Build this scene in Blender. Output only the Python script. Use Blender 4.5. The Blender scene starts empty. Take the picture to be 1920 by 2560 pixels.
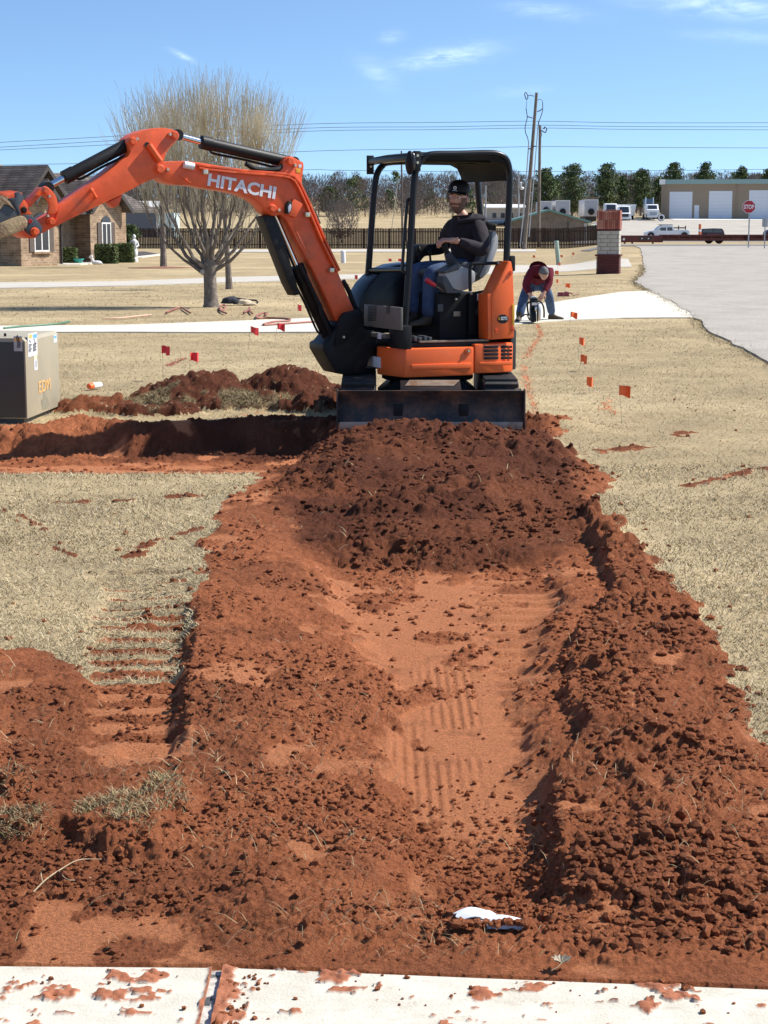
import bpy, bmesh, math, random
import numpy as np
from math import radians, sin, cos, pi, atan2, sqrt
from mathutils import Vector, Matrix
rnd = random.Random(7)
np.random.seed(7)
C = bpy.context.scene.collection
SC = bpy.context.scene

# ------------------------------------------------------------ camera
FPX, EYE = 4400.0, 1.72
PITCH = math.atan((1280 - 578) / FPX)
cam = bpy.data.cameras.new('camera')
cam.sensor_fit = 'VERTICAL'; cam.sensor_height = 36.0
cam.lens = 36.0 * FPX / 2560
cam.clip_start = 0.1; cam.clip_end = 6000
camo = bpy.data.objects.new('camera', cam); C.objects.link(camo)
camo.location = (0, 0, EYE); camo.rotation_euler = (pi / 2 - PITCH, 0, 0)
SC.camera = camo

# ------------------------------------------------------------ light
SUND = Vector((1.0, 0.27, 1.10)).normalized()          # towards the sun
SUN_EL = math.asin(SUND.z); SUN_AZ = atan2(SUND.x, SUND.y)
sun = bpy.data.lights.new('sun', 'SUN'); sun.energy = 4.8; sun.angle = radians(0.53)
sun.color = (1.0, 0.955, 0.88)
suno = bpy.data.objects.new('sun', sun); C.objects.link(suno)
suno.rotation_euler = (-SUND).to_track_quat('-Z', 'Y').to_euler()
SC.view_settings.view_transform = 'Standard'; SC.view_settings.look = 'None'
SC.view_settings.exposure = 0.68; SC.view_settings.gamma = 1.0
SC.view_settings.use_curve_mapping = False
w = bpy.data.worlds.new('World'); SC.world = w; w.use_nodes = True
N = w.node_tree.nodes; L = w.node_tree.links
for n in list(N): N.remove(n)
wo = N.new('ShaderNodeOutputWorld'); bg = N.new('ShaderNodeBackground')
sky = N.new('ShaderNodeTexSky'); sky.sky_type = 'NISHITA'; sky.sun_disc = False
sky.sun_elevation = SUN_EL; sky.sun_rotation = SUN_AZ
sky.altitude = 300; sky.air_density = 1.0; sky.dust_density = 0.5; sky.ozone_density = 1.2
bg.inputs['Strength'].default_value = 0.112
tc = N.new('ShaderNodeTexCoord')
sep = N.new('ShaderNodeSeparateXYZ'); L.new(tc.outputs['Generated'], sep.inputs[0])
# compress the hazy horizon band: a very clear dry winter sky
zm = N.new('ShaderNodeMath'); zm.operation = 'MULTIPLY_ADD'; zm.inputs[1].default_value = 1.9; zm.inputs[2].default_value = 0.08
L.new(sep.outputs[2], zm.inputs[0])
cmb = N.new('ShaderNodeCombineXYZ'); L.new(sep.outputs[0], cmb.inputs[0]); L.new(sep.outputs[1], cmb.inputs[1]); L.new(zm.outputs[0], cmb.inputs[2])
nrm = N.new('ShaderNodeVectorMath'); nrm.operation = 'NORMALIZE'; L.new(cmb.outputs[0], nrm.inputs[0])
L.new(nrm.outputs[0], sky.inputs[0])
# thin cirrus, laid out on a high plane: x/z, y/z
zc = N.new('ShaderNodeMath'); zc.operation = 'MAXIMUM'; zc.inputs[1].default_value = 0.015; L.new(sep.outputs[2], zc.inputs[0])
dv = N.new('ShaderNodeVectorMath'); dv.operation = 'DIVIDE'
cz = N.new('ShaderNodeCombineXYZ')
for i in range(3): L.new(zc.outputs[0], cz.inputs[i])
L.new(tc.outputs['Generated'], dv.inputs[0]); L.new(cz.outputs[0], dv.inputs[1])
mp = N.new('ShaderNodeMapping'); mp.inputs['Scale'].default_value = (0.55, 0.16, 1); mp.inputs['Rotation'].default_value = (0, 0, radians(14))
mp.inputs['Location'].default_value = (3.1, 5.7, 0)
L.new(dv.outputs[0], mp.inputs[0])
def wm(op, a, b=None, c=None):
    k = N.new('ShaderNodeMath'); k.operation = op
    for i, q in enumerate((a, b, c)):
        if q is None: continue
        if isinstance(q, (int, float)): k.inputs[i].default_value = q
        else: L.new(q, k.inputs[i])
    return k.outputs[0]
yc = wm('MAXIMUM', sep.outputs[1], .05); AZ = wm('DIVIDE', sep.outputs[0], yc); EL = wm('DIVIDE', sep.outputs[2], yc)
wisp = None
for (ax_, ez, sx, sz, sl, am) in ((.036, .0955, .024, .0045, .16, .75), (-.004, .0865, .010, .0065, -.5, .30), (.185, .123, .05, .006, -.10, .6), (-.111, .0955, .006, .0016, -.45, .7), (.09, .120, .022, .004, -.1, .35), (.004, .106, .006, .003, .1, .35), (.20, .106, .03, .003, -.05, .3), (.075, .0765, .014, .003, .1, .2)):
    dx = wm('SUBTRACT', AZ, ax_); dz = wm('SUBTRACT', wm('SUBTRACT', EL, ez), wm('MULTIPLY', dx, sl))
    r2 = wm('ADD', wm('POWER', wm('ABSOLUTE', wm('DIVIDE', dx, sx)), 2.0), wm('POWER', wm('ABSOLUTE', wm('DIVIDE', dz, sz)), 2.0))
    g_ = wm('MULTIPLY', wm('EXPONENT', wm('MULTIPLY', r2, -1.0)), am); wisp = g_ if wisp is None else wm('ADD', wisp, g_)
wn = N.new('ShaderNodeTexNoise'); wn.inputs['Scale'].default_value = 1; wn.inputs['Detail'].default_value = 6; wn.inputs['Roughness'].default_value = .62; wn.inputs['Distortion'].default_value = .6
wc = N.new('ShaderNodeCombineXYZ'); L.new(wm('MULTIPLY', AZ, 60.0), wc.inputs[0]); L.new(wm('MULTIPLY', EL, 240.0), wc.inputs[1]); L.new(wc.outputs[0], wn.inputs['Vector'])
wfac = wm('MULTIPLY', wisp, wm('SUBTRACT', wm('MULTIPLY', wn.outputs['Fac'], 2.6), .75))
n1 = N.new('ShaderNodeTexNoise'); n1.inputs['Scale'].default_value = 1.0; n1.inputs['Detail'].default_value = 7; n1.inputs['Roughness'].default_value = 0.6; n1.inputs['Distortion'].default_value = 0.5
L.new(mp.outputs[0], n1.inputs['Vector'])
cr = N.new('ShaderNodeMapRange'); cr.inputs[1].default_value = 0.66; cr.inputs[2].default_value = 0.86; cr.inputs[3].default_value = 0; cr.inputs[4].default_value = 0.08
L.new(n1.outputs['Fac'], cr.inputs[0])
mx = N.new('ShaderNodeMix'); mx.data_type = 'RGBA'
L.new(wm('MINIMUM', wm('MAXIMUM', wm('ADD', cr.outputs[0], wm('MULTIPLY', wfac, .55)), 0.0), .8), mx.inputs['Factor']); L.new(sky.outputs[0], mx.inputs[6]); mx.inputs[7].default_value = (9.5, 9.7, 9.9, 1)
tn = N.new('ShaderNodeMix'); tn.data_type = 'RGBA'; tn.blend_type = 'MULTIPLY'; tn.inputs['Factor'].default_value = 1; L.new(mx.outputs[2], tn.inputs[6]); tn.inputs[7].default_value = (.86, 1.0, 1.10, 1)
L.new(tn.outputs[2], bg.inputs['Color']); L.new(bg.outputs[0], wo.inputs[0])
SKYMIX = mx

# ------------------------------------------------------------ geometry of the place
CP, SP = cos(PITCH), sin(PITCH)
def ray(px, py):
    a, b = (px - 960) / FPX, (1280 - py) / FPX
    return Vector((a, CP + b * SP, -SP + b * CP))
def gp(px, py, z=0.0):                      # the point of a horizontal level seen along a line of sight
    d = ray(px, py); t = (z - EYE) / d.z
    return Vector((d.x * t, d.y * t, z))
def at(px, py, Y):
    d = ray(px, py); t = Y / d.y
    return Vector((d.x * t, Y, EYE + d.z * t))
def sstep(a, b, x):
    t = np.clip((x - a) / (b - a), 0, 1); return t * t * (3 - 2 * t)
LPROF = np.array([(-50, 0), (60, 0), (120, .05), (165, .12), (190, .2), (400, 4.7), (600, 13), (900, 17), (3000, 20)], float)
RPROF = np.array([(-50, 0), (60, 0), (75, .1), (105, .72), (125, .75), (180, .5), (226, .85), (284, 3.7), (400, 5.5), (600, 13), (900, 17), (3000, 20)], float)
def terr(x, y):
    x = np.asarray(x, float); y = np.asarray(y, float)
    u = x / np.maximum(y, 1)
    s = sstep(.098, .132, u)
    return np.interp(y, LPROF[:, 0], LPROF[:, 1]) * (1 - s) + np.interp(y, RPROF[:, 0], RPROF[:, 1]) * s
def tz(x, y): return float(terr(x, y))
def onground(px, Y):                         # stand something on the land at distance Y
    x = (px - 960) / FPX * (Y / CP) * 1.0
    d = ray(px, 600); x = d.x / d.y * Y
    return Vector((x, Y, tz(x, Y)))

# ------------------------------------------------------------ objects
def tagit(o, label=None, cat=None, group=None, kind=None):
    if label: o['label'] = label
    if cat: o['category'] = cat
    if group: o['group'] = group
    if kind: o['kind'] = kind
    return o
def thing(name, label, cat, loc=(0, 0, 0), rz=0, group=None):
    o = bpy.data.objects.new(name, None); C.objects.link(o)
    o.empty_display_size = .2
    o.location = loc; o.rotation_euler = (0, 0, rz)
    return tagit(o, label, cat, group)
def linkmesh(name, me, mat=None, parent=None):
    o = bpy.data.objects.new(name, me); C.objects.link(o)
    if parent is not None: o.parent = parent
    if mat is not None and not len(me.materials): me.materials.append(mat)
    return o
def copytree(o, parent=None):
    c = o.copy(); C.objects.link(c); c.parent = parent
    for ch in list(o.children): copytree(ch, c)
    return c
def npmesh(name, co, faces=None, quads=None, smooth=True):
    """fast mesh from arrays: co (n,3), faces (m,3) or (m,4)"""
    me = bpy.data.meshes.new(name)
    f = np.asarray(faces, np.int32); k = f.shape[1]; m = f.shape[0]
    me.vertices.add(len(co)); me.vertices.foreach_set('co', np.asarray(co, np.float32).ravel())
    me.loops.add(m * k); me.loops.foreach_set('vertex_index', f.ravel())
    me.polygons.add(m)
    me.polygons.foreach_set('loop_start', np.arange(0, m * k, k, dtype=np.int32))
    me.polygons.foreach_set('loop_total', np.full(m, k, np.int32))
    me.polygons.foreach_set('use_smooth', np.full(m, smooth, bool))
    me.update(calc_edges=True)
    return me
def attr(me, name, vals):
    a = me.attributes.new(name, 'FLOAT', 'POINT'); a.data.foreach_set('value', np.asarray(vals, np.float32))

class MB:
    """collects simple shapes; build() links them as one mesh object"""
    def __init__(s, M=None): s.v = []; s.f = []; s.M = M
    def _add(s, vs, fs):
        b = len(s.v); s.v += [Vector(v) for v in vs]; s.f += [tuple(i + b for i in f) for f in fs]; return s
    def box(s, a, b, M=None):
        x0, y0, z0 = a; x1, y1, z1 = b
        vs = [Vector(p) for p in ((x0,y0,z0),(x1,y0,z0),(x1,y1,z0),(x0,y1,z0),(x0,y0,z1),(x1,y0,z1),(x1,y1,z1),(x0,y1,z1))]
        if M is not None: vs = [M @ v for v in vs]
        return s._add(vs, [(0,3,2,1),(4,5,6,7),(0,1,5,4),(1,2,6,5),(2,3,7,6),(3,0,4,7)])
    def cbox(s, c, d, M=None):
        return s.box([c[i] - d[i] / 2 for i in range(3)], [c[i] + d[i] / 2 for i in range(3)], M)
    def hull(s, A, B):                       # two loops of equal length joined, capped
        n = len(A); vs = list(A) + list(B)
        fs = [tuple(range(n))[::-1], tuple(range(n, 2 * n))]
        fs += [(i, (i + 1) % n, n + (i + 1) % n, n + i) for i in range(n)]
        return s._add(vs, fs)
    def prism(s, pts, ax, d0, d1):           # outline in the plane across axis ax
        def mk(p, d):
            if ax == 'z': return (p[0], p[1], d)
            if ax == 'y': return (p[0], d, p[1])
            return (d, p[0], p[1])
        return s.hull([mk(p, d0) for p in pts], [mk(p, d1) for p in pts])
    def tube(s, pts, r, n=8, cap=True):
        pts = [Vector(p) for p in pts]; m = len(pts)
        rr = r if isinstance(r, (list, tuple)) else [r] * m
        vs = []; ref = None
        for i, p in enumerate(pts):
            t = (pts[min(i + 1, m - 1)] - pts[max(i - 1, 0)])
            if t.length < 1e-9: t = Vector((0, 0, 1))
            t.normalize()
            if ref is None:
                ref = Vector((0, 0, 1)) if abs(t.z) < .9 else Vector((1, 0, 0))
            u = t.cross(ref)
            if u.length < 1e-6: u = t.cross(Vector((0, 1, 0)))
            u.normalize(); v = t.cross(u); ref = u.cross(t)
            for k in range(n):
                a = 2 * pi * k / n
                vs.append(p + (u * cos(a) + v * sin(a)) * rr[i])
        fs = []
        for i in range(m - 1):
            for k in range(n):
                fs.append((i*n+k, i*n+(k+1)%n, (i+1)*n+(k+1)%n, (i+1)*n+k))
        if cap: fs.append(tuple(range(n))[::-1]); fs.append(tuple(range((m-1)*n, m*n)))
        return s._add(vs, fs)
    def cyl(s, a, b, r, n=16, r2=None): return s.tube([a, b], [r, r if r2 is None else r2], n)
    def lathe(s, prof, c=(0, 0, 0), n=20, ax='z'):
        vs = []; m = len(prof)
        for r, h in prof:
            for k in range(n):
                a = 2 * pi * k / n
                p = (r*cos(a), r*sin(a), h) if ax == 'z' else ((r*cos(a), h, r*sin(a)) if ax == 'y' else (h, r*cos(a), r*sin(a)))
                vs.append(Vector(c) + Vector(p))
        fs = [(i*n+k, i*n+(k+1)%n, (i+1)*n+(k+1)%n, (i+1)*n+k) for i in range(m-1) for k in range(n)]
        fs.append(tuple(range(n))[::-1]); fs.append(tuple(range((m-1)*n, m*n)))
        return s._add(vs, fs)
    def ball(s, c, r, n=10, m=7, M=None):
        if not isinstance(r, (tuple, list)): r = (r, r, r)
        vs = []; 
        for i in range(1, m):
            th = pi * i / m
            for k in range(n):
                a = 2 * pi * k / n
                vs.append((sin(th)*cos(a)*r[0], sin(th)*sin(a)*r[1], cos(th)*r[2]))
        vs += [(0, 0, r[2]), (0, 0, -r[2])]
        vs = [(M @ Vector(v) if M is not None else Vector(v)) + Vector(c) for v in vs]
        fs = [(i*n+k, (i+1)*n+k, (i+1)*n+(k+1)%n, i*n+(k+1)%n) for i in range(m-2) for k in range(n)]
        t = (m-1)*n
        fs += [(t, k, (k+1)%n) for k in range(n)] + [(t+1, (m-2)*n+(k+1)%n, (m-2)*n+k) for k in range(n)]
        return s._add(vs, fs)
    def quad(s, a, b, c, d): return s._add([a, b, c, d], [(0, 1, 2, 3)])
    def poly(s, pts): return s._add(pts, [tuple(range(len(pts)))])
    def mesh(s, name, smooth=35, bevel=0, seg=2):
        vs = [s.M @ v for v in s.v] if s.M is not None else s.v
        me = bpy.data.meshes.new(name); me.from_pydata([tuple(v) for v in vs], [], s.f)
        bm = bmesh.new(); bm.from_mesh(me)
        bmesh.ops.recalc_face_normals(bm, faces=bm.faces)
        if bevel:
            es = [e for e in bm.edges if len(e.link_faces) == 2 and e.calc_face_angle(0) > radians(28)]
            bmesh.ops.bevel(bm, geom=es, offset=bevel, segments=seg, profile=.6, affect='EDGES', clamp_overlap=True)
        bm.to_mesh(me); bm.free()
        if smooth:
            me.polygons.foreach_set('use_smooth', [True] * len(me.polygons))
            me.set_sharp_from_angle(angle=radians(smooth))
        return me
    def build(s, name, mat, parent=None, smooth=35, bevel=0, seg=2):
        return linkmesh(name, s.mesh(name, smooth, bevel, seg), mat, parent)

# ------------------------------------------------------------ materials
def nodes(m):
    m.use_nodes = True; return m.node_tree.nodes, m.node_tree.links
def mat(name, col, rough=.6, metal=0, var=.15, vscale=6, bump=0, bscale=60, col2=None, c2lo=.55, c2hi=.75, c2scale=3, spec=.5, island=0, coat=0, trans=0):
    """principled, with noise in value, optional second colour in patches, and bump"""
    m = bpy.data.materials.new(name); n, l = nodes(m); b = n['Principled BSDF']
    b.inputs['Roughness'].default_value = rough; b.inputs['Metallic'].default_value = metal
    b.inputs['Specular IOR Level'].default_value = spec
    if coat: b.inputs['Coat Weight'].default_value = coat; b.inputs['Coat Roughness'].default_value = .12
    tcn = n.new('ShaderNodeTexCoord'); src = None
    nz = n.new('ShaderNodeTexNoise'); nz.inputs['Scale'].default_value = vscale; nz.inputs['Detail'].default_value = 5
    l.new(tcn.outputs['Object'], nz.inputs['Vector'])
    mr = n.new('ShaderNodeMapRange'); mr.inputs[1].default_value = .25; mr.inputs[2].default_value = .75
    mr.inputs[3].default_value = 1 - var; mr.inputs[4].default_value = 1 + var
    l.new(nz.outputs['Fac'], mr.inputs[0])
    colsock = None
    rgb = n.new('ShaderNodeRGB'); rgb.outputs[0].default_value = (*col, 1); colsock = rgb.outputs[0]
    if col2 is not None:
        n2 = n.new('ShaderNodeTexNoise'); n2.inputs['Scale'].default_value = c2scale; n2.inputs['Detail'].default_value = 6; n2.inputs['Roughness'].default_value = .65
        mp2 = n.new('ShaderNodeMapping'); mp2.inputs['Location'].default_value = (3.3, 1.7, 9.1)
        l.new(tcn.outputs['Object'], mp2.inputs[0]); l.new(mp2.outputs[0], n2.inputs['Vector'])
        m2 = n.new('ShaderNodeMapRange'); m2.inputs[1].default_value = c2lo; m2.inputs[2].default_value = c2hi; l.new(n2.outputs['Fac'], m2.inputs[0])
        mixc = n.new('ShaderNodeMix'); mixc.data_type = 'RGBA'; l.new(m2.outputs[0], mixc.inputs['Factor'])
        l.new(colsock, mixc.inputs[6]); mixc.inputs[7].default_value = (*col2, 1); colsock = mixc.outputs[2]
    if island:
        ge = n.new('ShaderNodeNewGeometry'); mi = n.new('ShaderNodeMapRange'); mi.inputs[3].default_value = 1 - island; mi.inputs[4].default_value = 1 + island
        l.new(ge.outputs['Random Per Island'], mi.inputs[0])
        mm = n.new('ShaderNodeMath'); mm.operation = 'MULTIPLY'; l.new(mr.outputs[0], mm.inputs[0]); l.new(mi.outputs[0], mm.inputs[1]); vs = mm.outputs[0]
    else: vs = mr.outputs[0]
    mul = n.new('ShaderNodeVectorMath'); mul.operation = 'SCALE'; l.new(colsock, mul.inputs[0]); l.new(vs, mul.inputs['Scale'])
    l.new(mul.outputs[0], b.inputs['Base Color'])
    if bump:
        nb = n.new('ShaderNodeTexNoise'); nb.inputs['Scale'].default_value = bscale; nb.inputs['Detail'].default_value = 4
        l.new(tcn.outputs['Object'], nb.inputs['Vector'])
        bp = n.new('ShaderNodeBump'); bp.inputs['Strength'].default_value = bump; bp.inputs['Distance'].default_value = .02
        l.new(nb.outputs['Fac'], bp.inputs['Height']); l.new(bp.outputs[0], b.inputs['Normal'])
    if trans: b.inputs['Transmission Weight'].default_value = trans
    return m
# ============================================================ the ground
def hash2(ix, iy, s):
    h = (ix.astype(np.int64) * 374761393 + iy.astype(np.int64) * 668265263 + s * 1442695041) & 0xffffffff
    h = ((h ^ (h >> 13)) * 1274126177) & 0xffffffff
    h = ((h ^ (h >> 16)) * 2246822519) & 0xffffffff
    return ((h ^ (h >> 15)) & 0xffffff) / float(0x1000000)
def vnoise(x, y, s=0):
    ix = np.floor(x).astype(np.int64); iy = np.floor(y).astype(np.int64)
    fx = x - ix; fy = y - iy; fx = fx*fx*fx*(fx*(fx*6-15)+10); fy = fy*fy*fy*(fy*(fy*6-15)+10)
    a = hash2(ix, iy, s); b = hash2(ix+1, iy, s); c = hash2(ix, iy+1, s); d = hash2(ix+1, iy+1, s)
    return (a*(1-fx)+b*fx)*(1-fy) + (c*(1-fx)+d*fx)*fy
def fbm(x, y, s=0, o=4, g=.5):
    t = 0; a = 1; n = 0
    for i in range(o):
        t = t + a * vnoise(x * 2**i + i*17.3, y * 2**i - i*9.1, s + i*7); n += a; a *= g
    return t / n
def lumps(x, y, cell, s, pres=.7):
    """rounded clods, one at most in each cell"""
    gx, gy = x / cell, y / cell
    ix = np.floor(gx).astype(np.int64); iy = np.floor(gy).astype(np.int64); out = np.zeros_like(x)
    for dx in (-1, 0, 1):
        for dy in (-1, 0, 1):
            jx, jy = ix + dx, iy + dy
            cx = jx + .5 + (hash2(jx, jy, s) - .5) * .9; cy = jy + .5 + (hash2(jx, jy, s+1) - .5) * .9
            r = .28 + .42 * hash2(jx, jy, s+2); k = hash2(jx, jy, s+3)
            st = .6 + .8 * hash2(jx, jy, s+4)
            d2 = (((gx - cx) * st) ** 2 + ((gy - cy) / st) ** 2) / (r * r)
            out = np.maximum(out, np.where(k < pres, np.sqrt(np.clip(1 - d2, 0, 1)) * r * 1.6 * (.6 + .6 * k), 0))
    return out
def dg(pts):                                  # outline given on the ground, as seen points
    return np.array([tuple(gp(x / .864, y / .864)[:2]) for x, y in pts])
def seglen(px, py, P):
    """distance to a polyline and side (+ to the right going along)"""
    best = np.full(px.shape, 1e9); side = np.zeros(px.shape); tt = np.zeros(px.shape)
    n = len(P) - 1
    for i in range(n):
        ax, ay = P[i]; bx, by = P[i+1]; ux, uy = bx-ax, by-ay; q = ux*ux+uy*uy
        t = np.clip(((px-ax)*ux + (py-ay)*uy) / q, 0, 1)
        ex, ey = px - (ax+t*ux), py - (ay+t*uy); d = np.hypot(ex, ey)
        k = d < best; best = np.where(k, d, best); side = np.where(k, np.sign(ex*uy - ey*ux), side); tt = np.where(k, (i+t)/n, tt)
    return best, side, tt
def polysd(px, py, P):
    """signed distance, positive inside"""
    d, _, _ = seglen(px, py, np.vstack([P, P[:1]]))
    ins = np.zeros(px.shape, bool); n = len(P)
    for i in range(n):
        ax, ay = P[i]; bx, by = P[(i+1) % n]
        if ay == by: continue
        ins ^= ((ay > py) != (by > py)) & (px < (bx-ax)*(py-ay)/(by-ay)+ax)
    return np.where(ins, d, -d)
SOIL = dg([(-160, 2150), (-220, 1390), (0, 1400), (120, 1420), (200, 1470), (260, 1490), (400, 1480), (398, 1400), (412, 1290), (470, 1150), (500, 1085), (560, 1040), (590, 995),
           (450, 1003), (300, 1008), (0, 1014), (-300, 1018), (-300, 930), (0, 930), (90, 915), (160, 903), (250, 912), (340, 920), (480, 912), (600, 897), (735, 905), (830, 890), (1125, 900),
           (1180, 905), (1235, 903), (1215, 925), (1205, 965), (1260, 1000), (1330, 1040), (1290, 1075), (1300, 1130), (1360, 1180), (1430, 1240), (1500, 1330), (1540, 1400), (1580, 1500),
           (1600, 1580), (1680, 1640), (1850, 1660), (1900, 2200)])
FLOOR = dg([(790, 2010), (800, 1700), (760, 1400), (690, 1290), (640, 1215), (800, 1190), (1220, 1195), (1260, 1300), (1180, 1420), (1210, 1600), (1190, 1745), (1225, 2010)])
PILE = dg([(640, 1205), (590, 1120), (560, 1050), (600, 970), (700, 905), (850, 893), (1050, 893), (1190, 905), (1260, 1000), (1300, 1100), (1290, 1195), (1000, 1222), (700, 1225)])
BANK = dg([(1240, 1120), (1290, 1180), (1335, 1290), (1215, 1430), (1275, 1600), (1196, 1745), (1212, 1860), (1235, 2000)])
LEDGE = dg([(415, 1300), (402, 1480), (388, 1560), (374, 1660)])
LBERM = dg([(560, 1090), (560, 1250), (520, 1450), (500, 1650), (560, 1850), (620, 1960)])
TRK = dg([(215, 1230), (400, 1230), (385, 1680), (190, 1680)])
SODC = dg([(-60, 1700), (120, 1690), (440, 1720), (470, 1800), (380, 1870), (200, 1850), (-60, 1860)])
CROSS = dg([(-400, 928), (0, 930), (340, 920), (600, 900), (740, 905), (700, 960), (590, 992), (450, 1000), (300, 1006), (0, 1012), (-400, 1016)])
FRONT = dg([(-300, 2110), (-300, 1950), (150, 1950), (420, 1985), (520, 2040), (600, 2080)])
FRONT2 = dg([(720, 2075), (740, 2010), (900, 2005), (930, 2060), (1150, 2090), (1320, 2060), (1800, 2120), (1800, 2180)])
BACKW = 15.0                                   # the back wall of the cross trench
MNDS = [(-1.86, 17.65, .62, .55, .33), (-1.0, 18.1, .62, .45, .31), (-1.42, 17.35, .7, .45, .16), (-2.75, 17.0, .55, .35, .12), (-.46, 17.8, .6, .32, .15), (-2.2, 16.6, .7, .25, .09), (-.75, 17.0, .32, .22, .17)]
def mound_h(x, y):
    h = np.zeros_like(x)
    for cx, cy, sx, sy, a in MNDS: h = np.maximum(h, a * np.exp(-(((x-cx)/sx)**2 + ((y-cy)/sy)**2) * 1.15))
    return h

SW_L = [gp(-900, 2409), gp(545, 2420)]           # the far edge of the near pavement
SW_R = [gp(545, 2421), gp(2900, 2516)]
def sw_edge(x):
    a, b = (SW_L if x < SW_L[1].x else SW_R); t = (x - a.x) / (b.x - a.x); return a.y + (b.y - a.y) * t

def ground_fields(X, Y):
    near = (Y < 24) & (Y > 3)
    Z = terr(X, Y)
    jx = X + .10 * (fbm(X*2.3, Y*2.3, 5, 3) - .5) * 2 + .05 * (fbm(X*9, Y*9, 8, 2) - .5) * 2
    jy = Y + .16 * (fbm(X*2.1, Y*1.6, 6, 3) - .5) * 2 + .06 * (fbm(X*9, Y*9, 9, 2) - .5) * 2
    sd = polysd(jx, jy, SOIL)
    # ragged scraps of bare soil on the grass near the dig
    sc = fbm(X*3.1 + 40, Y*2.0 + 11, 21, 4)
    scr = np.zeros_like(X)
    for q, wd in (([(1200, 985), (1330, 975), (1420, 960), (1490, 935)], .16), ([(1480, 1050), (1560, 1032), (1680, 1010)], .14), ([(150, 1085), (240, 1080), (420, 1075)], .16), ([(20, 1105), (100, 1150), (185, 1215)], .05), ([(300, 1200), (400, 1150), (470, 1160)], .10)):
        d, _, _ = seglen(jx, jy, dg(q)); scr = np.maximum(scr, np.clip(1 - d / wd, 0, 1))
    scm = scr * sstep(.50, .60, sc * .6 + .4 * fbm(X*11, Y*9, 22, 3) + .10 * scr)
    tp = polysd(jx, jy, TRK); intrk = sstep(-.03, .05, tp)
    ph = (Y + .05 * X) / .21 * 2 * pi
    lug = np.sin(ph) ; trk_soil = intrk * sstep(.1, .7, -lug + .5 * (fbm(X*6, Y*6, 31, 3) - .5) + (8.3 - Y) * .6) * sstep(11.2, 9.3, Y)
    soil = np.maximum(sstep(-.05, .05, sd), np.maximum(scm, trk_soil))
    mh = .9 * mound_h(X + .10 * (fbm(X*5, Y*4, 61, 3) - .5) * 2, Y + .12 * (fbm(X*5, Y*4, 62, 3) - .5) * 2)
    mound = sstep(.035, .06, mh)
    sodm = mound * sstep(.53, .60, fbm(X*2.2 + 7, Y*1.8, 63, 3)) * (Y < 17.45)
    # --- broad shape
    h = np.zeros_like(X)
    fl = polysd(jx, jy, FLOOR); h -= .06 * sstep(-.02, .16, fl)
    pl = polysd(jx, jy, PILE); pk = sstep(0, .75, pl)
    pk = pk * sstep(14.9, 14.5, Y)
    h += pk * (.02 + .15 * sstep(9.3, 14.2, Y) * (1 - sstep(13.0, 14.3, Y) * (1 - np.exp(-((X - .15) / .62) ** 2)) * .75)) * (.7 + .6 * fbm(X*1.6, Y*.9, 41, 3))
    inpile = sstep(-.05, .2, pl)
    d, sde, tt = seglen(X + .06 * (fbm(X*4, Y*3, 44, 3) - .5) * 2, Y, BANK); sde = -sde
    bk = np.where(sde > 0, np.exp(-(d / .42) ** 1.5), np.clip(1 - d / .045, 0, 1)) * sstep(0, .06, tt) * sstep(1, .9, tt) * (.5 + 1.0 * fbm(X*2, Y*1.2, 45, 2))
    h += .058 * bk * (tt < .999)
    rb = (sde > 0) * sstep(.75, .1, d) * (tt < .99)
    d2, sd2, t2 = seglen(X, Y, LBERM); h += .055 * np.exp(-(d2 / .34) ** 2) * (.6 + .8 * fbm(X*2.5, Y*1.5, 46, 3))
    d3, sd3, t3 = seglen(X + .04 * (fbm(X*6, Y*5, 47, 3) - .5) * 2, Y, LEDGE); sd3 = -sd3
    e3 = np.where(sd3 < 0, 1, 0) * sstep(0, .1, t3) * (1 - sstep(.9, 1, t3)) * np.clip(1 - d3 / .2, 0, 1) * sstep(0, .03, d3); h += .035 * (1 - e3) * np.clip(1 - d3 / .3, 0, 1) * (sd3 > 0) * sstep(0, .04, d3) * sstep(.05, .2, t3) * (1 - sstep(.9, 1, t3)) - .028 * e3
    h += intrk * (-.020 + (.010 + .012 * sstep(7.0, 8.0, Y)) * lug * sstep(11.5, 8.5, Y))
    so = sstep(-.02, .12, polysd(jx, jy, SODC)); h += so * (.01 + .055 * sstep(.45, .62, fbm(X*4.5, Y*3.6, 48, 3)))
    cr_ = sstep(-.03, .05, polysd(X + .05 * (fbm(X*3, Y*3, 51, 3) - .5) * 2, Y + .12 * (fbm(X*2.4, Y*2.4, 52, 3) - .5) * 2, CROSS))
    bw = BACKW + .35 * sstep(-2.2, -.8, X) + .26 * (fbm(X*2, X*0, 53, 3) - .5) * 2
    prof = np.where(Y < bw, .20 * np.clip((Y - 12.5) / (14.4 - 12.5), 0, 1) ** .8, .20 * np.clip(1 - (Y - bw) / .42, 0, 1) ** 1.2) * sstep(12.4, 12.8, Y)
    crw = sstep(-.35, -.75, X)
    h -= prof * crw
    h += crw * .07 * np.exp(-((Y - bw - .3) / .18) ** 2) * (.3 + 1.4 * fbm(X*2.2, Y*2, 54, 3)) * sstep(-.6, -1.0, X)
    h += .10 * np.exp(-(((X - 1.55) / .28) ** 2 + ((Y - 15.5) / .3) ** 2))
    crw0 = crw * sstep(14.2, 14.7, Y)
    # --- how rough, how packed, how dark from moisture and painted shade
    packed = np.zeros_like(X)
    fm = fbm(X*2.6 + 3, Y*1.35 + 8, 71, 4); fx_ = sstep(.0, .10, fl)
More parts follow.
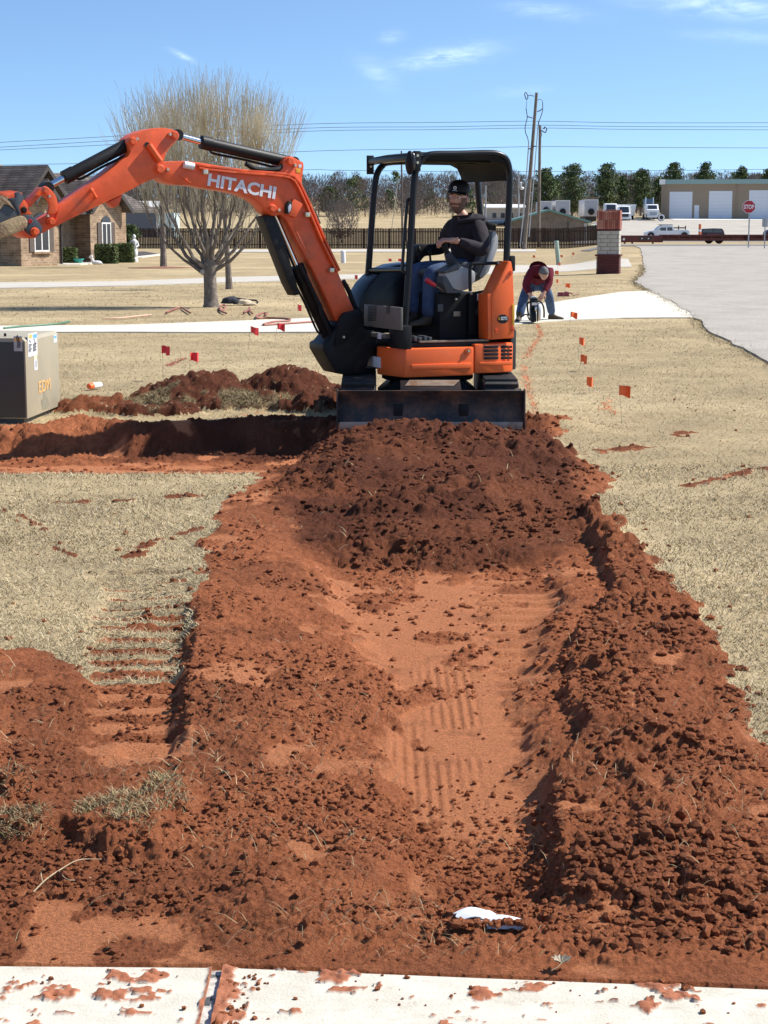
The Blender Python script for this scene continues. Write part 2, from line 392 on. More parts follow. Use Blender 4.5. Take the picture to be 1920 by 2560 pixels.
    packed = np.maximum(packed, fx_ * sstep(.465, .50, fm + .035 * np.exp(-((X - .22) / .40) ** 2) + .02 * np.exp(-((Y - 6.8) / 1.8) ** 2) + .42 * (fbm(X*5, Y*4.2, 77, 4) - .5)) * sstep(4.5, 5.3, Y) * (1 - inpile))
    fr = np.maximum(sstep(-.02, .06, polysd(jx, jy, FRONT)), sstep(-.02, .05, polysd(jx, jy, FRONT2)))
    packed = np.maximum(packed, fr * sstep(.46, .54, fbm(X*5, Y*4, 72, 4)))
    packed = np.maximum(packed, intrk * sstep(-.2, .25, lug + .8 * (fbm(X*7, Y*7, 81, 3) - .5)) * sstep(9.4, 8.0, Y) * .95)
    packed = np.maximum(packed, crw * sstep(12.55, 12.8, Y) * (Y < 14.6) * sstep(.35, .5, fbm(X*2, Y*2, 73, 3)))
    packed = np.maximum(packed, .8 * soil * sstep(.66, .74, fbm(X*3.4 + 31, Y*2.6, 74, 4)) * (1 - inpile))
    damp_shade = np.clip(inpile * (.55 + .5 * fbm(X*1.5, Y*1.1, 75, 3)) + (.30 * rb) * (.3 + fbm(X*2.5, Y*2, 78, 3)) + .30 * sstep(.5, .66, fbm(X*1.9, Y*1.4, 76, 4)) + .6 * mound + .8 * crw * sstep(14.3, 14.8, Y) * sstep(-2.6, -2.0, X), 0, 1)  # last term paints the excavator's shade into the cross-trench wall
    damp_shade = np.maximum(damp_shade * (1 - .9 * packed), .75 * scm)
    rough = soil * (1 - .88 * packed)
    cl = rough * ((.040 * rb + .032 * inpile + .05 * so + .012) * sstep(.40, .62, fbm(X*2.1+9, Y*1.8, 144, 3)) * (.8 * lumps(X, Y, .26, 99, .5) + .75 * lumps(X, Y, .14, 101, .55) + .45 * lumps(X, Y, .08, 105, .6)) + .007 * lumps(X, Y, .052, 111, .4) + .0095 * lumps(X, Y, .027, 121, .7) + .0085 * lumps(X, Y, .016, 131, .85)) \
        * (.6 + .9 * fbm(X*2.2, Y*2.2, 141, 3)) * (1 + .5 * inpile + .5 * rb + 1.0 * crw0)
    cl += inpile * .0065 * np.sin(X / .19 * 2 * pi + 13 * fbm(X*1.7, Y*1.1, 82, 4)) * sstep(.3, .6, fbm(X*1.3, Y*.6, 83, 3)) * sstep(14.2, 12.5, Y)
    cl += rough * .020 * (fbm(X*11, Y*9, 142, 4) - .5) + rough * .05 * (fbm(X*3.2, Y*2.6, 145, 3) - .5) + packed * soil * .006 * (fbm(X*9, Y*6, 143, 4) - .5) * 2
    # faint lug prints pressed into the packed trench floor
    cl += .0045 * fx_ * np.maximum(packed, .3) * np.sin(X / .036 * 2 * pi) * sstep(7.2, 6.9, Y) * sstep(4.9, 5.2, Y) * sstep(.36, .52, fbm(X*3, Y*2 + 3, 79, 3)) * (X < .36)
    ld = np.sin((Y + .04*X) / .17 * 2 * pi); cl += .010 * fx_ * packed * np.sign(ld) * np.abs(ld) ** .4 * sstep(.22, .19, np.abs(X - .66)) * sstep(.34, .46, fbm(X*1.5 + 8, Y*.9, 80, 3)) * sstep(5.6, 5.9, Y)
    h += cl * np.where(Y < 19, 1, 0)
    mcl = mound * ((1 - .6 * sodm) * (.045 * lumps(X, Y, .2, 201, .5) + .035 * lumps(X, Y, .09, 211, .7) + .022 * lumps(X, Y, .045, 221, .75) + .014 * lumps(X, Y, .026, 231, .8) + .08 * (fbm(X*7, Y*6, 65, 4) - .5)))
    h += (mh * mound * (.8 + .4 * fbm(X*3, Y*3, 64, 3)) + mcl) * (mound > 0)
    h += (1 - soil) * .012 * (fbm(X*3, Y*3, 151, 4) - .5) * 2
    h = h * near
    return Z, h, soil * near, packed * near, damp_shade * near, mound * near, sodm * near, so * near

dense = np.arange(-.255, .2551, .00106)
ucol = np.concatenate([[-6, -3, -1.8, -1.2, -.9, -.7, -.55, -.46, -.4, -.37], np.arange(-.345, -.256, .0025), dense, np.arange(.2575, .346, .0025), [.37, .4, .46, .55, .7, .9, 1.2, 1.8, 3, 6]])
yr = [-30, -10, 0, 2, 3.0]
y = 3.5
while y < 19.5: yr.append(y); y *= 1.0014
while y < 60: yr.append(y); y *= 1.012
while y < 700: yr.append(y); y *= 1.025
while y < 5000: yr.append(y); y *= 1.2
yrow = np.array(yr)
YY, UU = np.meshgrid(yrow, ucol, indexing='ij')
XX = UU * np.maximum(YY, 3.5)
nr, nc = XX.shape
Zt, Hh, soilA, packA, dampshadeA, moundA, sodA, sodcA = ground_fields(XX, YY)
ZZ = Zt + Hh
# under the near pavement the earth lies lower
swe = np.where(XX < SW_L[1].x, np.interp(XX, [SW_L[0].x, SW_L[1].x], [SW_L[0].y, SW_L[1].y]), np.interp(XX, [SW_R[0].x, SW_R[1].x], [SW_R[0].y, SW_R[1].y]))
pav = (YY < swe + .012)
ZZ = np.where(pav, -.10, np.where((YY < swe + .25), (ZZ + .004) * np.clip((YY - swe) / .16, 0, 1) ** .8 + .001, ZZ))
ZZ = np.where(np.hypot(XX - .4, YY - 16.9) < 0, ZZ, ZZ)
def hgt(xs, ys):                               # height of the finished ground, any point in the fan
    xs = np.asarray(xs, float); ys = np.asarray(ys, float)
    r = np.clip(np.interp(ys, yrow, np.arange(nr)), 0, nr - 1.001); c = np.clip(np.interp(xs / np.maximum(ys, 3.5), ucol, np.arange(nc)), 0, nc - 1.001)
    i = r.astype(int); j = c.astype(int); a = r - i; b = c - j
    return (ZZ[i, j]*(1-a)*(1-b) + ZZ[i+1, j]*a*(1-b) + ZZ[i, j+1]*(1-a)*b + ZZ[i+1, j+1]*a*b)
def fieldat(A, xs, ys):
    i = np.clip(np.interp(ys, yrow, np.arange(nr)).round().astype(int), 0, nr-1); j = np.clip(np.interp(xs / np.maximum(ys, 3.5), ucol, np.arange(nc)).round().astype(int), 0, nc-1)
    return A[i, j]

# ---- materials of the ground
def soil_mat():
    m = bpy.data.materials.new('red_soil'); n, l = nodes(m); b = n['Principled BSDF']
    b.inputs['Roughness'].default_value = .95; b.inputs['Specular IOR Level'].default_value = .12
    t = n.new('ShaderNodeTexCoord')
    def A(nm):
        a = n.new('ShaderNodeAttribute'); a.attribute_name = nm; return a.outputs['Fac']
    def mixc(f, c0, c1):
        k = n.new('ShaderNodeMix'); k.data_type = 'RGBA'; l.new(f, k.inputs['Factor'])
        for s_, c in ((6, c0), (7, c1)):
            if isinstance(c, tuple): k.inputs[s_].default_value = (*c, 1)
            else: l.new(c, k.inputs[s_])
        return k.outputs[2]
    def noise(sc, det=5, r=.6):
        z = n.new('ShaderNodeTexNoise'); z.inputs['Scale'].default_value = sc; z.inputs['Detail'].default_value = det; z.inputs['Roughness'].default_value = r
        l.new(t.outputs['Object'], z.inputs['Vector']); return z.outputs['Fac']
    def rng(s, a, b_, c=0, d=1):
        k = n.new('ShaderNodeMapRange'); k.inputs[1].default_value = a; k.inputs[2].default_value = b_; k.inputs[3].default_value = c; k.inputs[4].default_value = d
        l.new(s, k.inputs[0]); return k.outputs[0]
    dry = mixc(rng(noise(14, 6, .7), .38, .62), (.34, .112, .049), (.47, .165, .073))
    c = mixc(A('damp_shade'), dry, (.122, .041, .022))  # moist soil colour, also used for the shade painted on the trench wall
    c = mixc(rng(A('packed'), .2, .8), c, (.56, .215, .098))
    c = mixc(rng(noise(3.5, 6), .58, .72, 0, .5), c, (.15, .05, .026))
    g = mixc(rng(noise(60), .35, .65), (.34, .27, .16), (.20, .15, .085))
    c = mixc(A('sod'), c, g)
    v = n.new('ShaderNodeVectorMath'); v.operation = 'SCALE'; l.new(c, v.inputs[0]); l.new(rng(noise(90, 4, .75), .3, .7, .6, 1.3), v.inputs['Scale'])
    l.new(v.outputs[0], b.inputs['Base Color'])
    bp = n.new('ShaderNodeBump'); bp.inputs['Distance'].default_value = .022; bp.inputs['Strength'].default_value = 1.0
    l.new(noise(110, 5, .8), bp.inputs['Height']); l.new(bp.outputs[0], b.inputs['Normal'])
    return m
def lawn_mat():
    m = bpy.data.materials.new('dormant_lawn'); n, l = nodes(m); b = n['Principled BSDF']
    b.inputs['Roughness'].default_value = .95; b.inputs['Specular IOR Level'].default_value = .1
    t = n.new('ShaderNodeTexCoord')
    def noise(sc, det=5, r=.6, stretch=None):
        z = n.new('ShaderNodeTexNoise'); z.inputs['Scale'].default_value = sc; z.inputs['Detail'].default_value = det; z.inputs['Roughness'].default_value = r
        if stretch:
            k = n.new('ShaderNodeMapping'); k.inputs['Scale'].default_value = stretch; l.new(t.outputs['Object'], k.inputs[0]); l.new(k.outputs[0], z.inputs['Vector'])
        else: l.new(t.outputs['Object'], z.inputs['Vector'])
        return z.outputs['Fac']
    def rng(s, a, b_, c=0, d=1):
        k = n.new('ShaderNodeMapRange'); k.inputs[1].default_value = a; k.inputs[2].default_value = b_; k.inputs[3].default_value = c; k.inputs[4].default_value = d
        l.new(s, k.inputs[0]); return k.outputs[0]
    def mixc(f, c0, c1):
        k = n.new('ShaderNodeMix'); k.data_type = 'RGBA'; l.new(f, k.inputs['Factor'])
        for s_, c in ((6, c0), (7, c1)):
            if isinstance(c, tuple): k.inputs[s_].default_value = (*c, 1)
            else: l.new(c, k.inputs[s_])
        return k.outputs[2]
    c = mixc(rng(noise(.9, 6), .36, .64), (.44, .34, .195), (.31, .24, .14))
    c = mixc(rng(noise(.16, 4), .5, .64, 0, .75), c, (.54, .425, .25))
    c = mixc(rng(noise(5, 6, .7), .45, .7, 0, .5), c, (.22, .16, .09))
    c = mixc(rng(noise(2.2, 5), .62, .74, 0, .35), c, (.16, .17, .085))
    v = n.new('ShaderNodeVectorMath'); v.operation = 'SCALE'; l.new(c, v.inputs[0]); l.new(rng(noise(30, 5, .85), .3, .7, .72, 1.25), v.inputs['Scale'])
    l.new(v.outputs[0], b.inputs['Base Color'])
    bp = n.new('ShaderNodeBump'); bp.inputs['Distance'].default_value = .03; bp.inputs['Strength'].default_value = .7
    l.new(noise(38, 4, .75), bp.inputs['Height']); l.new(bp.outputs[0], b.inputs['Normal'])
    return m
M_SOIL, M_LAWN = soil_mat(), lawn_mat()

idx = np.arange(nr * nc).reshape(nr, nc)
Q = np.stack([idx[:-1, :-1], idx[:-1, 1:], idx[1:, 1:], idx[1:, :-1]], -1).reshape(-1, 4)
def fav(A): return (A[:-1, :-1] + A[:-1, 1:] + A[1:, 1:] + A[1:, :-1]).reshape(-1) / 4
fs, fm_, fy = fav(soilA), fav(moundA), fav(YY)
cls = np.where(fm_ > .4, 2, np.where(fs > .45, 1, 0))
co = np.stack([XX, YY, ZZ], -1).reshape(-1, 3)
def sub(name, k, mt):
    f = Q[cls == k]; used, inv = np.unique(f, return_inverse=True)
    me = npmesh(name, co[used], inv.reshape(-1, 4))
    for nm, A in (('damp_shade', dampshadeA), ('packed', packA), ('sod', sodA)): attr(me, nm, A.reshape(-1)[used])
    return linkmesh(name, me, mt)
tagit(sub('ground', 0, M_LAWN), kind='structure')
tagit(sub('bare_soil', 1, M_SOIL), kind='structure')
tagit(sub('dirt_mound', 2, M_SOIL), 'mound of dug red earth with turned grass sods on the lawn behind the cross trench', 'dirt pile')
# ============================================================ paved surfaces
def gpt(px, py):                                 # on the land, whatever its level
    z = 0.0
    for _ in range(25):
        p = gp(px, py, min(z, EYE - .02)) ; z = .5 * z + .5 * tz(p.x, min(max(p.y, 1), 900))
    return p
def resample(P, n):
    P = [np.array(p[:2], float) for p in P]; d = np.concatenate([[0], np.cumsum([np.hypot(*(P[i+1]-P[i])) for i in range(len(P)-1)])]); t = np.linspace(0, d[-1], n)
    return np.stack([np.interp(t, d, [p[k] for p in P]) for k in (0, 1)], 1)
def strip(name, A, B, n, m, lift, mt, jig=0):
    """a paved sheet between two edges, draped on the land, with a skirt"""
    a, b = resample(A, n), resample(B, n)
    t = np.linspace(0, 1, m)[None, :, None]
    P = a[:, None, :] * (1 - t) + b[:, None, :] * t
    if jig:
        for col, sg in ((0, 1), (m-1, -1)):
            k = np.arange(n); off = jig * (np.array([vnoise(np.array([i*.9]), np.array([col*1.3]), 5)[0] for i in k]) - .5)
            P[:, col, 0] += off
    x, y = P[..., 0], P[..., 1]; z = np.maximum(terr(x, y) + lift, 0 + terr(x, y) + lift)
    top = np.stack([x, y, z], -1)
    # skirt
    full = np.zeros((n + 2, m + 2, 3)); full[1:-1, 1:-1] = top
    full[0, 1:-1] = top[0]; full[-1, 1:-1] = top[-1]; full[1:-1, 0] = top[:, 0]; full[1:-1, -1] = top[:, -1]
    full[0, 0] = top[0, 0]; full[0, -1] = top[0, -1]; full[-1, 0] = top[-1, 0]; full[-1, -1] = top[-1, -1]
    for s_ in (np.s_[0, :], np.s_[-1, :], np.s_[:, 0], np.s_[:, -1]): full[s_][..., 2] -= .08
    ii = np.arange((n+2)*(m+2)).reshape(n+2, m+2)
    q = np.stack([ii[:-1, :-1], ii[:-1, 1:], ii[1:, 1:], ii[1:, :-1]], -1).reshape(-1, 4)
    me = npmesh(name, full.reshape(-1, 3), q, smooth=False)
    return tagit(linkmesh(name, me, mt), kind='structure')
M_CONC = mat('pale_concrete', (.60, .56, .47), .9, var=.07, vscale=2.5, bump=.15, bscale=90, col2=(.50, .46, .38), c2lo=.5, c2hi=.75, c2scale=1.2, spec=.2)
M_CONC2 = mat('grey_concrete', (.47, .43, .37), .9, var=.08, vscale=1.2, col2=(.40, .37, .32), c2scale=.8, spec=.2)
M_ROAD = mat('chip_seal', (.375, .34, .298), .95, var=.22, vscale=22, bump=.6, bscale=45, col2=(.30, .272, .235), c2lo=.42, c2hi=.72, c2scale=.9, spec=.15)
M_STREET = mat('asphalt', (.20, .185, .17), .9, var=.08, vscale=2, spec=.2)
M_LOT = mat('gravel_lot', (.40, .365, .315), .95, var=.1, vscale=.4, col2=(.33, .29, .245), c2scale=.08, spec=.1)
DW_T = [gp(-900, 822), gp(0, 817), gp(300, 815), gp(553, 806), gp(835, 795), gp(1240, 770), gp(1387, 757), gp(1480, 742), gp(1555, 731), gp(1631, 728)]
DW_B = [gp(-900, 838), gp(0, 833), gp(300, 832), gp(560, 833), gp(800, 832), gp(1200, 818), gp(1404, 803), gp(1551, 797), gp(1680, 796), gp(1745, 796)]
strip('driveway', DW_T, DW_B, 160, 8, .022, M_CONC)
P2_T = [gpt(-700, 711), gpt(0, 708), gpt(300, 705), gpt(582, 694), gpt(900, 687), gpt(1285, 664), gpt(1490, 652), gpt(1570, 648)]
P2_B = [gpt(-700, 726), gpt(0, 722), gpt(300, 716), gpt(582, 707), gpt(900, 698), gpt(1285, 683), gpt(1490, 673), gpt(1580, 668)]
strip('second_driveway', P2_T, P2_B, 120, 6, .03, M_CONC2)
P3_T = [gpt(560, 625), gpt(900, 624), gpt(1340, 624)]; P3_B = [gpt(560, 631), gpt(900, 630.5), gpt(1340, 630)]
strip('far_path', P3_T, P3_B, 60, 4, .04, M_CONC2)
RD_L = [(8.2, 6.0), (7.4, 17.0), gp(2060, 985), gp(1960, 925), gp(1871, 880), gp(1785, 839), gp(1738, 796), gp(1691, 763), gp(1629, 731), gp(1588, 706), (10.6, 72), (12.8, 88), (15.0, 104), (17.0, 122)]
RD_R = [(21, 6.0), (21, 17), (22, 24), (23, 27), (23.5, 31), (24, 36), (25, 44), (26, 52), (28, 60), (30, 66), (33, 76), (38, 92), (43, 108), (48, 122)]
strip('road', RD_L, RD_R, 160, 22, .03, M_ROAD, jig=.12)
strip('street', [(13.5, 116.5), (60, 117)], [(14.5, 131), (66, 132)], 60, 10, .045, M_STREET)
strip('parking_lot', [(20, 190), (110, 190)], [(33, 282), (150, 282)], 60, 50, .05, M_LOT)

# ---- the near pavement: two concrete slabs and the filled joint between them
def slab_mat():
    m = bpy.data.materials.new('pavement_concrete'); n, l = nodes(m); b = n['Principled BSDF']
    b.inputs['Roughness'].default_value = .85; b.inputs['Specular IOR Level'].default_value = .25
    t = n.new('ShaderNodeTexCoord')
    def noise(sc, det=5, st=None):
        z = n.new('ShaderNodeTexNoise'); z.inputs['Scale'].default_value = sc; z.inputs['Detail'].default_value = det; z.inputs['Roughness'].default_value = .65
        k = n.new('ShaderNodeMapping'); k.inputs['Scale'].default_value = st or (1, 1, 1); l.new(t.outputs['Object'], k.inputs[0]); l.new(k.outputs[0], z.inputs['Vector']); return z.outputs['Fac']
    def rng(s, a, b_, c=0, d=1):
        k = n.new('ShaderNodeMapRange'); k.inputs[1].default_value = a; k.inputs[2].default_value = b_; k.inputs[3].default_value = c; k.inputs[4].default_value = d; l.new(s, k.inputs[0]); return k.outputs[0]
    def mixc(f, c0, c1):
        k = n.new('ShaderNodeMix'); k.data_type = 'RGBA'; l.new(f, k.inputs['Factor'])
        for s_, c in ((6, c0), (7, c1)):
            if isinstance(c, tuple): k.inputs[s_].default_value = (*c, 1)
            else: l.new(c, k.inputs[s_])
        return k.outputs[2]
    c = mixc(rng(noise(7), .4, .65), (.58, .54, .455), (.49, .45, .37))
    c = mixc(rng(noise(26, 4, (.35, 1, 1)), .56, .70, 0, .6), c, (.40, .34, .27))
    c = mixc(rng(noise(90, 3), .66, .74, 0, .5), c, (.30, .22, .16))
    a = n.new('ShaderNodeAttribute'); a.attribute_name = 'mud'
    mudc = mixc(rng(noise(40), .35, .65), (.36, .135, .068), (.27, .092, .045))
    c = mixc(a.outputs['Fac'], c, mudc)
    l.new(c, b.inputs['Base Color'])
    bp = n.new('ShaderNodeBump'); bp.inputs['Distance'].default_value = .004; bp.inputs['Strength'].default_value = .6
    l.new(noise(130, 4), bp.inputs['Height']); l.new(bp.outputs[0], b.inputs['Normal'])
    return m
M_SLAB = slab_mat(); SEAMX = -.402
def slab(x0, x1, z0):
    ny = 150; xs = np.unique(np.concatenate([np.linspace(x0, x1, 40), np.arange(max(x0, -1.05), min(x1, 1.05), .0038), [x0, x1]])); nx = len(xs); t = np.linspace(0, 1, ny)
    e = np.array([sw_edge(x) for x in xs]); X, T = np.meshgrid(xs, t, indexing='ij'); Y = 2.5 + (e[:, None] - 2.5) * (1 - (1 - T) ** 1.6)
    ed = e[:, None] - Y; sm = np.abs(X - SEAMX)
    nn = fbm(X*9, Y*9, 301, 5, .6); n2 = fbm(X*22, Y*30, 302, 4, .6)
    mud = sstep(.505, .525, .8 * nn + .2 * n2 + .30 * np.exp(-sm / .028) + .03 * np.exp(-ed / .03) - .285 + .02 * (n2 - .5))
    mud = np.maximum(mud, sstep(.0, .012, .055 + .05 * (nn - .5) + .04 * (n2 - .5) - sm) * (X > SEAMX))
    mud = np.maximum(mud, sstep(.0, .008, .016 + .02 * (nn - .5) - sm) * (X < SEAMX))
    band = np.exp(-((ed - .06) / .035) ** 2) * (np.exp(-((X + .18) / .16) ** 2) * .8 + np.exp(-((X + .60) / .16) ** 2) * .6)
    mud = np.maximum(mud, sstep(.645, .665, .85 * nn + .15 * n2 + .105 * band))
    mud = np.maximum(mud, sstep(.74, .76, fbm(X*14 + 5, Y*26, 303, 4)))
    Z = z0 + mud * (.002 + .006 * lumps(X, Y, .022, 311, .8) + .010 * (n2 - .42))
    Zf = np.full((nx + 2, ny + 1), z0 - .1); Xf = np.zeros_like(Zf); Yf = np.zeros_like(Zf)
    Xf[1:-1, :-1] = X; Yf[1:-1, :-1] = Y; Zf[1:-1, :-1] = Z
    Xf[0], Xf[-1] = x0, x1; Yf[0, :-1], Yf[-1, :-1] = Y[0], Y[-1]; Yf[0, -1], Yf[-1, -1] = e[0], e[-1]; Xf[1:-1, -1] = xs; Yf[1:-1, -1] = e
    M = np.zeros_like(Zf); M[1:-1, :-1] = mud
    ii = np.arange(Zf.size).reshape(Zf.shape); q = np.stack([ii[:-1, :-1], ii[1:, :-1], ii[1:, 1:], ii[:-1, 1:]], -1).reshape(-1, 4)
    me = npmesh('concrete_slab', np.stack([Xf, Yf, Zf], -1).reshape(-1, 3), q); me.set_sharp_from_angle(angle=radians(50)); attr(me, 'mud', M.reshape(-1))
    return linkmesh('concrete_slab', me, M_SLAB)
pv = bpy.data.objects.new('pavement', None); C.objects.link(pv); pv['kind'] = 'structure'
for q in (slab(-2.6, SEAMX - .0045, .0), slab(SEAMX + .0215, 2.6, .002)): q.parent = pv
jt = MB(); jt.box((SEAMX - .0045, 2.5, -.1), (SEAMX + .0215, sw_edge(SEAMX) - .002, -.006))
jt.build('joint_filler', mat('joint_filler', (.42, .40, .36), .9, var=.5, vscale=40, col2=(.05, .055, .06), c2lo=.56, c2hi=.6, c2scale=12), pv)

# ============================================================ clods, grass, straw
def ico():
    bm = bmesh.new(); bmesh.ops.create_icosphere(bm, subdivisions=1, radius=1)
    v = np.array([x.co[:] for x in bm.verts]); f = np.array([[q.index for q in p.verts] for p in bm.faces]); bm.free(); return v, f
IV, IF = ico()
rg = np.random.default_rng(11)
def screen_pts(n, y0, y1, um=.235):
    iy = rg.uniform(1 / y1, 1 / y0, n); Y = 1 / iy; return rg.uniform(-um, um, n) * Y, Y
def clods(name, x, y, r, mt, dampshadev, sink=.35, z=None):
    n = len(x); z = hgt(x, y) if z is None else z
    base = IV[None] * (1 + rg.uniform(-.28, .28, (n, len(IV), 1))); sc = r[:, None] * rg.uniform(.7, 1.25, (n, 3)); sc[:, 2] *= .8
    P = base * sc[:, None, :]; a = rg.uniform(0, 2*pi, n); ca, sa = np.cos(a)[:, None], np.sin(a)[:, None]
    Q = np.stack([P[..., 0]*ca - P[..., 1]*sa, P[..., 0]*sa + P[..., 1]*ca, P[..., 2]], -1) + np.stack([x, y, z + r * (.8 - sink * 1.6)], -1)[:, None]
    F = (IF[None] + (np.arange(n) * len(IV))[:, None, None]).reshape(-1, 3)
    me = npmesh(name, Q.reshape(-1, 3), F, smooth=False)
    for nm, A in (('damp_shade', dampshadev), ('packed', np.zeros(n)), ('sod', np.zeros(n))): attr(me, nm, np.repeat(A, len(IV)))
    return linkmesh(name, me, mt)
x, y = screen_pts(70000, 3.96, 18.5)
sv = np.maximum(fieldat(soilA, x, y), .9 * fieldat(soilA, x + rg.normal(0, .09, len(x)), y + rg.normal(0, .14, len(x))) * (rg.random(len(x)) < .5)); pk = fieldat(packA, x, y)
ok = (rg.random(len(x)) < np.where(sv > .5, (1 - .80 * pk) * (.12 + 1.1 * sstep(.42, .62, fbm(x*2.6, y*1.8, 431, 4))), .010)) & (y > np.array([sw_edge(a) for a in x]) + .02)
x, y = x[ok][:15000], y[ok][:15000]
bank_ = np.clip(-1.4 * seglen(x, y, BANK)[1] * (seglen(x, y, BANK)[0] < .8), 0, 1) + (polysd(x, y, PILE) > 0)
r = np.clip(np.exp(rg.normal(math.log(.0032), .62, len(x))) * (1 + y / 8) * (1 + .6 * np.clip(bank_, 0, 1)), .0016, .012 + .006 * np.clip(bank_, 0, 1) + .0006 * y)
tagit(clods('loose_clods', x, y, r, M_SOIL, fieldat(dampshadeA, x, y)), kind='stuff')
# crumbs carried on to the pavement
n = 60; x = np.concatenate([rg.uniform(-.9, .95, n), SEAMX + np.abs(rg.normal(0, .05, 90)) + .03]); y = np.concatenate([3.93 - np.abs(rg.normal(0, .16, n)), rg.uniform(3.5, 3.9, 90)])
tagit(clods('pavement_crumbs', x, y, np.exp(rg.normal(math.log(.0045), .5, len(x))), M_SOIL, np.zeros(len(x)), .3, z=np.full(len(x), .002)), kind='stuff')

def grass_mat(name, cols):
    m = bpy.data.materials.new(name); n, l = nodes(m); b = n['Principled BSDF']; b.inputs['Roughness'].default_value = .8; b.inputs['Specular IOR Level'].default_value = .15
    g = n.new('ShaderNodeNewGeometry'); cr = n.new('ShaderNodeValToRGB'); cr.color_ramp.interpolation = 'LINEAR'
    e = cr.color_ramp.elements; k = len(cols)
    while len(e) < k: e.new(.5)
    for i, c in enumerate(cols): e[i].position = i / (k - 1); e[i].color = (*c, 1)
    l.new(g.outputs['Random Per Island'], cr.inputs[0])
    t = n.new('ShaderNodeTexCoord'); z = n.new('ShaderNodeTexNoise'); z.inputs['Scale'].default_value = 1.3; z.inputs['Detail'].default_value = 5; z.inputs['Roughness'].default_value = .65; l.new(t.outputs['Object'], z.inputs['Vector'])
    mr = n.new('ShaderNodeMapRange'); mr.inputs[1].default_value = .32; mr.inputs[2].default_value = .68; mr.inputs[3].default_value = .66; mr.inputs[4].default_value = 1.16; l.new(z.outputs['Fac'], mr.inputs[0])
    z2_n = n.new('ShaderNodeTexNoise'); z2_n.inputs['Scale'].default_value = .42; z2_n.inputs['Detail'].default_value = 6; l.new(t.outputs['Object'], z2_n.inputs['Vector'])
    m2 = n.new('ShaderNodeMapRange'); m2.inputs[1].default_value = .40; m2.inputs[2].default_value = .62; m2.inputs[3].default_value = 0; m2.inputs[4].default_value = .85; l.new(z2_n.outputs['Fac'], m2.inputs[0])
    k = n.new('ShaderNodeMix'); k.data_type = 'RGBA'; k.blend_type = 'MULTIPLY'; l.new(m2.outputs[0], k.inputs['Factor']); l.new(cr.outputs[0], k.inputs[6]); k.inputs[7].default_value = (.88, .87, .85, 1)
    v = n.new('ShaderNodeVectorMath'); v.operation = 'SCALE'; l.new(k.outputs[2], v.inputs[0]); l.new(mr.outputs[0], v.inputs['Scale']); l.new(v.outputs[0], b.inputs['Base Color']); return m
M_GRASS = grass_mat('dry_grass', [(.34, .26, .15), (.47, .37, .22), (.57, .46, .285), (.50, .40, .245), (.67, .56, .37), (.41, .33, .195), (.30, .28, .15)])
M_STRAW = grass_mat('straw', [(.45, .35, .2), (.55, .44, .27), (.30, .19, .10), (.22, .11, .06)])
M_GREEN = grass_mat('green_tufts', [(.12, .15, .05), (.30, .22, .12), (.38, .29, .16), (.26, .17, .09), (.48, .38, .22), (.34, .25, .14)])
def blades(name, x, y, ln, wd, lean, mt, z=None, cut=13.0):
    n = len(x); z = hgt(x, y) if z is None else z
    order = np.argsort(y); x, y, z = x[order], y[order], z[order]; ln, wd, lean = ln[order], wd[order], lean[order]; nn_ = int((y < cut).sum())
    a = rg.uniform(0, 2*pi, n); d = np.stack([np.cos(a), np.sin(a)], -1); b = rg.uniform(0, 2*pi, n); s = np.stack([np.cos(b), np.sin(b)], -1)
    up = np.cos(lean) * ln; out = np.sin(lean) * ln
    p = np.stack([x, y], -1); hw = (wd / 2)[:, None]
    o = np.zeros((n, 5, 3))
    o[:, 0, :2] = p - s * hw; o[:, 1, :2] = p + s * hw; m_ = p + d * (out * .42)[:, None]
    o[:, 2, :2] = m_ - s * hw * .8; o[:, 3, :2] = m_ + s * hw * .8; o[:, 4, :2] = p + d * out[:, None]
    o[:, :2, 2] = (z - .006)[:, None]; o[:, 2:4, 2] = (z + up * .62)[:, None]; o[:, 4, 2] = z + up
    t = np.array([[0, 1, 3], [0, 3, 2], [2, 3, 4]]); F = np.concatenate([(t[None] + (np.arange(nn_) * 5)[:, None, None]).reshape(-1, 3), np.array([[0, 1, 4]]) + (np.arange(nn_, n) * 5)[:, None]])
    return linkmesh(name, npmesh(name, o.reshape(-1, 3), F, smooth=False), mt)
DWP = np.array([tuple(p[:2]) for p in DW_T] + [tuple(p[:2]) for p in DW_B[::-1]]); P2P = np.array([tuple(p[:2]) for p in P2_T] + [tuple(p[:2]) for p in P2_B[::-1]])
RDP = np.array([tuple(p[:2]) for p in RD_L] + [tuple(p[:2]) for p in RD_R[::-1]])
def offpaved(x, y): return (polysd(x, y, DWP) < -.03) & (polysd(x, y, P2P) < -.03) & (polysd(x, y, RDP) < .02)
x, y = screen_pts(520000, 5.6, 62, .315)
sv = np.maximum(fieldat(soilA, x, y), 0) ; patch = fbm(x*1.1, y*1.1, 401, 4)
ok = (sv < .5) & (rg.random(len(x)) < .45 + .9 * sstep(.35, .6, patch)) & offpaved(x, y)
x, y = x[ok], y[ok]
k = 1 + y / 45
tagit(blades('dry_grass', x, y, rg.uniform(.014, .042, len(x)) * k, np.maximum(.0026, .00052 * y) * rg.uniform(.7, 1.2, len(x)), np.clip(rg.normal(1.30, .22, len(x)), .3, 1.53), M_GRASS), kind='stuff')
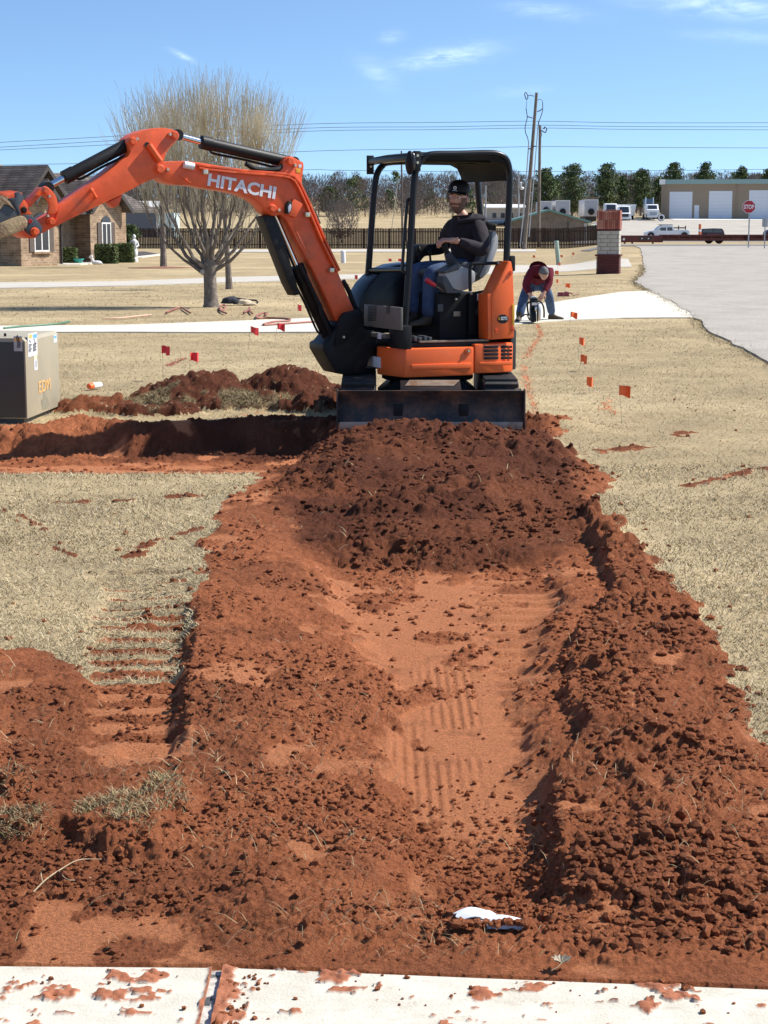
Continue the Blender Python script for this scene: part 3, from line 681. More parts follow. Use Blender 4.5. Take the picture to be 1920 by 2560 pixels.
# straw and roots caught in the soil
x, y = screen_pts(9000, 3.97, 16)
sv = fieldat(soilA, x, y); cl_ = fbm(x*2.4, y*2.4, 411, 3); ok = (sv > .5) & (rg.random(len(x)) < .15 + .9 * sstep(.52, .66, cl_)) & (fieldat(packA, x, y) < .6)
x, y = x[ok], y[ok]
tagit(blades('straw_litter', x, y, rg.uniform(.02, .085, len(x)), np.maximum(.0016, .0004 * y), np.clip(rg.normal(1.25, .25, len(x)), .3, 1.52), M_STRAW, z=hgt(x, y) + .006), kind='stuff')
# turned sods with living and dead grass
x, y = screen_pts(90000, 4.2, 6.6); ok = (fieldat(sodcA, x, y) > .4) & (fbm(x*7, y*5, 421, 4) > .56); xa, ya = x[ok], y[ok]
x, y = screen_pts(160000, 15.5, 18.6); ok = (fieldat(sodA, x, y) > .35); xb, yb = x[ok], y[ok]
x = np.concatenate([xa, xb]); y = np.concatenate([ya, yb])
tagit(blades('sod_grass', x, y, rg.uniform(.012, .042, len(x)) * (1 + y / 22), np.maximum(.002, .0006 * y), np.clip(rg.normal(1.25, .25, len(x)), .3, 1.5), M_GREEN, z=hgt(x, y) + .004), kind='stuff')
# long tufts along the road and driveway edges
def edge_tufts(P, n, y1):
    q = resample(P, 600); q = q[(q[:, 1] < y1) & (np.abs(q[:, 0]) < .26 * q[:, 1])]; k = rg.integers(0, len(q), n); return q[k, 0] + rg.normal(-.05, .10, n), q[k, 1] + rg.normal(0, .12, n)
x, y = edge_tufts(RD_L, 9000, 80)
tagit(blades('verge_grass', x, y, rg.uniform(.03, .10, len(x)), np.maximum(.003, .0005 * y), np.clip(rg.normal(1.15, .3, len(x)), .1, 1.5), M_GRASS, z=terr(x, y)), kind='stuff')
# ============================================================ the excavator
EC = Vector((.40, 16.2, 0)); CAMP = Vector((0, 0, EYE))
def set_frame(deg, org):                         # the swinging frame that the next parts belong to
    global EA, EO, FD, LD, MU
    EA = radians(deg); EO = Vector(org)
    FD = Vector((-cos(EA), -sin(EA), 0)); LD = Vector((sin(EA), -cos(EA), 0))
    MU = Matrix.Translation(EO - EC) @ Matrix.Rotation(pi + EA, 4, 'Z')
set_frame(24, EC)
def ZN(z): return EYE - (EYE - z) * .956
def E(p, l):                                     # (f, z) where a line of sight meets the plane at lateral l
    d = ray(*p); t = (l - (CAMP - EO).dot(LD)) / d.dot(LD); q = CAMP + d * t
    return ((q - EO).dot(FD), q.z)
def EW(p, l):
    d = ray(*p); t = (l - (CAMP - EO).dot(LD)) / d.dot(LD); return CAMP + d * t
def EFp(p, f):                                   # (l, z) where it meets the cross plane at f
    d = ray(*p); t = (f - (CAMP - EO).dot(FD)) / d.dot(FD); q = CAMP + d * t
    return ((q - EO).dot(LD), q.z)
z1 = lambda x, y: (x / 3.456, 280 + y / 3.456)
z2 = lambda x, y: (300 + x / 2.765, 300 + y / 2.765)
z3 = lambda x, y: (780 + x / 2.9625, 340 + y / 2.9625)
z4 = lambda x, y: (780 + x / 2.9625, 640 + y / 2.9625)
zb = lambda x, y: (x / 8.295, 440 + y / 8.295)
zf = lambda x, y: (840 + x / 5.53, 560 + y / 5.53)
zr = lambda x, y: (1200 + x / 6.915, 640 + y / 6.915)

M_OR = mat('orange_paint', (.72, .105, .028), .42, var=.17, vscale=10, bump=.06, bscale=30, col2=(.46, .115, .06), c2lo=.52, c2hi=.74, c2scale=3.2, spec=.4)
M_OR2 = mat('orange_plastic_panel', (.88, .145, .028), .42, var=.06, vscale=5, bump=.02, bscale=25, col2=(.66, .15, .055), c2lo=.58, c2hi=.8, c2scale=3.5, spec=.4)
M_BK = mat('black_paint', (.010, .010, .011), .5, var=.25, vscale=8, bump=.05, bscale=50, col2=(.04, .03, .024), c2lo=.58, c2hi=.78, c2scale=7, spec=.25)
M_BKP = mat('black_plastic', (.011, .011, .012), .6, var=.2, vscale=10, bump=.04, spec=.22)
M_TUBE = mat('black_tube', (.007, .008, .011), .33, var=.1, spec=.28)
M_CHR = mat('chromed_rod', (.62, .63, .66), .14, metal=1, var=.03)
M_STEEL = mat('worn_steel', (.30, .255, .20), .5, metal=.6, var=.25, vscale=14, bump=.15, bscale=60, col2=(.20, .10, .05), c2lo=.5, c2hi=.7, c2scale=9)
M_TAN = mat('mud_worn_bucket', (.34, .245, .13), .6, var=.45, vscale=12, bump=.3, bscale=40, col2=(.13, .06, .03), c2lo=.42, c2hi=.66, c2scale=6)
M_SLATE = mat('slate_paint', (.045, .055, .068), .45, var=.2, vscale=8, bump=.08, bscale=40, col2=(.12, .08, .05), c2lo=.62, c2hi=.75, c2scale=9)
M_BOLT = mat('zinc_bolt', (.55, .50, .40), .35, metal=.8, var=.2)
M_WHT = mat('white_decal', (.72, .73, .76), .4, var=.03)
M_GRY = mat('grey_vinyl', (.36, .375, .38), .5, var=.08, bump=.05, bscale=80)
M_DGRY = mat('dark_grey_vinyl', (.06, .065, .072), .55, var=.1)
M_DK = mat('dark_recess', (.008, .008, .009), .8, var=.05)
M_YEL = mat('yellow_decal', (.80, .42, .03), .45, var=.05)
M_RED = mat('red_grip', (.55, .02, .03), .3, var=.05)
M_PANEL = mat('dusty_front_panel', (.14, .128, .11), .6, var=.12, vscale=6, bump=.05, col2=(.13, .11, .09), c2scale=5)
M_RUB = mat('track_rubber', (.022, .021, .02), .8, var=.3, vscale=7, bump=.2, bscale=40, col2=(.11, .055, .032), c2lo=.48, c2hi=.72, c2scale=5)
M_BLADE = mat('worn_black_blade', (.022, .021, .022), .6, var=.4, vscale=7, bump=.2, bscale=30, col2=(.15, .075, .042), c2lo=.43, c2hi=.68, c2scale=6)
M_EDGE = mat('polished_cutting_edge', (.36, .30, .24), .45, metal=.5, var=.2, vscale=8, bump=.1, col2=(.22, .13, .08), c2scale=6)

exc = thing('mini_excavator', 'orange mini excavator with open black canopy and outstretched arm, standing behind the soil pile', 'excavator', EC)
def EB(): return MB(MU)
def eplate(name, pts, conv, l0, l1, mt, bevel=.006, par=None, smooth=35):
    P = [E(conv(*p), l0) for p in pts]
    m = EB(); m.prism(P, 'y', l0, l1); return m.build(name, mt, par or exc, bevel=bevel, smooth=smooth)
def epin(c, conv, l0, rpx, sc, par, proud=.035, mt=None, name='pin', hexn=18):
    f, z = E(conv(*c), l0); r = rpx / sc / 270
    m = EB(); m.lathe([(r * 1.25, -.02), (r * 1.25, .008), (r, .009), (r * .98, proud * .8), (r * .8, proud)], (f, l0, z), hexn, 'y')
    return m.build(name, mt or M_OR, par)
def ebolt(c, conv, l0, par, r=.017, proud=.03):
    f, z = E(conv(*c), l0); m = EB(); m.lathe([(r, -.01), (r, proud * .7), (r * .6, proud)], (f, l0, z), 6, 'y'); return m.build('bolt', M_BOLT, par)
def ebar(a, b, conv, l, r, par, name, mt, n=14, r2=None, la=None):
    p, q = E(conv(*a), l), E(conv(*b), l); m = EB(); m.cyl((p[0], l, p[1]), (q[0], la if la is not None else l, q[1]), r, n, r2); return m.build(name, mt, par)
def epath(pts, conv, l, r, par, name, mt, n=10):
    P = [(E(conv(*p[:2]), p[2] if len(p) > 2 else l)) + ((p[2] if len(p) > 2 else l),) for p in pts]
    m = EB(); m.tube(smoothpath([(p[0], p[2], p[1]) for p in P]), r, n); return m.build(name, mt, par)
def smoothpath(P, k=5):
    P = [Vector(p) for p in P]; out = []
    if len(P) < 3: return P
    for i in range(len(P) - 1):
        p0, p1, p2, p3 = P[max(i-1, 0)], P[i], P[i+1], P[min(i+2, len(P)-1)]
        for j in range(k):
            t = j / k
            out.append(.5 * ((2*p1) + (p2-p0)*t + (2*p0-5*p1+4*p2-p3)*t*t + (3*p1-p0-3*p2+p3)*t**3))
    out.append(P[-1]); return out

# ---- under-carriage, square to the trench
def track(sx):
    r = bpy.data.objects.new('track', None); C.objects.link(r); r.parent = exc
    x0, x1 = sx * .775, sx * .475
    prof = []
    for k in range(13): a = pi/2 + pi * k / 12; prof.append((-.80 + .205*cos(a), .21 + .205*sin(a)))
    for k in range(13): a = -pi/2 + pi * k / 12; prof.append((.80 + .205*cos(a), .21 + .205*sin(a)))
    m = MB(); m.prism(prof, 'x', min(x0, x1), max(x0, x1)); m.build('belt', M_RUB, r, bevel=.01)
    n = 44; per = 3.2 + 2 * pi * .215; first = None
    for k in range(n):
        s = per * k / n
        if s < 1.6: p, a = (-.8 + s, .425), 0
        elif s < 1.6 + pi*.215: t = (s-1.6)/.215; p, a = (.8 + .215*sin(t), .21 + .215*cos(t)), t
        elif s < 3.2 + pi*.215: p, a = (.8 - (s-1.6-pi*.215), -.005), pi
        else: t = (s-3.2-pi*.215)/.215; p, a = (-.8 - .215*sin(t), .21 - .215*cos(t)), pi + t
        if p[1] < .02 : continue
        if first is None:
            mm = MB(); mm.cbox((0, 0, 0), (.29, .042, .04)); first = mm.build('track_lug', M_RUB, r, bevel=.006)
            o = first
        else: o = first.copy(); C.objects.link(o); o.parent = r
        o.location = (sx * .625, p[0], p[1]); o.rotation_euler = (-a, 0, 0)
    for yy in (-.8, .8): mm = MB(); mm.lathe([(.15, -.02), (.15, .02), (.06, .03)], (x0 + sx * .005, yy, .21), 18, 'x'); mm.build('sprocket', M_BK, r)
    for yy in (-.45, -.15, .15, .45): mm = MB(); mm.lathe([(.08, -.02), (.08, .02)], (x0 + sx * .004, yy, .11), 14, 'x'); mm.build('roller', M_BK, r)
track(-1); track(1)
m = MB(); m.prism([(-.46, .14), (.46, .14), (.46, .26), (.30, .40), (-.30, .40), (-.46, .26)], 'y', -.45, .45)
m.build('carbody', M_BK, exc, bevel=.012)
m = MB(); m.lathe([(.40, .38), (.42, .39), (.42, .46), (.36, .47), (.36, .54)], (0, 0, 0), 36); m.build('slew_ring', M_BK, exc)
bl = bpy.data.objects.new('dozer_blade', None); C.objects.link(bl); bl.parent = exc
m = MB(); pr = [(-1.25 + .05 * (1 - ((k - 5) / 5.) ** 2), .11 + .27 * k / 10) for k in range(11)]
m.prism(pr + [(-1.21, .38), (-1.18, .25), (-1.21, .11)], 'x', -.79, .79); m.build('mouldboard', M_BLADE, bl, bevel=.004)
m = MB(); m.box((-.78, -1.275, .05), (.78, -1.242, .115)); m.build('cutting_edge', M_EDGE, bl, bevel=.004)
for sx in (-1, 1):
    m = MB(); m.prism([(-1.29, .05), (-1.17, .05), (-1.15, .25), (-1.20, .392), (-1.25, .392), (-1.27, .25)], 'x', sx * .79, sx * .805); m.build('end_plate', M_BLADE, bl, bevel=.003)
    m = MB(); m.prism([(-1.22, .14), (-1.22, .26), (-.4, .30), (-.4, .18)], 'x', sx * .28 - .04, sx * .28 + .04); m.build('push_arm', M_BK, bl, bevel=.006)
m = MB(); m.prism([(-1.22, .35), (-1.22, .385), (-.9, .44), (-.9, .30)], 'x', -.26, .26); m.build('cylinder_cover', M_BK, bl, bevel=.006)
m = MB(); m.quad((-.22, -1.10, .41), (.2, -1.10, .41), (.26, -.93, .445), (-.18, -.93, .445)); m.build('grease_plate', M_STEEL, bl)

# ---- upper structure
def slab_fl(name, pts, z0, z1, mt, bevel=.015, par=None, ztop=None):
    m = EB(); m.prism(pts, 'z', z0, z1); return m.build(name, mt, par or exc, bevel=bevel)
fB = E(z4(690, 760), .66)[0]; fC = E(z4(1203, 760), .66)[0]; fD = E(z4(1497, 740), .62)[0]
slab_fl('left_side_panel', [(.60, .30), (fB, .66), (fC + .004, .66), (fC + .004, .2), (.60, .2)], ZN(.395), ZN(.66), M_OR2, .018)
slab_fl('vent_panel', [(fC - .004, .66), (fC - .25, .655), (fD, .60), (fD - .03, .2), (fC - .004, .2)], ZN(.41), ZN(.685), M_OR2, .018)
slab_fl('tail_bumper', [(fD + .01, .585), (fD - .085, .50), (fD - .16, .2), (fD - .17, -.2), (fD - .08, -.52), (fD + .06, -.6), (fD + .06, -.1), (fD + .05, .4)], ZN(.42), ZN(.80), M_BKP, .02)
slab_fl('turntable_deck', [(.58, -.60), (.58, .22), (fB - .02, .60), (fD + .06, .56), (fD, 0), (fD + .06, -.60)], ZN(.44), ZN(.655), M_BK, .01)
slab_fl('right_side_panel', [(.55, -.66), (.55, -.605), (fD + .1, -.605), (fD + .1, -.64)], ZN(.41), ZN(.70), M_OR2, .012)
def on_left(name, a, b, conv, l, th, mt, par, bev=.003):      # small raised piece on the side, two corners
    p, q = E(conv(*a), l), E(conv(*b), l); m = EB(); m.box((min(p[0], q[0]), l - .006, min(p[1], q[1])), (max(p[0], q[0]), l + th, max(p[1], q[1])))
    return m.build(name, mt, par, bevel=bev)
on_left('pressed_rib', (735, 805), (1178, 832), z4, .66, .010, M_OR2, exc, .006)
on_left('pressed_rib', (1238, 787), (1478, 808), z4, .652, .012, M_OR2, exc, .006)
for (x0, x1) in ((1270, 1378), (1387, 1456), (1464, 1480)):
    for j in range(4):
        on_left('vent_slot', (x0, 664 + j * 27.5), (x1, 681 + j * 27.5), z4, .6535 if x0 < 1300 else (.640 if x0 < 1400 else .622), .009, M_DK, exc, .004)
f, z = E(z4(1156, 703), .66); m = EB(); m.lathe([(.032, -.01), (.032, .008), (.018, .009), (.012, .004)], (f, .66, z), 20, 'y'); lk = m.build('lock', M_OR2, exc)
m = EB(); m.lathe([(.013, .004), (.012, .016)], (f, .66, z), 14, 'y'); m.build('keyhole', M_BOLT, lk)
for p in ((585, 738), (585, 758), (585, 780)):
    l_, zz = EFp(z4(*p), .56); m = EB(); m.cbox((.525, l_, zz), (.02, .012, .02)); m.build('bolt', M_DK, exc)
l_, zz = EFp(z4(470, 785), .60)
m = EB(); m.box((.60, l_ - .16, zz - .045), (.612, l_ + .12, zz + .05)); m.build('number_plate', M_WHT, exc, bevel=.002)
# rear pillar panel
eplate('pillar_panel', [(205, 1448), (205, 690), (487, 86), (545, 92), (572, 250), (592, 720), (592, 1420)], zr, .665, .45, M_OR2, .014)
eplate('pillar_return', [(140, 1440), (132, 660), (205, 640), (440, 180), (205, 690), (203, 1444)], zr, .655, .47, M_OR2, .004)
on_left('reflective_strip', (553, 835), (588, 1195), zr, .662, .009, M_YEL, exc, .001)
for c_ in ((283, 1290), (565, 1265), (530, 290)):
    f, z = E(zr(*c_), .665); m = EB(); m.lathe([(.022, -.006), (.020, .006), (.012, .004), (.008, .012)], (f, .665, z), 14, 'y'); m.build('panel_fastener', M_OR, exc)
f, z = E(zr(392, 1090), .665)
m = EB(); m.lathe([(.056, -.004), (.055, .005)], (0, 0, 0), 28, 'y'); 
for v in m.v: v.z *= .74; v += Vector((f, .665, z))
bad = m.build('dealer_badge', M_DK, exc)
def text_mesh(txt, size=1.0, off=.012, extr=.004):
    cu = bpy.data.curves.new('lettering', 'FONT'); cu.body = txt; cu.size = size; cu.offset = off; cu.extrude = extr; cu.align_x = 'CENTER'; cu.align_y = 'CENTER'; cu.resolution_u = 3
    o = bpy.data.objects.new('lettering', cu); C.objects.link(o); dgp = bpy.context.evaluated_depsgraph_get(); me = bpy.data.meshes.new_from_object(o.evaluated_get(dgp)); bpy.data.objects.remove(o); return me
def place_text(name, txt, o_, ux, uy, width, height, mt, par, off=.02):
    """text centred at o_, along unit ux, up uy (root-local)"""
    me = text_mesh(txt, 1, off); xs = [v.co.x for v in me.vertices]; ys = [v.co.y for v in me.vertices]
    cx, cy = (max(xs)+min(xs))/2, (max(ys)+min(ys))/2; sx, sy = width/(max(xs)-min(xs)), height/(max(ys)-min(ys)); n = ux.cross(uy)
    for v in me.vertices: v.co = o_ + ux*((v.co.x-cx)*sx) + uy*((v.co.y-cy)*sy) + n*(v.co.z*.3)
    me.materials.clear(); return linkmesh(name, me, mt, par)
UX = MU.to_3x3() @ Vector((-1, 0, 0)); UZ = Vector((0, 0, 1))
def side_pt(p, conv, l, dl=.004): f, z = E(conv(*p), l); return MU @ Vector((f, l + dl, z))
place_text('badge_lettering', 'BOYD', side_pt((412, 1078), zr, .665, .0065), UX, UZ, .062, .032, M_WHT, bad)
place_text('badge_lettering', 'CL', side_pt((328, 1082), zr, .665, .0065), UX, UZ, .022, .024, M_YEL, bad)
slab_fl('engine_cover', [(fC - .2, .44), (fD + .04, .44), (fD - .08, .1), (fD - .08, -.2), (fD + .06, -.5), (fC - .2, -.5)], ZN(.66), ZN(1.02), M_BK, .03)
# floor, step and seat box
fF = E(z4(655, 600), .55)[0]
slab_fl('floor', [(fF, -.5), (fF, .56), (E(z4(1305, 600), .6)[0], .60), (-.5, -.5)], ZN(.656), ZN(.705), M_BK, .008)
m = EB(); p = E(z4(800, 610), .6); q = E(z4(1310, 598), .6); m.box((q[0], .52, ZN(.705)), (p[0], .60, ZN(.722))); m.build('step_edge', M_STEEL, exc, bevel=.004)
m = EB()
p = E(z4(700, 570), .56); q = E(z4(885, 600), .56)
for k in range(5): m.box((q[0] + k * (p[0]-q[0]) / 5, .42, ZN(.72)), (q[0] + (k + .6) * (p[0]-q[0]) / 5, .57, ZN(.755) + .012 * (k % 2)))
m.build('foot_tread', M_DGRY, exc, bevel=.004)
q0, q1 = E(z3(925, 1150), .30), E(z3(1320, 1470), .34)
m = EB(); m.box((q1[0], -.38, ZN(.70)), (q0[0], .36, q0[1] - .02)); m.build('seat_box', M_BKP, exc, bevel=.015)
on_left('warning_sticker', (1222, 1168), (1256, 1216), z3, .41, .004, M_WHT, exc, .0005)
on_left('data_plate', (932, 1245), (970, 1300), z3, .362, .004, M_DGRY, exc, .0005)
on_left('data_plate', (1048, 1300), (1098, 1335), z3, .362, .004, M_STEEL, exc, .0005)
eplate('side_frame', [(1160, 1475), (1165, 1165), (1290, 1140), (1440, 930), (1460, 950), (1320, 1190), (1245, 1240), (1245, 1475)], z3, .41, .36, M_BKP, .006)
for p in ((1178, 1168), (1246, 1470), (1066, 1208)): ebolt(p, z3, .41, exc, .013, .012)
epath([(1172, 1150), (1170, 1000), (1178, 955), (1200, 945), (1300, 943), (1435, 940)], z3, .50, .016, exc, 'side_rail', M_TUBE)
for p in ((1380, 942), (1445, 925)): ebolt(p, z3, .515, exc, .016, .015)
m = EB(); f, z = E(z3(1487, 945), .55); m.cbox((f, .50, z), (.06, .1, .14)); m.build('rear_latch', M_BKP, exc, bevel=.015)
# front panel with its grille
lA, zA = EFp(z3(385, 1245), .62); lB, zB = EFp(z3(655, 1440), .62)
fp = EB(); fp.box((.595, lA, zB), (.62, lB, zA)); fp = fp.build('front_panel', M_PANEL, exc, bevel=.006)
def hole(px0, py0, px1, py1):
    a, b = EFp(zf(px0, py0), .62), EFp(zf(px1, py1), .62); m = EB(); m.box((.612, a[0], b[1]), (.6225, b[0], a[1])); m.build('grille_slot', M_DK, fp)
for i, x0 in enumerate((447, 489, 530)):
    for j in range(10): hole(x0 - j * 1.2, 1132 + j * 21.5, x0 + 34 - j * 1.2, 1146 + j * 21.5)
for i, x0 in enumerate((698, 726)):
    for j in range(5): hole(x0, 1136 + j * 22, x0 + 20, 1149 + j * 22)
lA2, zA2 = EFp(z3(360, 1445), .64); lB2, zB2 = EFp(z3(540, 1500), .64)
m = EB(); m.box((.56, lA2, zB2), (.64, lB2, zA2)); lp = m.build('lower_front_plate', M_PANEL, exc, bevel=.008)
m = EB(); a, b = EFp(zf(580, 1500), .645), EFp(zf(620, 1590), .645); m.box((.64, a[0], b[1]), (.648, b[0], a[1])); m.build('tow_decal', M_WHT, lp)
m = EB(); m.box((.50, lB - .02, ZN(.66)), (.59, .44, zA - .16)); m.build('front_bulkhead', M_BK, exc, bevel=.012)
# right-hand bonnet with its rounded front
eplate('right_bonnet', [(340, 1300), (350, 1235), (378, 1160), (425, 1085), (480, 1030), (545, 985), (625, 952), (730, 938), (860, 935), (1000, 940), (1000, 1460), (380, 1460)], z3, -.22, -.56, mat('bonnet_gloss', (.006, .007, .010), .25, var=.1, spec=.3), .035)
# canopy
HOOP_N = [(685, 1455), (705, 1180), (735, 700), (752, 380), (766, 270), (790, 205), (835, 155), (900, 132)]
POST_NR = [(1300, 128), (1385, 138), (1438, 175), (1462, 260), (1464, 400), (1450, 700), (1440, 930)]
HOOP_F = [(398, 1245), (425, 900), (452, 520), (470, 340), (487, 270), (520, 222), (570, 195)]
POST_FR = [(1100, 195), (1165, 218), (1210, 275), (1226, 350), (1236, 480), (1250, 640), (1262, 960)]
can = bpy.data.objects.new('canopy', None); C.objects.link(can); can.parent = exc
LN, LF = .52, -.46
for P, l in ((HOOP_N[:-1] + [(905, 136), (1100, 133)] + POST_NR, LN), (HOOP_F + [(800, 186), (1000, 186)] + POST_FR, LF)): epath(P, z3, l, .030, can, 'hoop', M_TUBE, 12)
# roof: a pressed shell between the two sides
def edge_pts(P, l, n): 
    q = [E(z3(*p), l) for p in P]; d = [0]
    for i in range(1, len(q)): d.append(d[-1] + math.dist(q[i], q[i-1]))
    return [(float(np.interp(t, d, [a[0] for a in q])), float(np.interp(t, d, [a[1] for a in q]))) for t in np.linspace(0, d[-1], n)]
near_e = edge_pts([(775, 128), (830, 112), (900, 113), (1100, 113), (1300, 116), (1390, 126), (1440, 155), (1466, 215), (1474, 290)], .56, 26)
def roof_shell(t, inset):
    rows = []
    for li in np.linspace(.55 - inset, -.43 + inset, 11):
        k = abs(li - .06) / .49; drop = .035 * max(0, (k - .72) / .28) ** 2
        rows.append([(p[0] + (.02 if i == 0 else 0), li, p[1] - drop - t + .0) for i, p in enumerate(near_e)])
    return rows
R0, R1 = roof_shell(0, 0), roof_shell(.045, .01)
m = EB(); n = len(near_e); vs = [p for r in R0 for p in r] + [p for r in R1 for p in r]; o = 11 * n; fs = []
for a in range(10):
    for b in range(n - 1):
        fs.append((a*n+b, (a+1)*n+b, (a+1)*n+b+1, a*n+b+1)); fs.append((o+a*n+b, o+a*n+b+1, o+(a+1)*n+b+1, o+(a+1)*n+b))
bd = [b for b in range(n)] + [a*n+n-1 for a in range(1, 11)] + [10*n+b for b in range(n-2, -1, -1)] + [a*n for a in range(9, 0, -1)]
for i in range(len(bd)): fs.append((bd[i], bd[(i+1) % len(bd)], o + bd[(i+1) % len(bd)], o + bd[i]))
m._add(vs, fs); m.build('roof', mat('roof_shell', (.010, .010, .010), .65, var=.2, col2=(.02, .017, .013), c2scale=3, spec=.15), can, smooth=50)
m = EB()
for li in (-.3, 0, .3): m.box((near_e[20][0], li - .03, near_e[8][1] - .085), (near_e[3][0], li + .03, near_e[8][1] - .05))
m.build('roof_ribs', M_BKP, can, bevel=.008)
m = EB(); g = near_e[0]; m.box((g[0] - .03, -.45, g[1] - .06), (g[0] + .03, .55, g[1] - .005)); m.build('roof_front_beam', M_TUBE, can, bevel=.018)
for li in (-.455, .555):
    m = EB(); m.box((g[0] - .035, li, g[1] - .15), (g[0] + .035, li + .018, g[1] + .02)); cp = m.build('corner_plate', M_BK, can, bevel=.006)
    for q in ((.0, -.02), (.0, -.08)): mm = EB(); mm.lathe([(.014, 0), (.012, .012)], (g[0] + q[0], li + .018, g[1] + q[1]), 10, 'y'); mm.build('bolt', M_BOLT, cp)
m = EB(); a = E(z3(425, 993), LF); m.cyl((a[0], LF, a[1]), (E(z3(715, 990), LN)[0], LN, E(z3(715, 990), LN)[1]), .022, 12); m.build('front_crossbar', M_TUBE, can)
epath([(735, 470, .52), (712, 472, .50), (702, 520, .50), (688, 700, .50), (670, 960, .50), (675, 1005, .51), (700, 1022, .52)], z3, .44, .014, can, 'grab_handle', M_TUBE, 8)
m = EB(); a = E(z3(732, 200), .54); m.ball((a[0] + .02, .56, a[1]), (.035, .06, .105), 14, 9); mi = m.build('mirror', M_BKP, can)
m = EB(); m.ball((a[0] + .005, .575, a[1] + .01), (.030, .05, .085), 14, 9); m.build('mirror_glass', mat('mirror_glass', (.03, .03, .035), .2, var=0), mi)
m = EB(); f, z = E(z3(1300, 650), -.5); f2, z2_ = E(z3(1440, 650), .5); m.cyl((f, -.5, z), (f2, .5, z2_), .028, 12); m.build('rear_crossbar', M_TUBE, can)
# seat, consoles, levers
seat = bpy.data.objects.new('seat', None); C.objects.link(seat); seat.parent = exc
def lofted(name, sec, l0, l1, mt, par, bev): return eplate(name, sec, z3, l0, l1, mt, bev, par)
lofted('seat_shell', [(1338, 702), (1362, 706), (1380, 740), (1381, 820), (1352, 905), (1310, 1010), (1262, 1060), (1240, 1040), (1290, 930), (1320, 820)], .25, -.25, M_GRY, seat, .025)
lofted('backrest_cushion', [(1318, 700), (1340, 705), (1325, 820), (1292, 930), (1240, 1045), (1190, 1040), (1215, 960), (1262, 860), (1295, 760)], .24, -.24, M_DGRY, seat, .04)
lofted('headrest', [(1290, 650), (1312, 632), (1345, 640), (1370, 668), (1366, 705), (1345, 700), (1318, 698), (1296, 700)], .14, -.14, M_BKP, seat, .03)
lofted('seat_cushion', [(900, 985), (1200, 990), (1260, 1000), (1262, 1060), (1200, 1090), (920, 1060), (885, 1020)], .23, -.25, M_DGRY, seat, .04)
lofted('belt_buckle', [(1180, 1060), (1210, 1010), (1225, 1015), (1200, 1070)], .26, .245, M_DGRY, seat, .006)
con = eplate('left_console', [(985, 1000), (1040, 968), (1075, 960), (1150, 975), (1215, 1000), (1217, 1075), (1165, 1135), (1115, 1152), (1060, 1140), (1015, 1105), (985, 1050)], z3, .44, .28, M_GRY, .03)
lofted('console_cap', [(975, 1000), (1060, 950), (1085, 950), (1095, 990), (1030, 1010), (980, 1020)], .455, .265, M_DGRY, con, .02)
lofted('console_base', [(975, 1040), (1000, 1040), (1060, 1150), (1100, 1165), (1000, 1165), (970, 1090)], .44, .29, M_DGRY, con, .015)
lofted('armrest', [(1100, 950), (1130, 925), (1200, 945), (1200, 985), (1110, 985)], .42, .30, M_DGRY, con, .02)
m = EB(); a = Vector((E(z3(1060, 985), .37)[0], .37, E(z3(1060, 985), .37)[1])); b = Vector((E(z3(1000, 865), .37)[0], .37, E(z3(1000, 865), .37)[1]))
pp, rr = [], []
for k in range(22): pp.append(a.lerp(b, k / 21)); rr.append((.066 - .036 * k / 21) * (1.12 if k % 2 else .86))
m.tube(pp, rr, 18); m.build('joystick_bellows', M_DGRY, con, smooth=20)
epath([(1000, 865), (988, 820), (982, 775)], z3, .37, .024, con, 'joystick_grip', M_BKP)
m = EB(); a, b = E(z3(842, 1062), .40), E(z3(912, 1106), .40); c = E(z3(978, 1150), .38)
m.tube([(a[0], .40, a[1]), (a[0] * .9 + b[0] * .1, .40, a[1] * .9 + b[1] * .1), (b[0], .40, b[1])], [.018, .024, .018], 12); rl = m.build('red_lever', M_RED, exc)
m = EB(); m.cyl((b[0], .40, b[1]), (c[0], .38, c[1]), .007, 8); m.build('lever_rod', M_STEEL, rl)
rc = eplate('right_console', [(755, 900), (770, 830), (800, 800), (950, 800), (1000, 840), (960, 880), (840, 890), (790, 950), (900, 1060), (760, 1060)], z3, -.26, -.40, M_BKP, .02)
for p, q in (((800, 950), (790, 840)), ((880, 950), (872, 865)), ((905, 1300), (850, 960))):
    a, b = E(z3(*p), -.2), E(z3(*q), -.2); m = EB(); m.cyl((a[0], -.2, a[1]), (b[0], -.2, b[1]), .011, 8); m.ball((b[0], -.2, b[1]), (.022, .022, .032), 10, 7); m.build('control_lever', M_BKP, exc)

# ---- swing bracket, boom, arm, bucket
eplate('swing_bracket', [(80, 650), (82, 700), (140, 800), (185, 868), (265, 885), (400, 858), (430, 760), (480, 690), (480, 560), (390, 540), (372, 440), (352, 395), (300, 412), (238, 425), (205, 480), (150, 590), (110, 640)], z4, .17, -.17, M_BK, .02)
eplate('bracket_cheek', [(205, 470), (240, 418), (300, 408), (345, 395), (372, 430), (350, 520), (250, 640), (170, 670)], z4, .20, .172, M_BKP, .01)
ebolt((232, 600), z4, .20, exc, .014, .02)
EOB = EC + FD * .85
set_frame(30, EOB)
boom = eplate('boom', [(238, 345), (248, 312), (275, 292), (330, 285), (450, 283), (560, 295), (700, 318), (880, 343), (1010, 352), (1085, 350), (1120, 320), (1132, 275), (1148, 254), (1188, 251), (1268, 292), (1272, 320), (1262, 390), (1258, 440), (1275, 490), (1330, 610), (1420, 840), (1505, 1045), (1560, 1180), (1625, 1330),
    (1560, 1385), (1495, 1390), (1450, 1290), (1330, 1030), (1230, 850), (1150, 690), (1110, 655), (1060, 665), (1020, 640), (985, 590), (930, 548), (840, 510), (720, 487), (600, 470), (480, 448), (400, 448), (320, 428), (262, 390)], z2, .105, -.105, M_OR, .010)
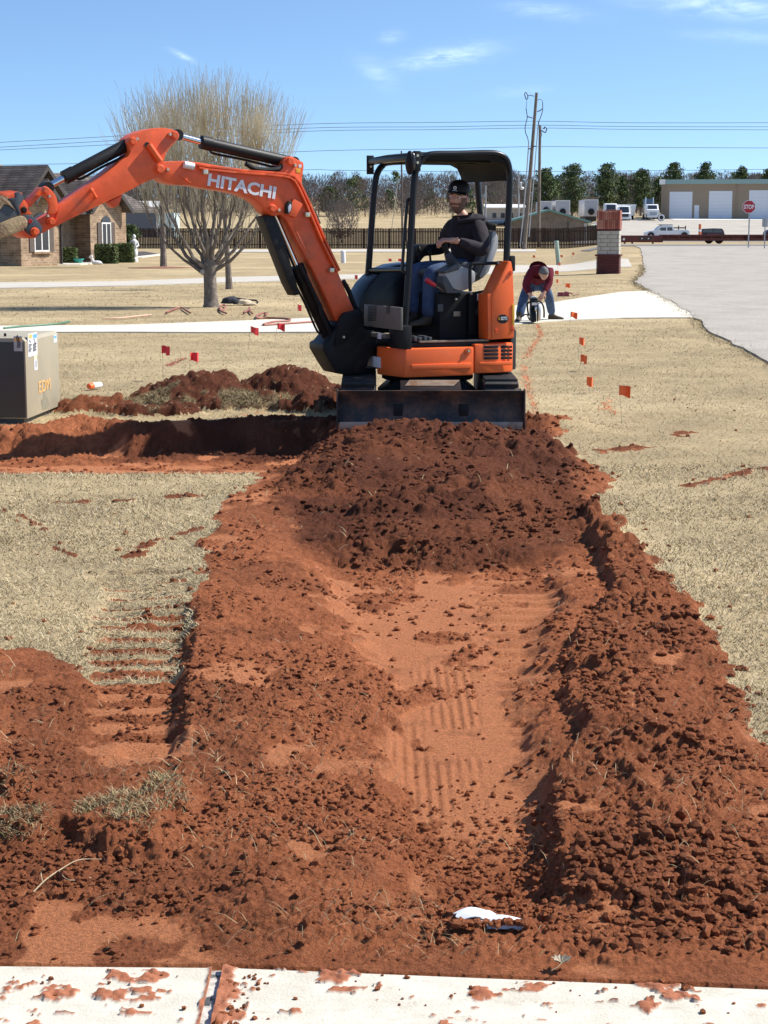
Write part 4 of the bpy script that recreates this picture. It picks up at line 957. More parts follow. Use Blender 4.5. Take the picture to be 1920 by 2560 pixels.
# flange plates that frame the box section
def strip_on(name, pts, conv, l, th, wpx, mt, par):
    P = [Vector((E(conv(*p), l)[0], l + th / 2, E(conv(*p), l)[1])) for p in pts]
    m = EB(); w = wpx / 270
    for i in range(len(P) - 1):
        t = (P[i+1] - P[i]).normalized(); nrm_ = Vector((-t.z, 0, t.x)) * w / 2; a = P[i] - t * .002; b = P[i+1] + t * .002
        m.hull([a - nrm_ - Vector((0, th, 0)), a + nrm_ - Vector((0, th, 0)), a + nrm_, a - nrm_], [b - nrm_ - Vector((0, th, 0)), b + nrm_ - Vector((0, th, 0)), b + nrm_, b - nrm_])
    return m.build(name, mt, par, bevel=.003)
strip_on('hydraulic_pipe', smoothpath([Vector((*p, 0)) for p in [(545, 330), (600, 342), (800, 362), (1000, 376), (1120, 388), (1185, 405), (1225, 450), (1290, 590), (1400, 850), (1500, 1050), (1530, 1100)]], 3) and [(545, 330), (600, 342), (800, 362), (1000, 376), (1120, 388), (1170, 398), (1205, 420), (1235, 470), (1290, 590), (1400, 850), (1500, 1050)], z2, .125, .03, 5, M_OR, boom)
strip_on('hydraulic_pipe', [(520, 306), (620, 322), (880, 352), (1060, 364), (1140, 372), (1200, 388), (1245, 440), (1310, 580), (1420, 838), (1515, 1040)], z2, .115, .03, 5, M_OR, boom)
strip_on('weld_rib', [(410, 382), (470, 425), (488, 432)], z2, .105, .02, 3.5, M_OR, boom)
strip_on('weld_rib', [(1218, 765), (1320, 980), (1475, 1330)], z2, .105, .008, 3, M_OR, boom)
eplate('knee_gusset', [(1205, 545), (1268, 580), (1215, 675), (1150, 655), (1165, 600)], z2, .135, .10, M_OR, .008, boom)
lm = eplate('work_light', [(1152, 585), (1170, 560), (1192, 565), (1188, 620), (1165, 655), (1146, 640)], z2, .14, .10, M_DK, .008, boom)
eplate('lamp_glass', [(1162, 600), (1176, 578), (1186, 590), (1180, 625), (1165, 642)], z2, .146, .14, mat('lamp_glass', (.5, .52, .58), .1, var=.1), .002, lm)
m = EB(); a, b = E(z2(445, 308), .13), E(z2(512, 322), .13); m.cyl((a[0], .12, a[1]), (b[0], .12, b[1]), .030, 14); m.build('pipe_clamp', M_WHT, boom)
for p in ((585, 360), (1290, 655), (1458, 1038)):
    f, z = E(z2(*p), .12); m = EB(); m.cbox((f, .125, z), (.045, .045, .04)); m.build('hose_clamp', M_BOLT, boom, bevel=.006)
epin((272, 340), z2, .105, 27, 2.765, boom); ebolt((323, 344), z2, .105, boom)
epin((1172, 285), z2, .105, 24, 2.765, boom); ebolt((1203, 315), z2, .105, boom)
epin((1050, 612), z2, .105, 24, 2.765, boom); ebolt((1092, 624), z2, .105, boom)
on_left('warning_decal', (1216, 335), (1246, 366), z2, .105, .002, M_YEL, boom, .0003)
f, z = E(z2(1245, 318), .105); m = EB(); m.lathe([(.016, -.001), (.016, .002)], (f, .105, z), 14, 'y'); m.build('round_decal', M_WHT, boom)
a = side_pt((607, 410), z2, .105); b = side_pt((1075, 505), z2, .105); ux = (b - a).normalized(); nl = MU.to_3x3() @ Vector((0, 1, 0)); uy = nl.cross(ux).normalized()
place_text('maker_lettering', 'HITACHI', (a + b) / 2 + nl * .0005, ux, uy, (b - a).length, .108, M_WHT, boom, .035)

arm = eplate('arm', [(1105, 262), (1110, 228), (1160, 192), (1230, 160), (1320, 140), (1400, 136), (1475, 146), (1530, 165), (1552, 195), (1545, 230), (1510, 268), (1470, 305), (1435, 360), (1415, 430), (1400, 500), (1365, 560), (1300, 590), (1235, 618), (1000, 740), (700, 880), (480, 990), (465, 985), (475, 940), (495, 870), (502, 808), (560, 778), (700, 680), (860, 572), (1000, 462), (1060, 410), (1105, 385), (1128, 345), (1115, 300)], z1, .105, -.105, M_OR, .010)
ROCK = [(872, 300), (880, 255), (915, 212), (955, 205), (1010, 240), (1080, 300), (1145, 375), (1185, 470), (1205, 600), (1205, 700), (1180, 760), (1120, 790), (985, 800), (1015, 690), (1025, 590), (1005, 520), (960, 450), (890, 400)]
eplate('rocker_link', ROCK, zb, .125, .085, M_OR, .008, arm)
eplate('rocker_link', ROCK, zb, -.085, -.125, M_OR, .008, arm)
eplate('bucket_link', [(560, 560), (850, 235), (930, 225), (990, 300), (930, 390), (850, 415), (640, 640), (590, 650)], zb, .07, -.07, M_OR, .01, arm)
eplate('arm_tip', [(960, 815), (1200, 700), (1240, 980), (1165, 1040), (900, 1180), (760, 1240), (640, 1220), (640, 1080), (700, 980)], zb, .085, -.085, M_OR, .015, arm)
epin((945, 300), zb, .125, 55, 8.295, arm, .03); epin((1052, 945), zb, .105, 62, 8.295, arm, .045)
for p in ((1005, 425), (975, 830)): ebolt(p, zb, .125, arm, .014, .03)
epin((1142, 252), z1, .105, 28, 3.456, arm); ebolt((1176, 236), z1, .105, arm)
epin((1505, 200), z1, .105, 28, 3.456, arm); ebolt((1462, 196), z1, .105, arm)
m = EB(); a, b = E(z1(1288, 282), .135), E(z1(1388, 425), .135); m.cyl((a[0], .128, a[1]), (b[0], .128, b[1]), .026, 12); m.build('pipe_guard', M_OR, arm)
f, z = E(z1(1270, 283), .105); m = EB(); m.lathe([(.022, -.001), (.022, .004)], (f, .105, z), 12, 'y'); m.build('port_hole', M_DK, arm)
epath([(795, 668, .10), (790, 672, .155), (805, 695, .16), (822, 725, .16), (830, 738, .155), (826, 735, .10)], z1, .15, .012, arm, 'hose_loop', M_OR, 8)
m = EB(); a, b = E(z1(1290, 400), .106), E(z1(1172, 636), .106)
eplate('lifting_eye', [(940, 775), (1055, 715), (1045, 760), (1030, 800), (985, 830), (950, 800)], z1, .05, -.05, M_OR, .006, arm)
# hydraulic cylinders
def hyd(name, base, split, tip, conv, l, rb, rr, par):
    a, s_, t_ = [Vector((E(conv(*p), l)[0], l, E(conv(*p), l)[1])) for p in (base, split, tip)]
    d = (s_ - a).normalized(); m = EB(); m.tube([a - d*.03, a, s_ - d*.10, s_ - d*.10, s_ - d * .005, s_], [rb*.8, rb, rb, rb*1.12, rb*1.12, rb*.8], 20); o = m.build(name, M_BK, par)
    m = EB(); m.cyl(s_ - d * .02, t_, rr, 16); m.build('rod', M_CHR, o)
    m = EB(); m.lathe([(rb*.9, -.06), (rb*.9, .06)], tuple(t_), 16, 'y'); m.build('rod_eye', M_BK, o); m = EB(); m.lathe([(rb*.95, -.065), (rb*.95, .065)], tuple(a - d*.03), 16, 'y'); m.build('base_eye', M_BK, o)
    n_ = Vector((-d.z, 0, d.x)); n_ = n_ if n_.z < 0 else -n_
    m = EB(); m.tube(smoothpath([a + d*.06 + n_*rb*.9, a + d*.10 + n_*rb*1.35, a.lerp(s_, .5) + n_*rb*1.25, s_ - d*.14 + n_*rb*1.35, s_ - d*.10 + n_*rb*.9]), .011, 8); m.build('oil_pipe', M_BK, o)
    return o
hyd('bucket_cylinder', (1125, 268), (548, 572), (400, 655), z1, .0, .052, .028, exc)
hyd('arm_cylinder', (1165, 290), (556, 152), (385, 105), z2, .0, .052, .028, exc)
bc = hyd('boom_cylinder', (1440, 1490), (1215, 1005), (1050, 620), z2, .0, .060, .032, exc)
eplate('rod_guard', [(985, 668), (1045, 655), (1085, 690), (1110, 750), (1245, 1205), (1210, 1215), (1165, 1130)], z2, .075, -.075, M_BK, .008, exc)
epath([(1245, 1010, .08), (1290, 1100, .09), (1360, 1240, .09), (1385, 1290, .09), (1395, 1340, .09), (1440, 1440, .08), (1460, 1480, .08)], z2, .09, .020, exc, 'hydraulic_hose', M_BKP)
epath([(1540, 1110, .05), (1580, 1180, .05), (1620, 1280, .05), (1665, 1350, .05)], z2, .05, .022, exc, 'hydraulic_hose', M_BKP)
epath([(1262, 470, -.05), (1300, 580, -.06), (1340, 640, -.06), (1375, 720, -.05)], z2, -.05, .020, exc, 'hydraulic_hose', M_BKP)
epath([(870, 300, .1), (930, 335, .1), (1010, 345, .1), (1090, 340, .1), (1120, 315, .08)], z2, .1, .022, exc, 'hydraulic_hose', M_BKP)
# bucket, curled and seen from its side, partly out of the picture
bk = bpy.data.objects.new('bucket', None); C.objects.link(bk); bk.parent = exc
eplate('coupler_plate', [(380, 640), (500, 482), (548, 545), (605, 650), (610, 690), (668, 795), (560, 812), (470, 800), (430, 740)], zb, .12, -.12, M_OR, .008, bk)
EAR = [(450, 815), (560, 805), (650, 815), (780, 915), (850, 1010), (888, 1090), (880, 1150), (840, 1210), (800, 1245), (700, 1250), (560, 1180), (520, 1120), (490, 960)]
eplate('bucket_ear', EAR, zb, .16, .12, M_SLATE, .008, bk); eplate('bucket_ear', EAR, zb, -.12, -.16, M_SLATE, .008, bk)
eplate('bucket_back', [(420, 1140), (520, 1130), (640, 1225), (780, 1260), (740, 1285), (620, 1295), (500, 1230)], zb, .15, -.15, M_OR, .01, bk)
eplate('side_plate', [(-260, 700), (-120, 420), (0, 440), (150, 470), (260, 560), (330, 680), (400, 830), (-260, 1100)], zb, .27, .245, M_SLATE, .006, bk)
eplate('side_plate', [(-260, 700), (-120, 420), (0, 440), (150, 470), (260, 560), (330, 680), (400, 830), (-260, 1100)], zb, -.245, -.27, M_SLATE, .006, bk)
SH = [(-260, 640), (-120, 385), (30, 392), (150, 440), (270, 540), (345, 660), (410, 830)]
P = [E(zb(*p), .26) for p in SH]; P2 = [E(zb(p[0] - 14, p[1] + 26), .26) for p in SH]
m = EB(); m.prism(P + P2[::-1], 'y', .26, -.26); m.build('bucket_shell', M_TAN, bk, bevel=.004)
eplate('wear_rim', [(-260, 560), (-100, 400), (0, 400), (90, 440), (200, 530), (285, 660), (330, 700), (300, 690), (180, 600), (90, 580), (0, 700), (-260, 900)], zb, .285, .268, M_TAN, .005, bk)
eplate('side_cutter', [(180, 460), (330, 450), (320, 345), (380, 330), (440, 345), (500, 470), (395, 640), (440, 800), (400, 815), (345, 690), (270, 545)], zb, .275, .235, M_SLATE, .006, bk)
m = EB(); a, b = E(zb(-280, 1160), 0), E(zb(470, 950), 0); m.cyl((a[0], 0, a[1]), (b[0], 0, b[1]), .06, 24)
eplate('bucket_lip', [(-260, 1090), (0, 985), (250, 880), (400, 830), (480, 825), (545, 860), (580, 930), (580, 1010), (550, 1075), (480, 1130), (250, 1225), (0, 1310), (-260, 1400)], zb, .30, -.30, M_TAN, .03, bk)
for k, li in enumerate((.22, .1, -.02, -.14, -.24)):
    f, z = E(zb(60 + k * 62, 455 - k * 8), li); m = EB()
    m.hull([(f - .05, li - .04, z - .02), (f - .05, li + .04, z - .02), (f - .05, li + .04, z + .03), (f - .05, li - .04, z + .03)], [(f + .06, li - .025, z - .015), (f + .06, li + .025, z - .015), (f + .06, li + .025, z + .05), (f + .06, li - .025, z + .05)])
    m.build('tooth', M_OR, bk, bevel=.006)
epin((715, 1155), zb, .16, 62, 8.295, bk, .05); epin((492, 705), zb, .12, 45, 8.295, bk, .03, M_BK); epin((622, 938), zb, .16, 30, 8.295, bk, .006, M_RED)

set_frame(24, EC)
# ============================================================ people
M_SKIN = mat('skin', (.54, .29, .20), .5, var=.08, vscale=20, spec=.4)
M_HOOD = mat('black_hoodie', (.026, .022, .028), .9, var=.2, vscale=12, bump=.35, bscale=22, spec=.2)
M_JEAN = mat('blue_jeans', (.052, .085, .165), .85, var=.22, vscale=14, bump=.25, bscale=30, col2=(.10, .14, .22), c2lo=.5, c2hi=.75, c2scale=6, spec=.2)
M_MAROON = mat('maroon_sweater', (.11, .012, .022), .9, var=.2, vscale=10, bump=.3, bscale=25, spec=.2)
M_BOOT = mat('work_boot', (.07, .052, .034), .75, var=.25, vscale=12, bump=.15)
M_HAIR = mat('dark_hair', (.028, .022, .018), .7, var=.3, vscale=40, bump=.5, bscale=80)
M_BEARD = mat('dark_beard', (.15, .092, .068), .8, var=.3, vscale=60, bump=.4, bscale=120)
M_HAIRG = mat('grey_hair', (.10, .10, .10), .7, var=.4, vscale=30, bump=.5, bscale=60)
def skinmesh(name, J, ed, mt, par, org, sub=2):
    keys = list(J); me = bpy.data.meshes.new(name)
    me.from_pydata([tuple(Vector(J[k][0]) - org) for k in keys], [(keys.index(a), keys.index(b)) for a, b in ed], [])
    o = bpy.data.objects.new(name, me); C.objects.link(o)
    md = o.modifiers.new('s', 'SKIN'); md.use_smooth_shade = True; md.branch_smoothing = .4
    for i, k in enumerate(keys):
        r = J[k][1]; v = me.skin_vertices[0].data[i]; v.radius = r if isinstance(r, tuple) else (r, r); v.use_root = (i == 0)
    sd = o.modifiers.new('d', 'SUBSURF'); sd.levels = sd.render_levels = sub
    dgp = bpy.context.evaluated_depsgraph_get(); m2 = bpy.data.meshes.new_from_object(o.evaluated_get(dgp)); bpy.data.objects.remove(o)
    m2.name = name; m2.polygons.foreach_set('use_smooth', [True] * len(m2.polygons)); m2.materials.clear()
    return linkmesh(name, m2, mt, par)
def basis(fwd, up):
    f = Vector(fwd).normalized(); u = Vector(up); l_ = u.cross(f).normalized(); u = f.cross(l_); return Matrix((f, l_, u)).transposed().to_4x4()
def headparts(par, org, c, fwd, up, s=1.0, beard=True, cap=True, hair=M_HAIR, skin=M_SKIN):
    B = Matrix.Translation(Vector(c) - org) @ basis(fwd, up) @ Matrix.Scale(s, 4)
    bm = bmesh.new(); bmesh.ops.create_icosphere(bm, subdivisions=5, radius=1); 
    g = lambda x, y, z, cx, cy, cz, w: math.exp(-(((x-cx)**2 + (y-cy)**2 + (z-cz)**2) / (w*w)))
    for v in bm.verts:
        x, y, z = v.co; k = 1 - .26 * max(0, -z) ** 1.3
        X, Y_, Z = x * .098 * (1 - .10 * max(0, -z)), y * .076 * k, z * .122
        if x > 0: X += .010 * max(0, -z - .45)
        n = Vector((x * 1.2, y, z)).normalized(); d = 0
        if x > 0:
            d += .026 * g(X, Y_, Z, .098, 0, -.022, .017) + .012 * g(X, Y_, Z, .099, 0, .000, .014) + .007 * g(X, Y_, Z, .092, 0, .035, .03)
            for sg in (1, -1): d += -.013 * g(X, Y_, Z, .086, sg * .031, .012, .018) + .006 * g(X, Y_, Z, .08, sg * .045, -.022, .022) + .006 * g(X, Y_, Z, .084, sg * .03, .034, .016)
            d += .008 * g(X, Y_, Z, .088, 0, -.058, .018) - .006 * g(X, Y_, Z, .095, 0, -.0585, .006) + .010 * g(X, Y_, Z, .078, 0, -.105, .022)
        v.co = Vector((X, Y_, Z)) + Vector((n.x, n.y * .5, n.z * .3)) * d
    me = bpy.data.meshes.new('head'); bm.to_mesh(me)
    def sub_shell(name, cond, off, mt):
        b2 = bm.copy(); 
        for v in b2.verts: v.co += v.normal * off
        dl = [f for f in b2.faces if not cond(f.calc_center_median())]; bmesh.ops.delete(b2, geom=dl, context='FACES'); b2.normal_update()
        ed = bmesh.ops.extrude_face_region(b2, geom=b2.faces[:]); 
        for v in [q for q in ed['geom'] if isinstance(q, bmesh.types.BMVert)]: v.co -= v.normal * (off + .006)
        m_ = bpy.data.meshes.new(name); bmesh.ops.recalc_face_normals(b2, faces=b2.faces); b2.to_mesh(m_); b2.free(); m_.transform(B); m_.polygons.foreach_set('use_smooth', [True]*len(m_.polygons)); return linkmesh(name, m_, mt, hd)
    me.transform(B); me.polygons.foreach_set('use_smooth', [True]*len(me.polygons)); hd = linkmesh('head', me, skin, par)
    bm.normal_update()
    if beard: sub_shell('beard', lambda p: p.x > -.012 and (p.z < -.066 or (abs(p.y) > .053 and p.z < .004) or (abs(p.y) > .034 and p.z < -.034) or (-.051 < p.z < -.039 and abs(p.y) < .036 and p.x > .07)), .0035, M_BEARD)
    sub_shell('hair', lambda p: (p.z > .045 + .5 * max(0, p.x - .03) ) or (p.x < .005 and p.z > -.055), .010, hair)
    for sg in (1, -1):
        m = MB(B); m.ball((-.004, sg * .077, .0), (.020, .010, .032), 10, 7); m.build('ear', skin, hd)
        m = MB(B); m.ball((.0815, sg * .031, .012), .0115, 10, 7); e = m.build('eye', M_WHT, hd)
        m = MB(B); m.ball((.089, sg * .031, .012), .0062, 8, 6); m.build('iris', M_DK, e)
        m = MB(B); m.tube([(.094, sg * .014, .031), (.093, sg * .03, .036), (.083, sg * .05, .031)], [.004, .0055, .003], 6); m.build('eyebrow', hair, hd)
    if cap:
        m = MB(B); vs = []
        prof = []
        for k in range(9):
            a = pi / 2 * k / 8; prof.append((1.0 * max(0, cos(a)) ** .75, .056 + .098 * sin(a)))
        n = 28
        for r, h in prof:
            for j in range(n):
                a = 2 * pi * j / n; vs.append((cos(a) * r * .112 - .004, sin(a) * r * .092, h - .012 * (1 if cos(a) < 0 else 0) * (1 - r)))
        m._add(vs, [(i*n+j, i*n+(j+1)%n, (i+1)*n+(j+1)%n, (i+1)*n+j) for i in range(8) for j in range(n)]); cp = m.build('cap', M_BKP, par, smooth=60)
        m = MB(B); pts, pl = [], []
        for j in range(13):
            a = -1.15 + 2.3 * j / 12; pts.append((.100 * cos(a) - .004, .086 * sin(a), .060)); q = .100 + .085 * cos(a * 1.25) ** .6 if abs(a*1.25) < pi/2 else .100; pl.append((q * cos(a), .092 * sin(a), .052 - .10 * (sin(a) ** 2) * .25))
        up_, lo_ = [Vector(p) for p in pts + pl[::-1]], None
        m.hull([v + Vector((0, 0, .002)) for v in up_], [v - Vector((0, 0, .003)) for v in up_]); m.build('peak', M_BKP, cp)
        m = MB(B); m.ball((0, 0, .150), .007, 8, 5); m.build('button', M_BKP, cp)
        m = MB(B); m.lathe([(.015, .1055), (.015, .1085)], (0, 0, .088), 16, 'x'); lg = m.build('cap_emblem', M_WHT, cp)
        m = MB(B); m.box((.1075, -.006, .083), (.1095, .006, .093)); m.build('emblem_centre', M_DK, lg)
        m = MB(B); m.box((.1085, -.022, .063), (.111, .022, .067)); m.build('cap_lettering', M_WHT, cp)
    return hd
def hand(name, par, org, wrist, palmdir, back, curl, thumb, s=1.0, mt=None, curls=None):
    """palm, four unequal jointed fingers and a thumb that leaves the side of the palm"""
    p = Vector(palmdir).normalized(); b = Vector(back).normalized(); sd = p.cross(b).normalized(); b = sd.cross(p).normalized(); w_ = Vector(wrist) - org
    m = MB(); R = Matrix((p, sd, b)).transposed().to_4x4()
    m.ball(w_ + p * .048 * s, (.052 * s, .042 * s, .017 * s), 14, 9, R)
    m.tube([w_ - p * .03 * s, w_, w_ + p * .03 * s], [.028 * s, .026 * s, .024 * s], 10)
    for i, (ln, o_) in enumerate(((.078, .030), (.088, .010), (.082, -.010), (.064, -.029))):
        q = w_ + p * .085 * s + sd * o_ * s * thumb; d = p.copy(); pts = [q - p * .03 * s]; pts.append(q); c_ = curl if curls is None else curls[i]
        for k, fr in enumerate((.46, .32, .22)):
            a = c_ * (k + 1); d = p * cos(a) - b * sin(a); q = q + d * ln * fr * s; pts.append(q)
        m.tube(pts, [.0105 * s, .0100 * s, .0092 * s, .0085 * s, .0065 * s], 8)
    q = w_ + p * .025 * s + sd * .034 * s * thumb; d = (p * .65 + sd * .75 * thumb - b * .3).normalized(); d2 = (p * .8 + sd * .2 * thumb - b * .6).normalized()
    m.tube([q - sd * .012 * thumb * s, q, q + d * .036 * s, q + d * .036 * s + d2 * .03 * s], [.013 * s, .0125 * s, .0105 * s, .008 * s], 8)
    return m.build(name, mt or M_SKIN, par, smooth=70)
def boot(par, org, ankle, toe, s=1.0, mt=None):
    a, t = Vector(ankle) - org, Vector(toe) - org; d = Vector((t.x - a.x, t.y - a.y, 0)).normalized(); n = Vector((-d.y, d.x, 0)); L_ = .27 * s
    h = a - d * .06 * s; h.z = t.z; m = MB(); secs = ((0, .036, .075, .0), (.04, .042, .10, 0), (.09, .042, .105, 0), (.14, .045, .075, 0), (.20, .050, .055, 0), (.25, .044, .042, 0), (.275, .025, .03, 0))
    P = []
    for x, wd, ht, z0 in secs: P.append([h + d * x * s + n * wd * s * cos(k) + Vector((0, 0, max(0, (.5 + .5 * sin(k)) * ht * s))) for k in [2 * pi * j / 12 for j in range(12)]])
    vs = [p for r in P for p in r]; k = len(P); m._add(vs, [(i*12+j, i*12+(j+1)%12, (i+1)*12+(j+1)%12, (i+1)*12+j) for i in range(k-1) for j in range(12)] + [tuple(range(12))[::-1], tuple(range((k-1)*12, k*12))])
    m.tube([h + d * .06 * s + Vector((0, 0, .06 * s)), a + Vector((0, 0, .10 * s))], [.05 * s, .052 * s], 12); return m.build('boot', mt or M_BOOT, par, smooth=60)

# ---- the man at the controls
W3 = lambda x, y, l: EW(z3(x, y), l)
PO = W3(1140, 1010, .0); op = thing('person', 'person in a black hoodie and black cap seated at the excavator controls', 'person', PO)
hipL, hipR, kL, kR, aL, aR = W3(1150, 1000, .10), W3(1110, 1000, -.12), W3(885, 1000, .20), W3(770, 985, -.14), W3(868, 1360, .16), W3(770, 1330, -.16)
tL, tR = W3(745, 1412, .20), W3(700, 1400, -.12)
chest, belly, neckb = W3(1150, 730, -.02), W3(1165, 880, -.02), W3(1112, 608, .0)
shL, shR = W3(1238, 655, .14), W3(1035, 655, -.16)
elL, elR = W3(1268, 850, .36), W3(965, 835, -.32); wrL, wrR = W3(1062, 775, .40), W3(835, 850, -.34)
headc = W3(1085, 463, .02)
bodyJ = {'pel': (W3(1150, 985, 0), .10), 'bel': (belly, .11), 'che': (chest, .12), 'nkb': (neckb, .065), 'nk': (headc + Vector((.02, .01, -.09)), .056), 'hl': (hipL, .07), 'kl': (kL, .05), 'al': (aL, .038), 'hr': (hipR, .07), 'kr': (kR, .05), 'ar': (aR, .038),
    'sl': (shL, .05), 'el': (elL, .036), 'wl': (wrL, .026), 'sr': (shR, .05), 'er': (elR, .036), 'wr': (wrR, .026)}
bodyE = [('pel', 'bel'), ('bel', 'che'), ('che', 'nkb'), ('nkb', 'nk'), ('pel', 'hl'), ('hl', 'kl'), ('kl', 'al'), ('pel', 'hr'), ('hr', 'kr'), ('kr', 'ar'), ('che', 'sl'), ('sl', 'el'), ('el', 'wl'), ('che', 'sr'), ('sr', 'er'), ('er', 'wr')]
skinmesh('body', bodyJ, bodyE, M_SKIN, op, PO, 1)
hj = {'bel': (belly, .165), 'hem': (W3(1160, 975, 0), .165), 'che': (chest, .175), 'nkb': (neckb + Vector((.015, .0, .04)), .095), 'sl': (shL, .092), 'sl2': (shL.lerp(elL, .5), .082), 'el': (elL, .074), 'fl': (elL.lerp(wrL, .5), .062), 'wl': (wrL.lerp(elL, .06), .042), 'sr': (shR, .09), 'er': (elR, .072), 'wr': (wrR, .045)}
skinmesh('hoodie', hj, [('bel', 'hem'), ('bel', 'che'), ('che', 'nkb'), ('che', 'sl'), ('sl', 'sl2'), ('sl2', 'el'), ('el', 'fl'), ('fl', 'wl'), ('che', 'sr'), ('sr', 'er'), ('er', 'wr')], M_HOOD, op, PO, 2)
hd_c = neckb + Vector((.06, .02, .012)); m = MB(); m.tube(smoothpath([hd_c - PO + Vector(p) for p in ((-.10, -.10, -.05), (.02, -.13, -.03), (.11, -.08, -.015), (.14, .02, -.01), (.09, .12, -.015), (-.02, .13, -.03), (-.09, .10, -.05))]), .022, 10); m.build('hood', M_HOOD, op, smooth=80)
m = MB(); m.ball(hd_c - PO + Vector((.07, .04, -.06)), (.11, .14, .09), 14, 9); m.build('hood', M_HOOD, op)
jj = {'pel': (W3(1150, 1000, 0), .135), 'hl': (hipL.lerp(kL, .15), .105), 'tl': (hipL.lerp(kL, .6), .092), 'kl': (kL, .085), 'cl': (kL.lerp(aL, .4), .078), 'al': (aL, .078), 'hr': (hipR.lerp(kR, .15), .105), 'kr': (kR, .085), 'cr': (kR.lerp(aR, .4), .075), 'ar': (aR, .076)}
skinmesh('jeans', jj, [('pel', 'hl'), ('hl', 'tl'), ('tl', 'kl'), ('kl', 'cl'), ('cl', 'al'), ('pel', 'hr'), ('hr', 'kr'), ('kr', 'cr'), ('cr', 'ar')], M_JEAN, op, PO, 2)
boot(op, PO, aL, tL); boot(op, PO, aR, tR)
face = Vector((-.36, -.93, -.03))
headparts(op, PO, headc, face, (.08, .0, 1), 1.10)
hand('hand', op, PO, wrL + (W3(985, 775, .39) - wrL) * .12, (W3(985, 770, .38) - wrL), (0, -.25, 1), .50, 1, 1.12, curls=(.55, .6, .62, .6))
hand('hand', op, PO, wrR, (W3(760, 860, -.34) - wrR), (0, -.2, 1), .5, -1, 1.1)

# ---- the man with the saw
zm = lambda x, y: (1280 + x / 10.37, 620 + y / 10.37)
MP = lambda x, y, Y: at(*zm(x, y), Y)
YM = 34.0; BO = MP(600, 1850, YM); BO.z = 0
bm_ = thing('person', 'person in a maroon sweater and jeans bent double over a cut-off saw', 'person', BO)
hipl, hipr = MP(480, 905, YM + .12), MP(790, 890, YM + .12); pel = MP(630, 840, YM + .14)
knl, knr = MP(300, 1300, YM - .05), MP(960, 1290, YM + .12); anl, anr = MP(185, 1800, YM - .2), MP(1030, 1690, YM + .55)
belly = MP(630, 690, YM + .0); chest = MP(690, 570, YM - .18); neck = MP(790, 560, YM - .32); hc = MP(825, 660, YM - .42)
sl, sr = MP(505, 590, YM - .22), MP(945, 585, YM - .22); el, er = MP(345, 985, YM - .28), MP(965, 930, YM - .30); wl, wr = MP(470, 1200, YM - .45), MP(835, 1165, YM - .45)
bj = {'pel': (pel, .10), 'bel': (belly, .09), 'che': (chest, .08), 'nk': (neck, .05), 'hl': (hipl, .085), 'kl': (knl, .055), 'al': (anl, .04), 'hr': (hipr, .085), 'kr': (knr, .055), 'ar': (anr, .04), 'sl': (sl, .04), 'el': (el, .035), 'wl': (wl, .03), 'sr': (sr, .04), 'er': (er, .04), 'wr': (wr, .03)}
be = [('pel', 'bel'), ('bel', 'che'), ('che', 'nk'), ('pel', 'hl'), ('hl', 'kl'), ('kl', 'al'), ('pel', 'hr'), ('hr', 'kr'), ('kr', 'ar'), ('che', 'sl'), ('sl', 'el'), ('el', 'wl'), ('che', 'sr'), ('sr', 'er'), ('er', 'wr')]
skinmesh('body', bj, be, M_SKIN, bm_, BO, 1)
sj = {'bel': (belly, .205), 'pel': (pel.lerp(belly, .25), .185), 'che': (chest, .205), 'nk': (neck.lerp(chest, .15), .13), 'sl': (sl, .105), 'el': (el, .085), 'wl': (wl, .055), 'sr': (sr, .105), 'er': (er, .078), 'wr': (wr, .05)}
skinmesh('sweater', sj, [('bel', 'pel'), ('bel', 'che'), ('che', 'nk'), ('che', 'sl'), ('sl', 'el'), ('el', 'wl'), ('che', 'sr'), ('sr', 'er'), ('er', 'wr')], M_MAROON, bm_, BO, 2)
j2 = {'pel': (pel, .165), 'hl': (hipl, .125), 'kl': (knl, .098), 'al': (anl, .085), 'hr': (hipr, .125), 'kr': (knr, .098), 'ar': (anr, .082)}
skinmesh('jeans', j2, [('pel', 'hl'), ('hl', 'kl'), ('kl', 'al'), ('pel', 'hr'), ('hr', 'kr'), ('kr', 'ar')], M_JEAN, bm_, BO, 2)
gl = anl.copy(); gl.z = .02; gr = anr.copy(); gr.z = .02
boot(bm_, BO, anl, gl + Vector((-.05, -.2, 0)), 1.1); boot(bm_, BO, anr, gr + Vector((.2, -.06, 0)), 1.1)
headparts(bm_, BO, hc, (.12, -.62, -.78), (.05, -.75, .62), 1.12, beard=False, cap=False, hair=M_HAIRG)
hand('hand', bm_, BO, wl, MP(540, 1270, YM - .5) - wl, (-.5, -.5, .7), .5, 1, 1.15); hand('hand', bm_, BO, wr, MP(740, 1300, YM - .5) - wr, (.5, -.5, .7), .45, -1, 1.2)
# ---- the saw
SO = MP(600, 1900, YM - .55); SO.z = .025
saw = thing('cut_off_saw', 'petrol cut-off saw with a black handle loop between the bent person and the driveway', 'saw', SO)
sp_ = lambda x, y, d=0: MP(x, y, YM - .55 + d) - SO
m = MB(); a, b = sp_(470, 1290), sp_(650, 1560); m.box((a.x, -.16, b.z), (b.x, .14, a.z)); m.build('engine_cover', M_BKP, saw, bevel=.03)
m = MB(); a, b = sp_(490, 1265), sp_(640, 1350); m.box((a.x, -.12, b.z), (b.x, .12, a.z + .01)); m.build('air_filter', M_GRY, saw, bevel=.03)
m = MB(); a, b = sp_(495, 1410), sp_(640, 1475); m.box((a.x, -.185, b.z), (b.x, -.155, a.z)); m.build('front_plate', M_WHT, saw, bevel=.008)
m = MB(); a, b = sp_(570, 1500), sp_(640, 1640); m.box((a.x, -.19, b.z), (b.x, .0, a.z)); m.build('muffler', M_CHR, saw, bevel=.015)
